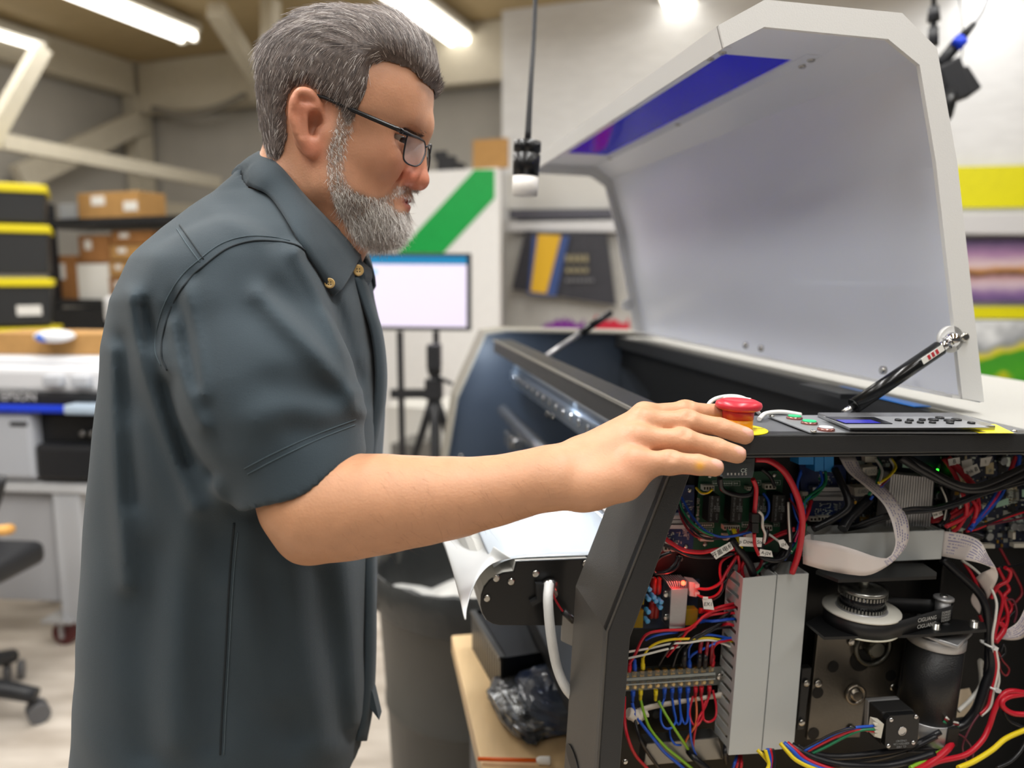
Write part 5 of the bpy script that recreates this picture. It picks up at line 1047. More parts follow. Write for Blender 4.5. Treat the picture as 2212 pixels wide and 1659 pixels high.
slab('side_bracket', z6, [(135, 790), (220, 780), (150, 1320), (90, 1330)], .112, .01, m_frame, PR, bevel=.001); screw(z6, 172, 915, .11, .0045); screw(z6, 130, 1262, .11, .0045)
# horizontal black motor plate
def on_z(zf, x, y, z): return hit(*zf(x, y), O + ZM * z, ZM)
zp = (EU(z5, 700, 1490, .05) - O) @ ZM
ppts = [(150, 1385), (290, 1500), (480, 1496), (1050, 1482), (1555, 1440), (1540, 1385), (1100, 1340), (700, 1300), (300, 1310)]
mb = MB(); mb.prism([on_z(z5, x, y, zp) for x, y in ppts], ZM * -.0035); mp_ = obj('motor_plate', mb, mat('plate_black', '151617', .4), PR)
zt_ = (EU(z5, 700, 1040, .06) - O) @ ZM
mb = MB(); mb.prism([on_z(z5, x, y, zt_) for x, y in [(225, 985), (400, 1052), (650, 1045), (1165, 1025), (1168, 998), (1060, 925), (560, 930), (260, 960)]], ZM * -.004); obj('upper_shelf', mb, mat('plate_black', '151617', .4), PR)
def pul(zf, x, y, u): return EU(zf, x, y, u)
# big pulley: axis vertical
ax0 = EU(z5, 568, 1400, .085); top_ = (EU(z5, 568, 1090, .085) - ax0) @ ZM; Lz = top_
def lv(y): return (EU(z5, 568, y, .085) - ax0) @ ZM
mb = MB(); mb.lathe(ax0, ZM, [(lv(1415), .043), (lv(1405), .044), (lv(1400), .040)], 48); PU = obj('pulley', mb, mat('pulley_cream', 'c9c6b4', .4), PR)
mb = MB(); mb.lathe(ax0, ZM, [(lv(1400), .0405), (lv(1290), .0405)], 48); obj('belt_seat', mb, m_rel, PU)
mb = MB(); mb.lathe(ax0, ZM, [(lv(1288), .0405), (lv(1285), .044), (lv(1272), .044), (lv(1270), .030)], 48); obj('white_flange', mb, mat('flange_white', 'd2d0c6', .4), PU)
mb = MB(); mb.lathe(ax0, ZM, [(lv(1275), .030), (lv(1262), .028)], 40); obj('lower_hub', mb, m_alu, PU)
mb = MB(); mb.lathe(ax0, ZM, [(lv(1262), .0245), (lv(1140), .0245)], 40); obj('drum', mb, mat('drum_black', '1b1c1f', .22), PU)
mb = MB(); mb.lathe(ax0, ZM, [(lv(1142), .0265), (lv(1130), .0275), (lv(1112), .0275), (lv(1108), .020), (lv(1112), .019), (lv(1112), .012)], 44); obj('steel_flange', mb, mat('pulley_steel', '8f8f8b', .3, .9), PU)
mb = MB(); mb.lathe(ax0, ZM, [(lv(1112), .0055), (lv(1030), .0055)], 16); obj('shaft', mb, mat('shaft_pale', 'b9b7ac', .3, .7), PU)
teeth = MB()
for k in range(44):
    a = k / 44 * 2 * math.pi; c = ax0 + (W * math.cos(a) + U * math.sin(a)) * .0262 + ZM * (lv(1142) - .002); teeth.frame_box(c, W * math.cos(a) + U * math.sin(a), -W * math.sin(a) + U * math.cos(a), ZM, .0012, .001, .0022)
    c = ax0 + (W * math.cos(a) + U * math.sin(a)) * .0262 + ZM * (lv(1262) + .002); teeth.frame_box(c, W * math.cos(a) + U * math.sin(a), -W * math.sin(a) + U * math.cos(a), ZM, .0012, .001, .0022)
obj('tooth_ring', teeth, mat('pulley_steel', '8f8f8b', .3, .9), PU, kind='stuff')
# motor pulley
bx0 = EU(z5, 1200, 1390, .075)
def lv2(y): return (EU(z5, 1200, y, .075) - bx0) @ ZM
mb = MB(); mb.lathe(bx0, ZM, [(lv2(1395), .0095), (lv2(1330), .0095)], 24); mb.lathe(bx0, ZM, [(lv2(1330), .0085), (lv2(1210), .0085)], 24); mb.lathe(bx0, ZM, [(lv2(1210), .0095), (lv2(1205), .0115), (lv2(1190), .0115), (lv2(1188), .006)], 28); MPU = obj('motor_pulley', mb, m_alu, PR)
mb = MB(); mb.lathe(bx0, ZM, [(lv2(1188), .0045), (lv2(1176), .0045), (lv2(1178), .003)], 16); obj('shaft_end', mb, m_steel, MPU)
mb = MB(); q = bx0 - U * .0094 + W * .003 + ZM * lv2(1358); mb.lathe(q, -U, [(0, .002), (.0005, .002)], 12); obj('set_screw_hole', mb, mat('bore_black', '060606', .6), MPU)
# belt: tangent loop between the two pulleys
R1, R2 = .0415, .0100; d2 = bx0 - ax0; dw, du_ = d2 @ W, d2 @ U; D2 = math.hypot(dw, du_); th0 = math.atan2(du_, dw); be = math.acos((R1 - R2) / D2)
zb0, zb1 = lv(1402), lv(1284)
pts2 = []
for t_ in np.linspace(th0 + be, th0 + 2 * math.pi - be, 40): pts2.append((R1 * math.cos(t_), R1 * math.sin(t_)))
for t_ in np.linspace(th0 - be, th0 + be, 14): pts2.append((dw + R2 * math.cos(t_), du_ + R2 * math.sin(t_)))
dzb = (bx0 - ax0) @ ZM
def zoff(a): return .007 * max(0.0, min(1.0, (a - .03) / (dw - .03)))
G = [[ax0 + W * a + U * b + ZM * (z + zoff(a)) for a, b in pts2] for z in (zb0, zb1)]
mb = MB(); mb.grid(G, closed_u=True); blt = obj('drive_belt', mb, mat('belt_black', '17181a', .5), PR, solid=.0015)
# lettering on the near run of the belt
ta, tb = np.array(pts2[39]), np.array(pts2[40]); run = tb - ta; Lr = np.linalg.norm(run); nrm = np.array([run[1], -run[0]]) / Lr
tdir = (W * run[0] + U * run[1]) / Lr
for k, f in enumerate((.27, .68)):
    c = ax0 + W * (ta[0] + run[0] * .60) + U * (ta[1] + run[1] * .60) + ZM * (zb0 + (zb1 - zb0) * f + zoff(ta[0] + run[0] * .6)) + (W * nrm[0] + U * nrm[1]) * .0012
    if (nrm[0] * (W @ (CAM - c)) + nrm[1] * (U @ (CAM - c))) < 0: c = c - 2 * (W * nrm[0] + U * nrm[1]) * .0012
    mb = MB(); put_text(mb, 'CIGUANG', c, tdir, ZM, .0068); obj('lettering', mb, mat('belt_print', 'c4c4c0', .5), blt)
for f in (.2, .38, .56, .74):
    c = ax0 + W * (ta[0] + run[0] * .92) + U * (ta[1] + run[1] * .92) + ZM * (zb0 + (zb1 - zb0) * f + zoff(ta[0] + run[0] * .92)) + (W * nrm[0] + U * nrm[1]) * .0013
    mb = MB(); put_text(mb, 'DQ/8GBT', c, tdir, ZM, .0036); obj('lettering', mb, mat('belt_print', 'c4c4c0', .5), blt)
for x, y in [(1155, 1420), (1455, 1405), (925, 1290)]:
    q = on_z(z5, x, y + 15, zp); mb = MB(); mb.lathe(q, ZM, [(0, .0058), (.0008, .0058), (.0008, .0048), (.007, .0048), (.007, .0028), (.004, .0026)], 20); obj('cap_screw', mb, mat('cap_screw', 'aaa9a4', .28, .95), mp_)
# big motor hanging below the plate
mt0 = EU(z6, 1300, 560, .082); mt1 = EU(z6, 1215, 1180, .082); dm = mt1 - mt0; Lm = np.linalg.norm(dm)
mb = MB(); mb.lathe(mt0, dm, [(0, .0315), (Lm, .0315)], 48); MO = obj('motor', mb, mat('motor_black', '1d1e20', .42, bump=.25, bscale=500), PR); MO['label'] = 'large black cylindrical motor'
mb = MB(); mb.lathe(mt0, dm, [(-.013, .0325), (-.012, .033), (-.001, .033), (0, .0318)], 48); mb.lathe(mt0, dm, [(-.018, .044), (-.0125, .044)], 4); obj('motor_flange', mb, m_alu, MO)
mb = MB(); mb.lathe(mt1, dm, [(0, .0322), (.001, .0327), (.026, .0327), (.028, .031)], 48); obj('motor_end_cap', mb, m_alu, MO)
tdm = dm / Lm; sd = np.cross(tdm, U); sd /= np.linalg.norm(sd); sd = sd if sd @ W > 0 else -sd
mb = MB(); mb.frame_box(mt0 + dm * .5 - U * .0225 + sd * .0225, tdm, sd, U, Lm / 2, .0006, .0004); obj('seam', mb, m_dark, MO)
mb = MB(); mb.frame_box(mt1 + tdm * .012 - U * .031 + sd * .012, tdm, sd, U, .012, .008, .003); obj('cable_boss', mb, m_dark, MO, bevel=.001)
# stepper motor
sf = [(872, 1205), (1165, 1182), (1142, 1482), (858, 1502)]; us_ = .038
P = [EU(z6, x, y, us_) for x, y in sf]; ctr = sum(P) / 4
mb = MB(); mb.prism([P[0] + (P[1] - P[0]) * .12, P[1] + (P[0] - P[1]) * .12, P[1] + (P[2] - P[1]) * .12, P[2] + (P[1] - P[2]) * .12, P[2] + (P[3] - P[2]) * .12, P[3] + (P[2] - P[3]) * .12, P[3] + (P[0] - P[3]) * .12, P[0] + (P[3] - P[0]) * .12], U * .008); SM = obj('stepper_motor', mb, mat('stepper_black', '131415', .35), PR, bevel=.0004)
PB = [ctr + (p_ - ctr) * .97 + U * .008 for p_ in P]
mb = MB(); mb.prism(PB, U * .026); obj('stator', mb, mat('stator_dark', '1d1d1d', .5), SM, bevel=.002)
mb = MB(); mb.prism([p_ + U * .026 for p_ in PB], U * .007); obj('mount_face', mb, m_alu, SM, bevel=.001)
for x, y in [(912, 1235), (1130, 1208), (888, 1465), (1105, 1435)]: screw(z6, x, y, us_, .0028, SM, m_steel)
mb = MB(); mb.lathe(EU(z6, 1010, 1335, us_), -U, [(0, .0055), (.0006, .0055), (.0006, .0045), (.0001, .004)], 24); obj('shaft_hole', mb, m_steel, SM)
mb = MB()
for k, tx in enumerate(['17HS3401', '42BYGH-1.2A', 'CL 1903']): put_text(mb, tx, EU(z6, 1003, 1420 + k * 26, us_ - .0003), -W, -ZM, .0036)
obj('lettering', mb, mat('grey_silk', '8f9496', .6), SM)
slab('plug', z6, [(785, 1260), (850, 1275), (825, 1400), (765, 1385)], us_ - .004, .012, m_ww, SM)
for k in range(4): slab('plug_rib', z6, rect(770, 1275 + k * 30, 800, 1290 + k * 30), us_ - .006, .004, m_ww, SM)
# =================================================================== bench below the platen and what lies on it
TZ = .70
m_wood = mat('pale_birch', 'd9b98a', .5, var=.1, scale=6, aniso=(6, 1, 6))
def tp(x, y, h=0.0): return atz(x, y, TZ + h)
ta_ = tp(975, 1372); ta2 = ta_ - U * .75
tw = .55
t = thing('wooden_bench', 'pale wooden bench top on grey legs below the printer front', 'bench', (ta_ + W0 * tw / 2 - U * .37) * np.array([1, 1, 0]))
mb = MB(); mb.prism([ta_, ta_ + W0 * tw, ta2 + W0 * tw, ta2], -ZZ * .035); obj('bench_top', mb, m_wood, t, bevel=.003)
for a, b in ((.05, .04), (.05, .7), (.5, .04), (.5, .7)):
    q = ta_ + W0 * a - U * b; mb = MB(); mb.box((q[0] - .018, q[1] - .018, 0), (q[0] + .018, q[1] + .018, TZ - .036)); obj('leg', mb, mat('leg_grey', '8d8f92', .4, .6), t)
def tz(x, y, h=0): return tp(x, y, h) + ZZ * .0005
# black slotted tray
t = thing('slotted_tray', 'black metal tray with slotted sides on the wooden bench', 'tray', tz(1100, 1440))
c0, c1_ = tz(1022, 1400), tz(1085, 1512); dirn = (c1_ - c0); Ld = np.linalg.norm(dirn); dirn /= Ld; perp = np.array([-dirn[1], dirn[0], 0]); perp = perp if perp[0] > 0 else -perp
wd, ht = .17, .075
m_tr = mat('tray_black', '17181a', .3)
mb = MB(); mb.frame_box((c0 + c1_) / 2 + perp * wd / 2 + ZZ * .003, dirn, perp, ZZ, Ld / 2, wd / 2, .003); mb.frame_box(c0 + perp * wd / 2 + ZZ * ht / 2, dirn, perp, ZZ, .002, wd / 2, ht / 2); mb.frame_box(c1_ + perp * wd / 2 + ZZ * ht / 2, dirn, perp, ZZ, .002, wd / 2, ht / 2); mb.frame_box((c0 + c1_) / 2 + perp * wd + ZZ * ht / 2, dirn, perp, ZZ, Ld / 2, .002, ht / 2)
mb.frame_box((c0 + c1_) / 2 + perp * wd / 2 + ZZ * (ht - .012), dirn, perp, ZZ, Ld / 2 - .01, wd / 2 - .01, .008); obj('pan', mb, m_tr, t)
nf = 13
for k in range(nf):
    q = c0 + dirn * Ld * (k + .5) / nf + ZZ * ht / 2; mb = MB(); mb.frame_box(q, dirn, perp, ZZ, Ld / nf * .34, .003, ht / 2); obj('slat', mb, mat('tray_grey', '4a4a48', .3, .3), t)
mb = MB(); mb.frame_box((c0 + c1_) / 2 + ZZ * (ht - .002) , dirn, perp, ZZ, Ld / 2, .005, .003); obj('rim', mb, mat('tray_grey', '4a4a48', .3, .3), t)
# plastic bags: crumpled
def crumple(name, c, sx, sy, sz, m, label, seed, rot=.4):
    r = np.random.default_rng(seed); n, k = 26, 22; G = []
    for i in range(n + 1):
        row = []
        for j in range(k):
            th, ph = math.pi * i / n, 2 * math.pi * j / k
            v = np.array([math.sin(th) * math.cos(ph), math.sin(th) * math.sin(ph), math.cos(th)])
            v = np.sign(v) * np.abs(v) ** .75
            f = 1 + .16 * mnoise.noise(Vector(v * 2.3 + seed)) + .12 * abs(mnoise.noise(Vector(v * 5.1 + seed * 2)))
            q = v * np.array([sx, sy, sz]) * f; q = np.array([q[0] * math.cos(rot) - q[1] * math.sin(rot), q[0] * math.sin(rot) + q[1] * math.cos(rot), max(q[2], -sz * .9)])
            row.append(c + ZZ * sz * .9 + q)
        G.append(row)
    mb = MB(); mb.grid(G, closed_u=True, smooth=False); return obj(name, mb, m, label=label, cat='bag')
crumple('silver_bag', tz(1125, 1550), .04, .085, .022, mat('foil_bag', '9a9c9e', .2, .7, bump=1.0, bscale=60, col2='2a2c30', scale=40), 'crumpled silvery plastic bag with parts on the bench', 3, .35)
crumple('dark_bag', tz(1200, 1548), .06, .075, .035, mat('navy_bag', '2a3348', .18, bump=1.0, bscale=40, col2='60656c', scale=18), 'dark blue plastic packet behind the silvery bag on the bench', 8, .2)
# cleaning swab
a, b = tz(1032, 1640, .006), tz(1190, 1644, .006); d = b - a
t = thing('cleaning_swab', 'orange cleaning swab with a white tip at the bench edge', 'swab', (a + b) / 2)
mb = MB(); mb.cyl(a, a + d * .82, .0028); obj('stick', mb, mat('orange_plastic', 'e8641e', .4), t)
mb = MB(); mb.tube([a + d * .80, a + d * .85, a + d * .98, b], [.003, .006, .0065, .003], sub=4); obj('tip', mb, mat('swab_white', 'e8e4dc', .7), t)
# =================================================================== the man: distance-field sculpting helpers
def rc(a, b, ra, rb):
    a, b = np.asarray(a, float), np.asarray(b, float); ba = b - a; L2 = ba @ ba + 1e-12
    def f(P):
        t = np.clip(((P - a) @ ba) / L2, 0, 1); return np.linalg.norm(P - (a + t[:, None] * ba), axis=1) - (ra + (rb - ra) * t)
    c = (a + b) / 2; return f, c, np.linalg.norm(ba) / 2 + max(ra, rb)
def el(c, r, rot=0.0, yaw=0.0):
    c, r = np.asarray(c, float), np.asarray(r, float)
    R = np.array(Matrix.Rotation(yaw, 3, 'Z') @ Matrix.Rotation(rot, 3, 'Y'))
    def f(P):
        q = ((P - c) @ R) / r; k0 = np.linalg.norm(q, axis=1); k1 = np.linalg.norm(q / r, axis=1) + 1e-9; return k0 * (k0 - 1) / k1
    return f, c, r.max()
def smin(a, b, k):
    h = np.maximum(k - np.abs(a - b), 0) / k; return np.minimum(a, b) - h * h * k * .25
class SDF:
    def __init__(s): s.p = []
    def add(s, prim, k=.01): s.p.append((prim, k, 0)); return s
    def sub(s, prim, k=.006): s.p.append((prim, k, 1)); return s
    def mir(s, fn, k=.01, sub=False):
        for sg in (-1, 1): (s.sub if sub else s.add)(fn(sg), k)
        return s
    def __call__(s, P):
        if len(P) > 1 and np.any(np.diff(P[:, 2]) < 0):
            od = np.argsort(P[:, 2], kind='stable'); d = np.empty(len(P)); d[od] = s(P[od]); return d
        d = np.full(len(P), .5); z = P[:, 2]
        for (f, c, r), k, op in s.p:
            R_ = r + (.045 if op == 0 else k + .004); i0, i1 = np.searchsorted(z, (c[2] - R_, c[2] + R_))
            if i0 >= i1: continue
            Q = P[i0:i1]; m = np.nonzero((np.abs(Q[:, 0] - c[0]) < R_) & (np.abs(Q[:, 1] - c[1]) < R_))[0]
            if len(m) == 0: continue
            q = f(Q[m]); m += i0; d[m] = smin(d[m], q, k) if op == 0 else -smin(-d[m], q, k)
        return d
def snet(fn, lo, hi, h, band=1.2):
    lo = np.asarray(lo, float); hi = np.asarray(hi, float); c = 4 * h
    n = np.ceil((hi - lo) / c).astype(int); N = n * 4 + 3
    g = np.stack(np.meshgrid(*[np.arange(k) for k in n[::-1]], indexing='ij')[::-1], -1).reshape(-1, 3)
    d = np.concatenate([fn(q) for q in np.array_split(lo + (g + .5) * c, max(1, len(g) // 400000))])
    g = g[np.abs(d) < c * band]
    o = np.stack(np.meshgrid(*[np.arange(4)] * 3, indexing='ij'), -1).reshape(-1, 3)
    cells = (g[:, None, :] * 4 + o[None]).reshape(-1, 3)
    S = np.array([1, N[0], N[0] * N[1]], dtype=np.int64)
    ck = cells @ S; offs = np.array([[i, j, k] for k in (0, 1) for j in (0, 1) for i in (0, 1)]); ok = offs @ S
    pk = np.unique((ck[:, None] + ok[None]).ravel())
    ijk = np.stack([pk % N[0], (pk // N[0]) % N[1], pk // (N[0] * N[1])], -1)
    P = lo + ijk * h
    dv = np.concatenate([fn(q) for q in np.array_split(P, max(1, len(P) // 400000))])
    ci = np.searchsorted(pk, ck[:, None] + ok[None]); cd = dv[ci]; neg = cd < 0; mixed = neg.any(1) & ~neg.all(1)
    ck, cd, cells, neg = ck[mixed], cd[mixed], cells[mixed], neg[mixed]
    od = np.argsort(ck); ck, cd, cells, neg = ck[od], cd[od], cells[od], neg[od]
    acc = np.zeros((len(ck), 3)); cnt = np.zeros(len(ck))
    for a in range(8):
        for b in range(a + 1, 8):
            if np.abs(offs[a] - offs[b]).sum() != 1: continue
            m = neg[:, a] != neg[:, b]; t = cd[m, a] / (cd[m, a] - cd[m, b]); acc[m] += offs[a] + t[:, None] * (offs[b] - offs[a]); cnt[m] += 1
    V = lo + (cells + acc / cnt[:, None]) * h
    Fq = []
    for ax in range(3):
        b, e = (ax + 1) % 3, (ax + 2) % 3; ca = 1 << ax
        m = np.nonzero(neg[:, 0] != neg[:, ca])[0]
        k4 = [ck[m], ck[m] - S[b], ck[m] - S[b] - S[e], ck[m] - S[e]]; ix = [np.clip(np.searchsorted(ck, k), 0, len(ck) - 1) for k in k4]
        okm = np.all([ck[i] == k for i, k in zip(ix, k4)], axis=0); q = np.stack(ix, -1)[okm]; fl = neg[m, 0][okm]
        q[~fl] = q[~fl][:, ::-1]; Fq.append(q)
    return V, np.concatenate(Fq)
def smesh(name, V, Fq, m, parent, cols=None, smooth_it=0):
    base = root_loc(parent); me = bpy.data.meshes.new(name)
    me.vertices.add(len(V)); me.vertices.foreach_set('co', (V - base).astype(np.float32).ravel())
    me.loops.add(len(Fq) * 4); me.loops.foreach_set('vertex_index', Fq.astype(np.int32).ravel())
    me.polygons.add(len(Fq)); me.polygons.foreach_set('loop_start', np.arange(len(Fq), dtype=np.int32) * 4); me.polygons.foreach_set('loop_total', np.full(len(Fq), 4, dtype=np.int32))
    me.update(calc_edges=True); me.polygons.foreach_set('use_smooth', np.ones(len(Fq), dtype=bool))
    for q in (m if isinstance(m, list) else [m]): me.materials.append(q)
    if cols is not None:
        ca = me.color_attributes.new('tint', 'FLOAT_COLOR', 'POINT'); ca.data.foreach_set('color', np.c_[cols, np.ones(len(V))].astype(np.float32).ravel())
    o = bpy.data.objects.new(name, me); COL.objects.link(o); o.parent = parent
    if smooth_it:
        md = o.modifiers.new('smooth', 'SMOOTH'); md.iterations = smooth_it; md.factor = .5
    return o
def grad(fn, P, e=.0015):
    g = np.stack([fn(P + np.eye(3)[i] * e) - fn(P - np.eye(3)[i] * e) for i in range(3)], -1); return g / (np.linalg.norm(g, axis=1)[:, None] + 1e-9)
def march(fn, Q, t0=.45, t1=1.6, n=45):
    """first surface points seen along the lines of sight through picture points"""
    R = np.array([ray(q[0], q[1]) for q in Q]); R /= np.linalg.norm(R, axis=1)[:, None]; t = np.full(len(R), t0)
    for _ in range(n):
        d = fn(CAM + R * t[:, None]); t = np.minimum(t + np.clip(d, -.01, .03) * .8, t1)
    return CAM + R * t[:, None]
def biggest(V, Fq):
    """keep the one connected surface with the most vertices"""
    lab = np.arange(len(V)); e = np.concatenate([Fq[:, [0, 1]], Fq[:, [1, 2]], Fq[:, [2, 3]]])
    while True:
        m = np.minimum(lab[e[:, 0]], lab[e[:, 1]]); new = lab.copy(); np.minimum.at(new, e[:, 0], m); np.minimum.at(new, e[:, 1], m); new = new[new]; new = new[new]
        if (new == lab).all(): break
        lab = new
    k = np.bincount(lab).argmax(); keep = lab == k; Fq = Fq[keep[Fq].all(1)]; rm = np.cumsum(keep) - 1; return V[keep], rm[Fq]
def poly_dist(P2, poly):
    """signed distance to a closed polygon in 2-D (negative inside)"""
    poly = np.asarray(poly, float); n = len(poly); d = np.full(len(P2), 1e9); ins = np.zeros(len(P2), bool)
    for i in range(n):
        a, b = poly[i], poly[(i + 1) % n]; ba = b - a; t = np.clip(((P2 - a) @ ba) / (ba @ ba), 0, 1); d = np.minimum(d, np.linalg.norm(P2 - a - t[:, None] * ba, axis=1))
        c = ((a[1] > P2[:, 1]) != (b[1] > P2[:, 1])) & (P2[:, 0] < (b[0] - a[0]) * (P2[:, 1] - a[1]) / (b[1] - a[1] + 1e-12) + a[0]); ins ^= c
    return np.where(ins, -d, d)
def line_dist(P2, pl):
    pl = np.asarray(pl, float); d = np.full(len(P2), 1e9)
    for a, b in zip(pl[:-1], pl[1:]):
        ba = b - a; t = np.clip(((P2 - a) @ ba) / (ba @ ba + 1e-12), 0, 1); d = np.minimum(d, np.linalg.norm(P2 - a - t[:, None] * ba, axis=1))
    return d
def sstep(x, a, b): t = np.clip((x - a) / (b - a), 0, 1); return t * t * (3 - 2 * t)
def topx(P):
    """picture coordinates of world points"""
    d = P - CAM; z = d @ FW; return np.stack([CX + F * (d @ RT) / z, CY - F * (d @ UP) / z], -1)
# =================================================================== the man
Y0 = .93
def H(x, y, dy=0.0): return at(x, y, Y0 + dy)
def S_(x, y, dy, sg): # feature given on the near side, mirrored in the head's middle plane for the far side
    p_ = at(x, y, Y0 - abs(dy)); return np.array([p_[0], Y0 + sg * (Y0 - p_[1]), p_[2]])
MAN = thing('person', 'man in a dark slate short-sleeved shirt and glasses leaning over the open printer', 'person', (H(470, 1600)[0], Y0, 0))
hd = SDF()
hd.add(el(H(761, 194), (.0862, .0755, .0765), math.radians(12)), .01)
hd.add(el(H(668, 218), (.0515, .063, .058)), .03)
hd.add(el(H(852, 218), (.038, .058, .047), .3), .03)
hd.mir(lambda s: el(S_(800, 205, .045, s), (.05, .028, .05), .3), .03)
hd.add(el(H(815, 348), (.037, .047, .052), .15), .03)
hd.mir(lambda s: el(S_(812, 335, .046, s), (.024, .018, .02), .3), .025)
hd.mir(lambda s: rc(S_(703, 300, .060, s), S_(712, 398, .053, s), .017, .017), .03)
hd.mir(lambda s: rc(S_(712, 398, .053, s), S_(836, 476, .014, s), .0175, .0175), .022)
hd.add(el(H(768, 392), (.052, .048, .052), .4), .03)
hd.add(el(H(836, 474), (.0185, .023, .018)), .014)
hd.add(el(H(836, 426), (.0185, .028, .0255), .1), .010)
# brow, nose
hd.mir(lambda s: rc(S_(905, 270, .006, s), S_(872, 258, .040, s), .0105, .009), .02)
hd.mir(lambda s: el(S_(868, 297, .034, s), (.016, .017, .012)), .014, sub=True)
hd.add(rc(H(903, 296), H(902, 386), .0088, .0120), .014)
hd.add(el(H(903, 390), (.0120, .0115, .0105)), .008)
hd.mir(lambda s: el(S_(876, 380, .0150, s), (.0098, .0075, .0098), .3), .0045)
hd.mir(lambda s: el(S_(893, 409, .0070, s), (.0055, .0032, .0032), .3), .003, sub=True)
# lips with the closed mouth line
hd.mir(lambda s: rc(S_(848, 427, .0215, s), H(879, 430), .0036, .0066), .005)
hd.mir(lambda s: rc(S_(849, 432, .0200, s), H(871, 447), .0038, .0076), .005)
hd.mir(lambda s: rc(S_(845, 428, .0250, s), H(888, 439), .0016, .0020), .002, sub=True)
hd.mir(lambda s: rc(S_(862, 372, .022, s), S_(838, 432, .034, s), .0016, .0012), .010, sub=True)
# lids: a ball with a slit
hd.mir(lambda s: el(S_(853, 299, .0345, s), (.0138, .0138, .0136)), .006)
hd.mir(lambda s: el(S_(866, 300, .0400, s), (.0125, .0125, .0029), .28), .0015, sub=True)
hd.mir(lambda s: rc(S_(846, 288, .047, s), S_(876, 288, .026, s), .0012, .0012), .004, sub=True)
# neck
hd.add(rc(H(690, 320), H(622, 470), .056, .057), .03)
hd.add(rc(H(775, 440), H(705, 545), .026, .045), .035)
hd.mir(lambda s: rc(S_(690, 335, .05, s), S_(715, 520, .025, s), .014, .014), .02)
hd.sub(rc(S_(765, 455, .055, -1), S_(735, 500, .06, -1), .006, .006), .02)
ear_raw = [(687, 256, .0755, .0034), (683, 226, .079, .0040), (668, 203, .083, .0044), (649, 201, .0865, .0046), (637, 220, .0885, .0046), (634, 252, .088, .0044), (642, 284, .085, .0042), (655, 308, .081, .0042)]
_e = np.array(ear_raw); _t = np.linspace(0, 1, 22); _q = spline(_e[:, :3], 10); ear_pts = [tuple(_q[int(round(i * (len(_q) - 1)))]) + (float(np.interp(i, np.linspace(0, 1, len(_e)), _e[:, 3])),) for i in _t]
def ear(s):
    out = [(el(S_(662, 262, .0755, s), (.0155, .0090, .031), math.radians(14), s * .30), .008, 0)]
    for a, b in zip(ear_pts[:-1], ear_pts[1:]): out.append((rc(S_(a[0], a[1], a[2], s), S_(b[0], b[1], b[2], s), a[3], b[3]), .004, 0))
    out.append((el(S_(672, 321, .0785, s), (.0085, .0055, .0105), .2), .008, 0))
    out.append((el(S_(676, 270, .0835, s), (.0098, .0165, .0165), .25), .003, 1))
    out.append((rc(S_(676, 222, .0865, s), S_(653, 214, .0905, s), .0034, .0038), .003, 1))
    out.append((rc(S_(653, 214, .0905, s), S_(643, 245, .0925, s), .0038, .0036), .003, 1)); out.append((rc(S_(643, 245, .0925, s), S_(651, 292, .0885, s), .0036, .0026), .003, 1))
    out.append((rc(S_(657, 232, .0835, s), S_(660, 285, .0820, s), .0036, .0036), .004, 0)); out.append((rc(S_(657, 232, .0835, s), S_(676, 232, .0800, s), .0034, .0030), .005, 0))
    out.append((el(S_(691, 287, .0725, s), (.0055, .0050, .0075), .2), .006, 0))
    out.append((rc(S_(664, 300, .080, s), S_(682, 306, .076, s), .0042, .0042), .005, 0))
    return out
for s in (-1, 1): hd.p += ear(s)
for yy, xx in ((212, 905), (232, 911), (249, 913)): hd.mir(lambda s: rc(H(xx + 4, yy), S_(xx - 42, yy - 6, .048, s), .0007, .0005), .006, sub=True)
hd.mir(lambda s: rc(S_(832, 306, .052, s), S_(806, 300, .062, s), .0006, .0004), .005, sub=True)
hd.mir(lambda s: rc(S_(834, 314, .052, s), S_(810, 322, .061, s), .0006, .0004), .005, sub=True)
hd.mir(lambda s: rc(S_(870, 326, .030, s), S_(846, 332, .044, s), .0006, .0006), .008, sub=True)
n_head = len(hd.p)
# trunk under the shirt and arms
def A(x, y, Y): return at(x, y, Y)
hd.add(rc(H(622, 470), H(540, 660), .056, .10), .03); hd.add(rc(H(540, 660), H(520, 800), .10, .11), .04)
hd.mir(lambda s: rc(S_(570, 620, .05, s), S_(535, 670, .14, s), .06, .05), .04)
arm = [(535, 670, .795, .050), (598, 880, .745, .044), (656, 1080, .714, .0385), (694, 1102, .710, .0445), (770, 1093, .710, .0445), (850, 1086, .710, .0405), (930, 1080, .712, .0360), (1000, 1072, .714, .0320), (1080, 1058, .717, .0282), (1150, 1040, .720, .0258), (1205, 1030, .722, .0252)]
for a, b in zip(arm[:-1], arm[1:]): hd.add(rc(A(*a[:3]), A(*b[:3]), a[3], b[3]), .02)
hd.add(el(A(655, 1168, .712), (.019, .022, .016), .5), .02)
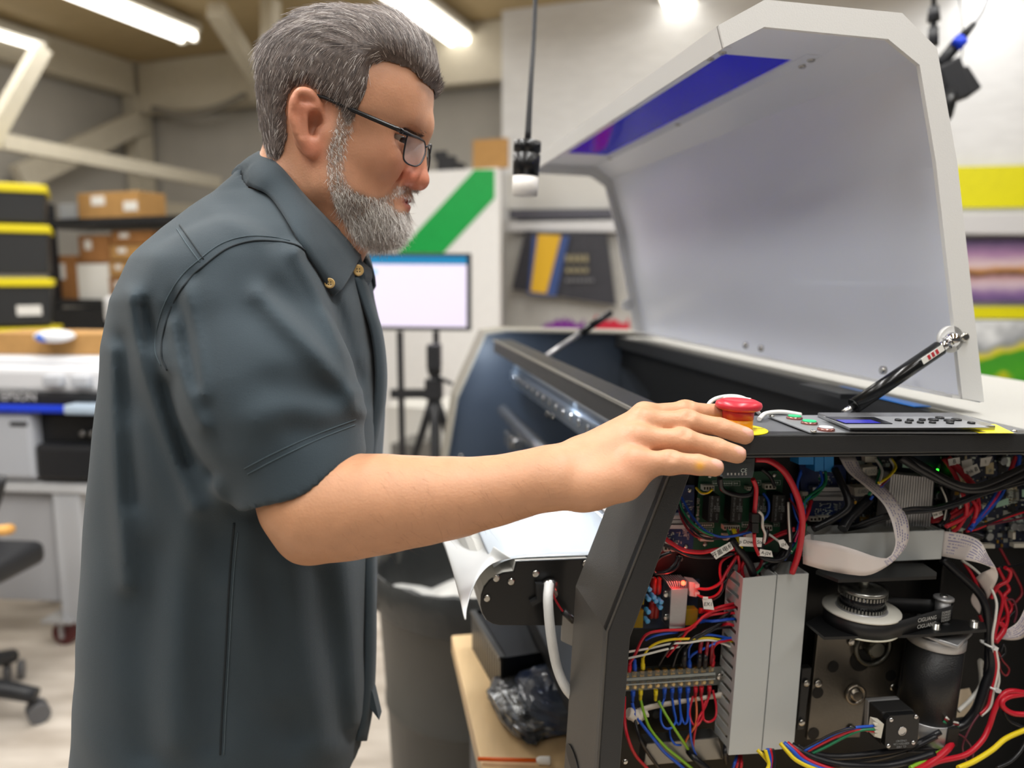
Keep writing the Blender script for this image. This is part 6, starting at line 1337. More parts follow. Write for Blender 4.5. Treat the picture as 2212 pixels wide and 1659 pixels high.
# right hand
hd.add(rc(A(1200, 1015, .728), A(1250, 992, .745), .020, .019), .02)
hd.add(rc(A(1215, 1048, .712), A(1285, 1058, .712), .0195, .0165), .02)
mcp = [(1392, 898, .776, .0118), (1388, 914, .757, .0126), (1376, 950, .736, .0126), (1362, 1000, .715, .0120)]
for m_, wrist in zip(mcp, [(1255, 985, .752, .0185), (1252, 1000, .735, .0195), (1255, 1025, .722, .0190), (1262, 1052, .712, .0165)]):
    hd.add(rc(A(*wrist[:3]), A(*m_[:3]), wrist[3], m_[3]), .012)
hd.add(rc(A(1262, 1058, .712), A(1350, 1040, .713), .0165, .0150), .016)
hd.add(rc(A(1350, 1040, .713), A(1395, 1012, .714), .0150, .0105), .016)
fing = [[mcp[0], (1481, 889, .790, .0106), (1545, 893, .800, .0096), (1589, 898, .807, .0086)],
        [mcp[1], (1483, 911, .762, .0112), (1556, 925, .760, .0102), (1609, 941, .757, .0091)],
        [mcp[2], (1474, 951, .738, .0110), (1547, 968, .735, .0101), (1592, 982, .733, .0091)],
        [mcp[3], (1446, 999, .714, .0105), (1509, 1004, .713, .0097), (1544, 1010, .713, .0087)]]
fs = SDF()
for f_ in fing:
    for a, b in zip(f_[:-1], f_[1:]): fs.add(rc(A(*a[:3]), A(*b[:3]), a[3], b[3]), .0035)
    fs.add(el(A(f_[1][0], f_[1][1], f_[1][2]), np.array([.0112, .0108, .0108]) * f_[1][3] / .0100), .006)
thumb = [(1275, 1000, .772, .0190), (1345, 972, .795, .0135), (1415, 950, .802, .0108), (1462, 944, .800, .0090)]
for a, b in zip(thumb[:-1], thumb[1:]): fs.add(rc(A(*a[:3]), A(*b[:3]), a[3], b[3]), .006)
for m_, wr_ in zip(mcp, [(1262, 978), (1262, 992), (1266, 1016), (1272, 1042)]):   # tendons over the knuckles
    p_ = A(*m_[:3]); fs.add(rc(p_ + np.array([-.002, -.001, m_[3] * .55]), p_ + np.array([.004, -.001, m_[3] * .45]), .0062, .0060), .008)
for f_ in fing:      # nails, slightly proud of the finger ends
    a, b = A(*f_[2][:3]), A(*f_[3][:3]); ax_ = (b - a) / np.linalg.norm(b - a); nn_ = np.cross(np.cross(ax_, np.array([-.1, -.62, .78])), ax_); nn_ /= np.linalg.norm(nn_); sx_ = np.cross(ax_, nn_)
    for k in (-1, 0, 1): fs.add(rc(b + nn_ * (f_[3][3] * .88 - abs(k) * .0012) + sx_ * k * .0034 - ax_ * .003, b + nn_ * (f_[3][3] * .84 - abs(k) * .0012) + sx_ * k * .0030 + ax_ * .0050, .0012, .0012), .0012)
    for c_, w_ in ((f_[1], .9), (f_[2], .8)):   # skin folds over the joints
        c = A(*c_[:3])
        for k in (-1, 0, 1): fs.sub(rc(c + nn_ * c_[3] * 1.04 + ax_ * k * .0028 - sx_ * .005, c + nn_ * c_[3] * 1.04 + ax_ * k * .0028 + sx_ * .005, .0005, .0005), .003)
# left arm hanging behind the trunk, relaxed hand
la = [(530, 650, 1.085, .056), (545, 860, 1.12, .05), (560, 1060, 1.13, .045), (640, 1150, 1.11, .036), (700, 1190, 1.09, .026)]
for a, b in zip(la[:-1], la[1:]): hd.add(rc(A(*a[:3]), A(*b[:3]), a[3], b[3]), .02)
for k in range(4):
    w = A(705, 1195, 1.09 - .012 + .008 * k); kn = A(735, 1205 + 0 * k, 1.055 + .02 * k); p1 = kn + np.array([.022, 0, -.02]); p2 = p1 + np.array([.006, 0, -.022]); p3 = p2 + np.array([-.004, 0, -.018])
    hd.add(rc(w, kn, .015, .0115), .01); fs.add(rc(kn, p1, .0105, .0095), .003); fs.add(rc(p1, p2, .0095, .0085), .003); fs.add(rc(p2, p3, .0085, .0078), .003)
w = A(705, 1195, 1.06); fs.add(rc(w, w + np.array([.02, -.03, -.015]), .014, .011), .004); fs.add(rc(w + np.array([.02, -.03, -.015]), w + np.array([.04, -.035, -.035]), .011, .009), .004)
def body_sdf(P):
    a = hd(P); b = fs(P); return smin(a, b, .008)
lo = np.array([H(300, 500)[0], .62, H(600, 1330)[2] - .02]); hi = np.array([A(1640, 900, .80)[0], 1.2, H(700, 10)[2] + .02])
V, Fq = biggest(*snet(body_sdf, lo, hi, .0024))
# fine relief: pores and knuckle creases are in the bump of the material; skin colour per vertex, with shade painted into some hollows
PX = topx(V)
def blob(c, r): return np.exp(-np.sum((V - c) ** 2, axis=1) / r ** 2)
skin = np.array(srgb('c39071')[:3]); red = np.array(srgb('c26650')[:3]); lip = np.array(srgb('a8544e')[:3]); grey = np.array(srgb('9a7f70')[:3])
handc = np.array(srgb('c49270')[:3]); nailc = np.array(srgb('cf9c8c')[:3]); dark = np.array(srgb('5a3a30')[:3])
col = np.tile(skin, (len(V), 1))
def mixc(w, c):
    global col
    w = np.clip(w, 0, 1)[:, None]; col = col * (1 - w) + c * w
fw_ = sstep(V[:, 0], A(560, 1100, .71)[0], A(1250, 1000, .72)[0]) * (V[:, 1] < .9) * (PX[:, 1] > 850)
mixc(fw_, handc); mixc(.6 * (PX[:, 1] > 700) * (1 - fw_), np.array(srgb('bb8a64')[:3]))
for p_, r, w in [(H(903, 388), .020, .75), (S_(876, 380, .016, -1), .013, .8), (S_(660, 235, .085, -1), .03, .45), (S_(672, 322, .078, -1), .016, .55), (S_(845, 345, .04, -1), .028, .25), (A(1362, 1002, .714), .02, .18), (A(1340, 960, .735), .03, .15)]: mixc(blob(p_, r) * w, red)
for s in (-1, 1):
    mixc(np.exp(-(np.maximum(rc(S_(848, 428, .0215, s), H(879, 431), .0030, .0062)[0](V), 0) / .0022) ** 2) * .8 * (PX[:, 1] > 424), lip); mixc(np.exp(-(np.maximum(rc(S_(849, 432, .0205, s), H(872, 445), .0034, .0070)[0](V), 0) / .0024) ** 2) * .8, lip)
    mixc(blob(S_(676, 270, .078, s), .009) * .6, dark); mixc(blob(S_(862, 296, .036, s), .015) * .4, np.array(srgb('7a4a38')[:3]))  # shade painted into the ear hollow; eye socket partly darker skin, partly shade
    mixc(np.exp(-(np.maximum(rc(S_(845, 428, .0245, s), H(888, 439), .0014, .0018)[0](V), 0) / .0013) ** 2) * .7, dark)
beard_poly = [(733, 235), (768, 240), (752, 300), (746, 345), (748, 388), (772, 415), (812, 428), (834, 426), (846, 414), (862, 403), (882, 404), (900, 410), (902, 430), (880, 425), (858, 424), (845, 432), (852, 448), (870, 456), (892, 455), (892, 520), (820, 535), (770, 512), (742, 478), (726, 440), (716, 390), (712, 330), (722, 290)]
bp2 = np.array([H(x, y)[[0, 2]] for x, y in beard_poly])
# the cheek part of the outline lies nearer than the middle plane: shift it to where it is seen
bp2 = np.array([at(x, y, Y0 - (.068 if y < 330 else .058 if x < 760 else .045 if x < 800 else .03 if x < 850 else .01))[[0, 2]] for x, y in beard_poly])
bd = poly_dist(V[:, [0, 2]], bp2)
inface = (V[:, 2] > H(700, 560)[2])
mixc(sstep(-bd, -.004, .006) * .75 * inface, np.array(srgb('8a7668')[:3]))
for f_ in fing:   # nails
    a, b = A(*f_[2][:3]), A(*f_[3][:3]); ax_ = (b - a) / np.linalg.norm(b - a); nn_ = np.cross(np.cross(ax_, np.array([-.1, -.62, .78])), ax_); nn_ /= np.linalg.norm(nn_)
    c = b + nn_ * f_[3][3] * .96 + ax_ * .001; q = V - c; sx_ = np.cross(ax_, nn_)
    w = 1 - sstep(np.sqrt((q @ ax_ / .0068) ** 2 + (q @ sx_ / .0052) ** 2 + (q @ nn_ / .006) ** 2), .85, 1.05); mixc(w * .85, nailc)
mixc(blob(A(1512, 1007, .703), .0045) * .9, np.array(srgb('e0a030')[:3]))
m_skin = bpy.data.materials.new('skin'); m_skin.use_nodes = True; nt = m_skin.node_tree; L = nt.links.new; b_ = nt.nodes['Principled BSDF']
at_ = nt.nodes.new('ShaderNodeAttribute'); at_.attribute_name = 'tint'; nz = nt.nodes.new('ShaderNodeTexNoise'); nz.inputs['Scale'].default_value = 55; nz.inputs['Detail'].default_value = 6
tc = nt.nodes.new('ShaderNodeTexCoord'); L(tc.outputs['Object'], nz.inputs['Vector'])
mr = nt.nodes.new('ShaderNodeMapRange'); mr.inputs[3].default_value = .86; mr.inputs[4].default_value = 1.12; L(nz.outputs[0], mr.inputs[0])
mx = nt.nodes.new('ShaderNodeMix'); mx.data_type = 'RGBA'; mx.blend_type = 'MULTIPLY'; mx.inputs[0].default_value = 1; L(at_.outputs['Color'], mx.inputs[6]); L(mr.outputs[0], mx.inputs[7]); L(mx.outputs[2], b_.inputs['Base Color'])
b_.inputs['Roughness'].default_value = .48; b_.inputs['Subsurface Weight'].default_value = .12; b_.inputs['Subsurface Radius'].default_value = (.010, .004, .002); b_.inputs['Subsurface Scale'].default_value = .4; b_.inputs['Specular IOR Level'].default_value = .4
n2 = nt.nodes.new('ShaderNodeTexNoise'); n2.inputs['Scale'].default_value = 420; n2.inputs['Detail'].default_value = 3; L(tc.outputs['Object'], n2.inputs['Vector'])
n3 = nt.nodes.new('ShaderNodeTexNoise'); n3.inputs['Scale'].default_value = 70; L(tc.outputs['Object'], n3.inputs['Vector']); ad = nt.nodes.new('ShaderNodeMath'); L(n2.outputs[0], ad.inputs[0]); L(n3.outputs[0], ad.inputs[1])
bp = nt.nodes.new('ShaderNodeBump'); bp.inputs['Strength'].default_value = .25; bp.inputs['Distance'].default_value = .0012; L(ad.outputs[0], bp.inputs['Height']); L(bp.outputs[0], b_.inputs['Normal'])
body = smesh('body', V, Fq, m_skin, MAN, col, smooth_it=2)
# eyes
for s in (-1, 1):
    c = S_(853, 299, .0345, s); mb = MB(); mb.sphere(c, .0120, 20, 14); ey = obj('eyeball', mb, mat('eye_white', '94887f', .2), MAN)
    dr_ = np.array([.86, s * .30, -.36]); dr_ /= np.linalg.norm(dr_); mb = MB(); mb.lathe(c + dr_ * .0100, dr_, [(0, .0068), (.0014, .0058), (.0024, .003), (.0025, .0)], 18, caps=False); obj('iris', mb, mat('iris_brown', '2a1a12', .1), ey)

# ---------------------------------------------------------------- hair
scalp_near = [(918, 200), (908, 180), (893, 163), (868, 150), (840, 143), (818, 146), (806, 160), (806, 190), (797, 215), (783, 236), (770, 262), (752, 262), (738, 240), (722, 225), (700, 215), (690, 200), (668, 188), (645, 186), (628, 205), (620, 240), (620, 285), (612, 320), (598, 342), (560, 335), (520, 250), (520, 60), (640, -30), (850, -10), (960, 90), (960, 200)]
sc2 = np.array([at(x, y, Y0 - float(np.interp(x, [780, 860, 925], [.068, .046, .0])))[[0, 2]] for x, y in scalp_near])
hh = SDF(); hh.p = list(hd.p[:n_head])
ztop = H(700, 30)[2]; zlow = H(700, 300)[2]
pom = SDF()
pom.mir(lambda s: rc(S_(884, 130, .0, s), S_(864, 140, .048, s), .0195, .013), .02)
pom.mir(lambda s: rc(S_(834, 84, .0, s), S_(826, 98, .050, s), .0235, .019), .03)
pom.mir(lambda s: rc(S_(906, 162, .0, s), S_(893, 162, .030, s), .0095, .0075), .015)
def hair_sdf(P):
    d = hh(P); m = poly_dist(P[:, [0, 2]], sc2); tz_ = sstep(P[:, 2], H(700, 260)[2], H(700, 70)[2])
    # comb furrows
    fur = .0003 * np.sin(P[:, 0] * 160 + P[:, 2] * 420 + P[:, 1] * 90 + 2.0 * np.sin(P[:, 0] * 60 + P[:, 1] * 50)) + .0003 * np.sin(P[:, 1] * 520 + P[:, 0] * 130)
    t = (.0062 + .0100 * tz_ + fur * (.5 + tz_)) * sstep(-m, -.003, .012) - .004 * (1 - sstep(-m, -.004, .004))
    return smin(d - t, np.maximum(pom(P) + fur, m), .02)
lo = np.array([H(520, 100)[0], Y0 - .12, H(700, 360)[2]]); hi = np.array([H(965, 100)[0], Y0 + .12, H(700, -20)[2]])
HV, HF = snet(hair_sdf, lo, hi, .0026)
keep = (hh(HV) > .0006) & (poly_dist(HV[:, [0, 2]], sc2) < .004)
HF = HF[keep[HF].all(1)]
used = np.unique(HF); rm = -np.ones(len(HV), int); rm[used] = np.arange(len(used)); HV = HV[used]; HF = rm[HF]
m_hair = mat('hair_base', '645953', .6, col2='3f3632', scale=260, bump=.6, bscale=500, aniso=(1, 1, .3))
hair = smesh('hair', HV, HF, m_hair, MAN)
def strands(name, roots, normals, dirs, lens, mats, seed, wid=.00042, lift=.25, seg=4, curl=.15, parent=MAN, dens=None, bendr=.22, sag=0.0):
    r = np.random.default_rng(seed); n = len(roots); mb = MB(); mi = r.choice(len(mats), n, p=dens)
    up_ = normals; d = dirs - np.sum(dirs * up_, axis=1)[:, None] * up_ * (1 - lift); d = d + up_ * lift * .5 + r.normal(0, curl, d.shape); d /= np.linalg.norm(d, axis=1)[:, None]
    view = CAM - roots; view /= np.linalg.norm(view, axis=1)[:, None]
    side = np.cross(d, view * .6 + up_ * .6); side /= np.linalg.norm(side, axis=1)[:, None] + 1e-9
    bend = r.normal(0, bendr, (n, 3)) - up_ * (lift * .9) - up_ * (lens * sag)[:, None]; P = roots.copy(); rows = []
    for k in range(seg + 1):
        f = k / seg; q = roots + d * (lens * f)[:, None] + bend * (lens * f * f)[:, None]; w = wid * (1 - .75 * f) * (1 + .2 * r.random())
        rows.append((q - side * w, q + side * w))
    A_ = np.stack([np.stack(t_, 1) for t_ in rows], 1)   # n, seg+1, 2, 3
    Vv = A_.reshape(-1, 3); base = np.arange(n)[:, None] * (seg + 1) * 2
    Fv = np.concatenate([np.stack([base[:, 0] + 2 * k, base[:, 0] + 2 * k + 1, base[:, 0] + 2 * k + 3, base[:, 0] + 2 * k + 2], -1)[:, None] for k in range(seg)], 1).reshape(-1, 4)
    o = smesh(name, Vv, Fv, mats, parent); o.data.polygons.foreach_set('material_index', np.repeat(mi, seg).astype(np.int32)); o['kind'] = 'stuff'; return o
hm = [mat('hair_dark', '4a4342', .55), mat('hair_mid', '796d67', .55), mat('hair_pale', 'b0a8a4', .5), mat('hair_white', 'd8d2cc', .5)]
idx = rng.choice(len(HV), 36000); R = HV[idx]; Nn = grad(hair_sdf, R, .003)
hc_ = H(760, 195); rx_, rz_ = R[:, 0] - hc_[0], R[:, 2] - hc_[2]; rl_ = np.sqrt(rx_ ** 2 + rz_ ** 2) + 1e-6; tan_ = np.stack([-rz_ / rl_, 0 * rx_, rx_ / rl_], -1)
tz_ = sstep(R[:, 2], H(700, 175)[2], H(700, 125)[2])[:, None]; fr_ = sstep(R[:, 0], H(600, 100)[0], H(760, 100)[0])[:, None]
fwd = np.array([1.0, 0, -.25]); dn_ = np.array([-.5, 0, -.9]); dn2 = np.array([.25, 0, -1.0])
bk_ = sstep(R[:, 0], H(640, 100)[0], H(580, 100)[0])[:, None]; ft_ = sstep(R[:, 0], H(830, 100)[0], H(870, 100)[0])[:, None]; bk_ = np.maximum(bk_, ft_); dd = np.maximum(tz_, bk_) * tan_ + (1 - np.maximum(tz_, bk_)) * dn_
mpx = topx(R); 
strands('hair_strands', R - Nn * .0004, Nn, dd, .011 + .014 * tz_[:, 0] * rng.random(len(R)) + .004 * rng.random(len(R)), hm, 3, wid=.00024, lift=.03, curl=.10, bendr=.07, sag=7.0, dens=[.42, .37, .15, .06], parent=hair)
# beard: grey to white, longest on the chin
okb = np.nonzero((bd < .001) & inface & (V[:, 2] < H(700, 225)[2]) & (V[:, 0] > H(700, 300)[0]))[0]
wgt = np.clip(-bd[okb] + .0035, .0006, .006) ; wgt = wgt / wgt.sum()
ib = rng.choice(okb, 19000, p=wgt); R = V[ib]; Nn = grad(body_sdf, R, .002); px_ = topx(R)
chin = sstep(px_[:, 1], 400, 480); lenb = .0045 + .0125 * chin * (.6 + .6 * rng.random(len(R))) + .003 * rng.random(len(R))
must = (px_[:, 1] < 428) & (px_[:, 0] > 845); lenb[must] = .0062
dd = np.tile(np.array([.25, 0, -1.0]), (len(R), 1)); dd[:, 1] = (R[:, 1] - Y0) * 2; dd[must] = np.array([.15, 0, -1.0]) + np.c_[np.zeros(must.sum()), (R[must, 1] - Y0) * 12, np.zeros(must.sum())]
bm_ = [mat('beard_dark', '5a5048', .55), mat('beard_mid', '8f8880', .55), mat('hair_pale', 'b0a8a4', .5), mat('beard_white', 'dedad4', .5)]
strands('beard', R - Nn * .0006, Nn, dd, lenb, bm_, 5, wid=.00021, lift=.30, curl=.26, dens=[.08, .20, .30, .42])
# brows
for s in (-1, 1):
    n = 420; f = rng.random(n); p_ = np.array([S_(904, 280, .010, s) * (1 - q) + S_(846, 260, .046, s) * q for q in f]) + rng.normal(0, .0016, (n, 3)); 
    for _ in range(6): g_ = grad(body_sdf, p_, .002); d_ = body_sdf(p_); p_ = p_ - g_ * d_[:, None]
    dd = np.tile(np.array([-.6, s * .7, .25]), (n, 1)); strands('eyebrow', p_ + g_ * .0008, g_, dd, np.full(n, .008), [mat('brow_dark', '4a3a32', .6), mat('hair_mid', '786f6c', .55)], 11 + s, wid=.0003, lift=.42, bendr=.1, sag=-45.0, dens=[.7, .3])
# fine dark hair on the forearm
fo = np.nonzero((PX[:, 0] > 700) & (PX[:, 0] < 1190) & (PX[:, 1] > 960) & (V[:, 1] < .74))[0]; ia = rng.choice(fo, 380); R = V[ia]; Nn = grad(body_sdf, R, .002); kp_ = Nn[:, 1] < .2; R, Nn = R[kp_], Nn[kp_]
strands('arm_hair', R, Nn, np.tile(np.array([.55, -.1, -.75]), (len(R), 1)), .009 + .006 * rng.random(len(R)), [mat('arm_hair', '7a5640', .6)], 21, wid=.00006, lift=.05, curl=.2)

# ---------------------------------------------------------------- glasses
GL = MB(); m_gf = mat('gunmetal', '3d3e42', .25, .8)
def gpt(x, y, Y, s):   # the glasses sit slightly askew on the nose
    p_ = at(x, y, Y); return p_ if s < 0 else np.array([p_[0] + .13 * (Y0 - p_[1]), 2 * Y0 - p_[1], p_[2] - .13 * (Y0 - p_[1])])
lensp = [(883, 290, .8665), (886, 290, .870), (902, 297, .893), (913, 303, .911), (917, 307, .915), (919, 318, .916), (918, 333, .914), (910, 351, .907), (903, 357, .902), (896, 359, .896), (883, 355, .881), (876, 350, .873), (872, 343, .869), (872, 332, .867), (876, 308, .8655), (880, 293, .865)]
gl = None
for s in (-1, 1):
    ring = [gpt(*q, s) for q in lensp]; mb = MB(); rr = spline(ring + [ring[0]], 2); mb.tube(rr, .0010, seg=8, sub=1); mb.tube([gpt(*q, s) for q in [(866, 283, .854), (876, 287, .862), (886, 291, .870), (902, 297, .893), (914, 304, .912)]], [.0030, .0030, .0022, .0018, .0012], sub=4)
    if s < 0: mb.tube([gpt(886, 290, .872, s), gpt(876, 286, .863, s), gpt(864, 281, .852, s)], [.0018, .0026, .0026], sub=4)
    else: mb.tube([gpt(886, 290, .872, s), gpt(876, 286, .863, s), gpt(864, 281, .852, s)], [.0018, .0026, .0026], sub=4)
    if gl is None:
        mb.tube([gpt(919, 318, .915, -1), np.array([gpt(919, 318, .915, -1)[0] + .005, Y0, gpt(919, 312, .915, -1)[2] + .002]), gpt(919, 318, .915, 1)], .0012, sub=5)
        gl = obj('glasses', mb, m_gf, MAN); gl['label'] = 'slim dark metal glasses'
    else: obj('rim', mb, m_gf, gl)
    c = sum(ring) / len(ring); mb = MB(); R_ = [list(rr[:-1] * 0 + c)] ; mb.add([c] + list(rr[:-1]), [(0, 1 + i, 1 + (i + 1) % (len(rr) - 1)) for i in range(len(rr) - 1)]); obj('lens', mb, mat('lens_glass', 'e8eef4', .03, alpha=.16, spec=.9), gl)
    mb = MB(); mb.tube([gpt(866, 282, .852, s), gpt(800, 254, .850, s), gpt(735, 226, .851, s), gpt(694, 209, .8505, s), gpt(668, 206, .850, s), gpt(640, 222, .853, s)], [.0026, .0026, .0021, .0017, .0014, .0012], sub=6); obj('temple', mb, mat('gloss_black', '111214', .3), gl)

# ---------------------------------------------------------------- shirt
rows = [(370, 520, 640, .040), (385, 508, 650, .044), (420, 470, 690, .060), (455, 425, 725, .088), (500, 382, 758, .128), (560, 340, 778, .172), (640, 312, 795, .203), (760, 298, 818, .208), (900, 276, 822, .205), (1100, 252, 808, .200), (1300, 234, 803, .200), (1500, 223, 798, .200), (1640, 212, 772, .195), (1720, 207, 760, .19)]
zs, xc, xa, yb = [], [], [], []
for y, b0, f0, dpt in rows:
    pb, pf = H(b0, y), H(f0, y); zs.append((pb[2] + pf[2]) / 2); xc.append((pb[0] + pf[0]) / 2); xa.append((pf[0] - pb[0]) / 2); yb.append(dpt)
zs, xc, xa, yb = map(np.array, (zs[::-1], xc[::-1], xa[::-1], yb[::-1]))
ridges = [  # picture polylines of folds, height (m), width (m)
    ([(560, 636), (610, 690), (660, 738), (720, 806), (778, 876)], .0085, .011), ([(600, 625), (690, 728), (765, 822)], -.005, .012), ([(560, 690), (640, 770), (700, 850)], -.003, .02),
    ([(402, 622), (420, 700), (432, 770), (440, 850)], .0060, .0075), ([(374, 700), (390, 780), (412, 860), (440, 920)], .0065, .008), ([(388, 660), (404, 740), (422, 830)], -.004, .007), ([(455, 640), (470, 760), (500, 900)], .003, .018),
    ([(600, 832), (650, 838), (715, 850)], -.0065, .018), ([(560, 905), (650, 880), (750, 890)], .0045, .016), ([(520, 980), (560, 900), (600, 840)], .003, .02), ([(640, 930), (700, 935), (760, 905)], -.004, .014),
    ([(286, 640), (300, 740), (330, 850), (380, 990), (425, 1100)], .0080, .010), ([(310, 660), (328, 760), (362, 870), (408, 1000)], -.006, .010), ([(246, 760), (250, 900), (258, 1080), (275, 1260)], .0065, .011), ([(265, 740), (274, 900), (286, 1080)], -.0045, .011),
    ([(345, 770), (386, 880), (436, 990), (470, 1090)], .0085, .014), ([(368, 830), (410, 930), (455, 1020)], -.007, .010), ([(300, 930), (350, 1040), (420, 1160), (470, 1260)], .004, .018),
    ([(440, 1100), (400, 1250), (385, 1450), (380, 1600)], .006, .022), ([(530, 1150), (545, 1300), (600, 1500)], .006, .022), ([(620, 1230), (650, 1400), (690, 1600)], .006, .022), ([(740, 1220), (762, 1400), (770, 1560)], .006, .014), ([(690, 1240), (712, 1420), (740, 1580)], -.006, .014), ([(460, 1170), (440, 1350), (450, 1600)], -.006, .02), ([(330, 1200), (310, 1400), (320, 1620)], -.005, .02), ([(580, 1250), (600, 1400), (640, 1580)], -.005, .02),
    ([(470, 430), (540, 470), (600, 520)], -.004, .010), ([(455, 445), (520, 490), (560, 515)], .003, .010), ([(640, 545), (690, 630), (735, 740), (770, 840)], .008, .009), ([(665, 560), (715, 650), (752, 760), (785, 870)], -.008, .008), ([(330, 560), (300, 640)], .003, .016), ([(420, 596), (385, 634), (362, 690)], -.003, .006)]
rid3 = [(np.array([at(x, y, .76)[[0, 2]] for x, y in [tuple(q_) for q_ in spline([(a_, b_, 0) for a_, b_ in pl], 4)[:, :2]]]), h_, w_) for pl, h_, w_ in ridges]
rib_lo = rid3
slv = SDF()
for a, b in zip([(510, 648, .800, .079), (590, 850, .757, .081)], [(590, 850, .757, .081), (684, 1110, .718, .0590)]): slv.add(rc(A(*a[:3]), A(*b[:3]), a[3], b[3]), .03)
sli = SDF()
for a, b in zip([(590, 850, .757, .0660)], [(684, 1110, .718, .0490)]): sli.add(rc(A(*a[:3]), A(*b[:3]), a[3], b[3]), .03)
hem0 = A(668, 1040, .715); hemn = np.array([115.0, 0, -250.0]); hemn /= np.linalg.norm(hemn)
sl2 = SDF(); sl2.add(rc(A(530, 650, 1.06), A(545, 860, 1.10), .078, .072), .03); sl2.add(rc(A(545, 860, 1.10), A(556, 1010, 1.12), .072, .062), .03)
shd = SDF(); shd.mir(lambda s: rc(S_(590, 570, .06, s), S_(530, 618, .140, s), .048, .058), .03)
col_out = SDF(); col_out.add(rc(H(700, 300), H(600, 500), .060, .066), .02); col_out.add(rc(H(790, 450), H(735, 570), .03, .035), .03)
def fold_disp(P):
    near = 1 - sstep(P[:, 1], .84, .93); sc_ = (.76 / np.clip(P[:, 1], .6, 1.0)); D_ = np.zeros(len(P))
    P2 = np.stack([P[:, 0] * sc_, CAM[2] + (P[:, 2] - CAM[2]) * sc_], -1)    # folds are laid out on the near side of the cloth
    for pl, h_, w_ in rid3:
        m = (np.abs(P2[:, 0] - (pl[:, 0].max() + pl[:, 0].min()) / 2) < np.ptp(pl[:, 0]) / 2 + 3 * w_) & (np.abs(P2[:, 1] - (pl[:, 1].max() + pl[:, 1].min()) / 2) < np.ptp(pl[:, 1]) / 2 + 3 * w_) & (near > 0)
        if m.any(): D_[m] += h_ * near[m] * np.exp(-(line_dist(P2[m], pl) / w_) ** 2)
    return D_ + .0013 * np.sin(P[:, 0] * 38 + 9 * P[:, 2] + 3 * np.sin(P[:, 2] * 14)) * np.sin(P[:, 1] * 20 + P[:, 2] * 17)
def shirt_raw(P, folds=True):
    z = P[:, 2]; c = np.interp(z, zs, xc); a = np.interp(z, zs, xa); b = np.interp(z, zs, yb)
    u_ = np.abs((P[:, 0] - c) / a); v_ = np.abs((P[:, 1] - Y0) / b); rr = (u_ ** 2.3 + v_ ** 2.3) ** (1 / 2.3)
    d = (rr - 1) * np.minimum(a, b) * .9
    d = np.maximum(d, (z - zs[-1]) * .7)
    d = smin(d, shd(P), .05)
    if not folds: return d
    F_ = fold_disp(P); d = d - F_
    q = (P - hem0) @ hemn; wav = .003 * np.sin(P[:, 0] * 70 + P[:, 1] * 55)
    s = np.maximum(slv(P) - F_, q + wav)
    d = smin(d, s, .012)
    d = np.maximum(d, -np.maximum(sli(P), -(q + .06)))       # the sleeve is hollow at its hem
    s2 = np.maximum(sl2(P), A(556, 1000, 1.12)[2] - z)
    return smin(d, s2, .02)
def hemz(P):  # curved shirt tail
    hp_ = [at(x, y, .77) for x, y in [(-60, 1860), (60, 1780), (190, 1700), (330, 1648), (430, 1634), (520, 1638), (600, 1672), (680, 1760), (737, 1850), (850, 1860)]]
    return np.interp(P[:, 0], [q[0] for q in hp_], [q[2] for q in hp_])
def shirt_sdf(P):
    d = shirt_raw(P); hz_ = hemz(P); d = np.maximum(d, hz_ - P[:, 2])
    inner = np.maximum(shirt_raw(P, False) + .012, P[:, 2] - hz_ - .05); d = np.maximum(d, -inner)
    d = -smin(-d, col_out(P), .006)
    # opening of the shirt front: a shallow overlap at the placket
    return d
lo = np.array([H(100, 1600)[0] - .06, .60, H(400, 1690)[2] - .01]); hi = np.array([H(850, 800)[0] + .06, 1.26, H(600, 330)[2]])
SV, SF = biggest(*snet(shirt_sdf, lo, hi, .0036, 1.85))
m_sh = mat('shirt_cotton', '343f46', .82, bump=.35, bscale=1400, var=.07, scale=9, spec=.25)
m_sh.node_tree.nodes['Principled BSDF'].inputs['Sheen Weight'].default_value = .12
shirt = smesh('shirt', SV, SF, m_sh, MAN, smooth_it=3); shirt['label'] = 'dark slate cotton work shirt'
m_sd = mat('shirt_stitch', '4a585f', .85); m_seam = mat('shirt_seam', '1c2429', .85)
def seam(pts, r=.0008, m=None, name='seam', off=.0004, sub=8):
    Q = spline([(x, y, 0) for x, y in pts], sub); W3 = march(shirt_sdf, Q); W3 = W3 + grad(shirt_sdf, W3, .003) * off
    okk = (W3[:, 1] > .55) & (W3[:, 1] < 1.1); W3 = W3[okk]
    if len(W3) < 4: return
    mb = MB(); mb.tube(W3, r, seg=6, sub=1); return obj(name, mb, m or m_seam, shirt)
arm_hole = [(668, 548), (640, 530), (600, 522), (545, 521), (490, 538), (440, 575), (405, 608), (370, 665), (352, 730), (350, 770), (362, 800)]
seam(arm_hole, .0010); seam([(x - 14, y - 10) for x, y in arm_hole[1:]], .00045, m_sd, 'stitching')
seam([(388, 486), (412, 520), (440, 560)], .0007); seam([(382, 494), (404, 528), (432, 566)], .00045, m_sd, 'stitching')
seam([(535, 1024), (600, 990), (690, 948), (766, 918)], .00045, m_sd, 'stitching'); seam([(528, 1012), (594, 978), (686, 937), (768, 906)], .00045, m_sd, 'stitching')
seam([(506, 1130), (496, 1250), (488, 1400), (480, 1540), (476, 1630)], .0011); seam([(514, 1150), (504, 1260), (496, 1400), (488, 1540), (484, 1630)], .0005, m_sd, 'stitching')
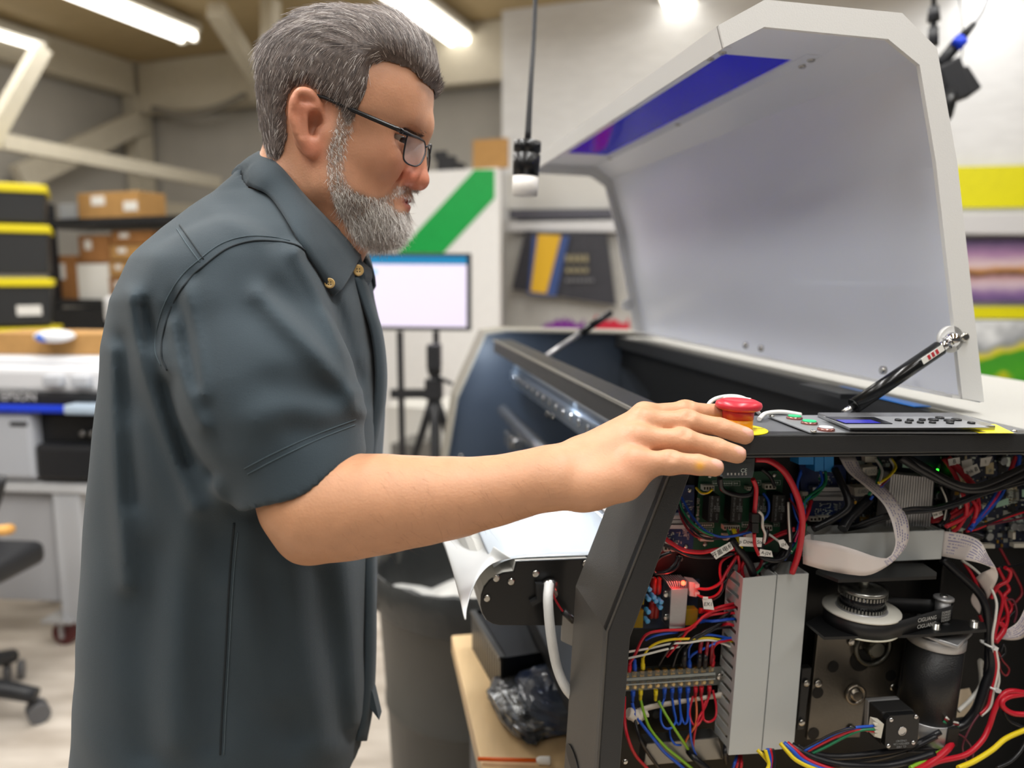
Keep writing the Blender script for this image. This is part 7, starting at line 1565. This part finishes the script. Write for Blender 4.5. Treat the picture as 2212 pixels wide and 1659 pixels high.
# collar: folded leaf and stand
fold = [(562, 330, .930), (578, 338, .892), (612, 368, .868), (656, 422, .860), (700, 468, .866), (745, 515, .890), (778, 552, .918)]
edge = [(506, 396, .930), (522, 402, .872), (580, 428, .832), (604, 508, .808), (648, 592, .808), (694, 650, .824), (704, 654, .834)]
def side(P, s): return [at(*q) if s < 0 else np.array([at(*q)[0], 2 * Y0 - at(*q)[1], at(*q)[2]]) for q in P]
_em = march(shirt_sdf, [(552, 408), (588, 430), (642, 515), (692, 594), (716, 634), (722, 637)]); _em = [q + (CAM - q) / np.linalg.norm(CAM - q) * .006 for q in _em]
def side_e(s):
    P_ = [at(508, 392, .930), at(524, 398, .892)] + _em; return P_ if s < 0 else [np.array([q[0], 2 * Y0 - q[1], q[2]]) for q in P_]
fa = spline(side(fold, 1)[::-1][:-1] + side(fold, -1), 6); ea = spline(side_e(1)[::-1][:-1] + side_e(-1), 6); _n = len(fa); _rs = lambda Q, k: np.stack([np.interp(np.linspace(0, 1, k), np.linspace(0, 1, len(Q)), Q[:, i]) for i in range(3)], -1); fa = _rs(fa, 97); ea = _rs(ea, 97)
G = []
for f in np.linspace(0, 1, 9):
    bul = math.sin(f * math.pi) * .006; out = (fa + ea) / 2 - np.array([H(640, 430)[0], Y0, 0]); out[:, 2] = 0; out /= np.linalg.norm(out, axis=1)[:, None] + 1e-9
    q = fa * (1 - f) + ea * f + out * bul + np.array([0, 0, .35 * bul])
    if f > .3:
        for _ in range(3): dq = shirt_sdf(q); q = q + grad(shirt_sdf, q, .004) * np.clip(.0045 - dq, 0, .03)[:, None] * (.3 if f < .95 else 0)
    G.append(q)
mb = MB(); mb.grid(G); cl = obj('collar', mb, m_sh, shirt, solid=.0035)
# inner stand
ib_ = [(560, 345, .930), (585, 372, .885), (630, 425, .870), (690, 490, .868), (740, 545, .885), (786, 592, .922)]
ia_ = spline(side(ib_, 1)[::-1][:-1] + side(ib_, -1), 6); fb = spline(side([fold[0], fold[1], fold[2], fold[3], fold[5], fold[6]], 1)[::-1][:-1] + side([fold[0], fold[1], fold[2], fold[3], fold[5], fold[6]], -1), 6)
mb = MB(); mb.grid([fb + np.array([0, 0, -.002]), (fb + ia_) / 2, ia_ + np.array([0, 0, -.012])]); obj('collar_stand', mb, m_sh, shirt, solid=.003)
mb = MB(); tb_ = [at(738, 545, .885), at(765, 560, .893), at(787, 580, .905), at(791, 600, .905), at(778, 622, .9), at(752, 632, .893), at(735, 612, .885)]; mb.prism(tb_, np.array([0, .05, 0])); obj('collar_tab', mb, m_sh, shirt, bevel=.004)
m_btn = mat('horn_button', 'b89a62', .3, var=.15, scale=300)
def button(x, y, Y, n, r=.0055):
    q = at(x, y, Y); n = np.array(n) / np.linalg.norm(n); mb = MB(); mb.lathe(q, n, [(0, r), (.0014, r), (.0022, r * .85), (.0016, r * .6), (.0014, 0.001)], 20); b = obj('button', mb, m_btn, shirt)
    mb = MB(); t_ = np.cross(n, ZZ); t_ /= np.linalg.norm(t_); b2_ = np.cross(n, t_)
    for i, j in ((1, 1), (1, -1), (-1, 1), (-1, -1)): mb.cyl(q + n * .0015 + (t_ * i + b2_ * j) * r * .22, q + n * .0019 + (t_ * i + b2_ * j) * r * .22, r * .11, seg=6)
    obj('button_hole', mb, m_seam, shirt)
_q = march(shirt_sdf, [(712, 612)])[0]; button(712, 612, _q[1] - .0105, (.25, -1, .15)); button(773, 584, .892, (.55, -.8, .1), .0068)
# placket down the front and loose tail corner
pk_ = [(782, 600), (800, 655), (820, 720), (829, 800), (826, 870), (815, 930), (808, 1000), (806, 1200), (806, 1400), (800, 1520), (786, 1600)]
G = []
for dx, Yv in ((-16, .885), (0, .905), (4, .93), (-2, .955)): G.append(spline([at(x + dx, y, Yv) for x, y in pk_], 6))
mb = MB(); mb.grid(G); obj('placket', mb, m_sh, shirt, solid=.004)
mb = MB(); mb.prism([at(795, 1470, .90), at(806, 1500, .90), at(819, 1556, .90), at(800, 1530, .90)], np.array([0, .02, 0])); obj('shirt_tail', mb, m_sh, shirt)
# white shop tag behind the collar
mb = MB(); mb.prism([at(503, 373, .96), at(526, 373, .96), at(526, 395, .96), at(503, 395, .96)], np.array([0, .001, 0])); obj('white_tag', mb, m_paper, shirt)

# ---------------------------------------------------------------- trousers and shoes
jn = SDF(); hipc = (H(300, 1600) + H(640, 1600)) / 2
jn.add(el(np.array([hipc[0], Y0, hipc[2] + .03]), (.155, .165, .13)), .02)
for s in (-1, 1):
    hp = np.array([hipc[0], Y0 + s * .085, hipc[2]]); kn = np.array([hipc[0] + .03, Y0 + s * .095, .46]); an = np.array([hipc[0] - .03, Y0 + s * .10, .10])
    jn.add(rc(hp, kn, .10, .075), .05); jn.add(rc(kn, an, .075, .065), .03)
def jn_f(P): return np.maximum(jn(P), .06 - P[:, 2])
JV, JF = snet(jn_f, (hipc[0] - .25, Y0 - .3, .03), (hipc[0] + .25, Y0 + .3, hipc[2] + .2), .008)
smesh('jeans', JV, JF, mat('denim', '2c3444', .85, col2='3a4458', scale=400, bump=.3, bscale=900), MAN)
for s in (-1, 1):
    sh = SDF(); an = np.array([hipc[0] - .03, Y0 + s * .10, .05]); sh.add(rc(an + np.array([-.05, 0, -.005]), an + np.array([.16, s * .015, -.015]), .046, .038), .02); sh.add(rc(an + np.array([-.01, 0, .03]), an, .048, .048), .02)
    V2, F2 = snet(lambda P: np.maximum(sh(P), .001 - P[:, 2]), an - np.array([.15, .12, .06]), an + np.array([.25, .12, .12]), .006); smesh('shoe', V2, F2, mat('shoe_black', '1b1a1a', .4), MAN)
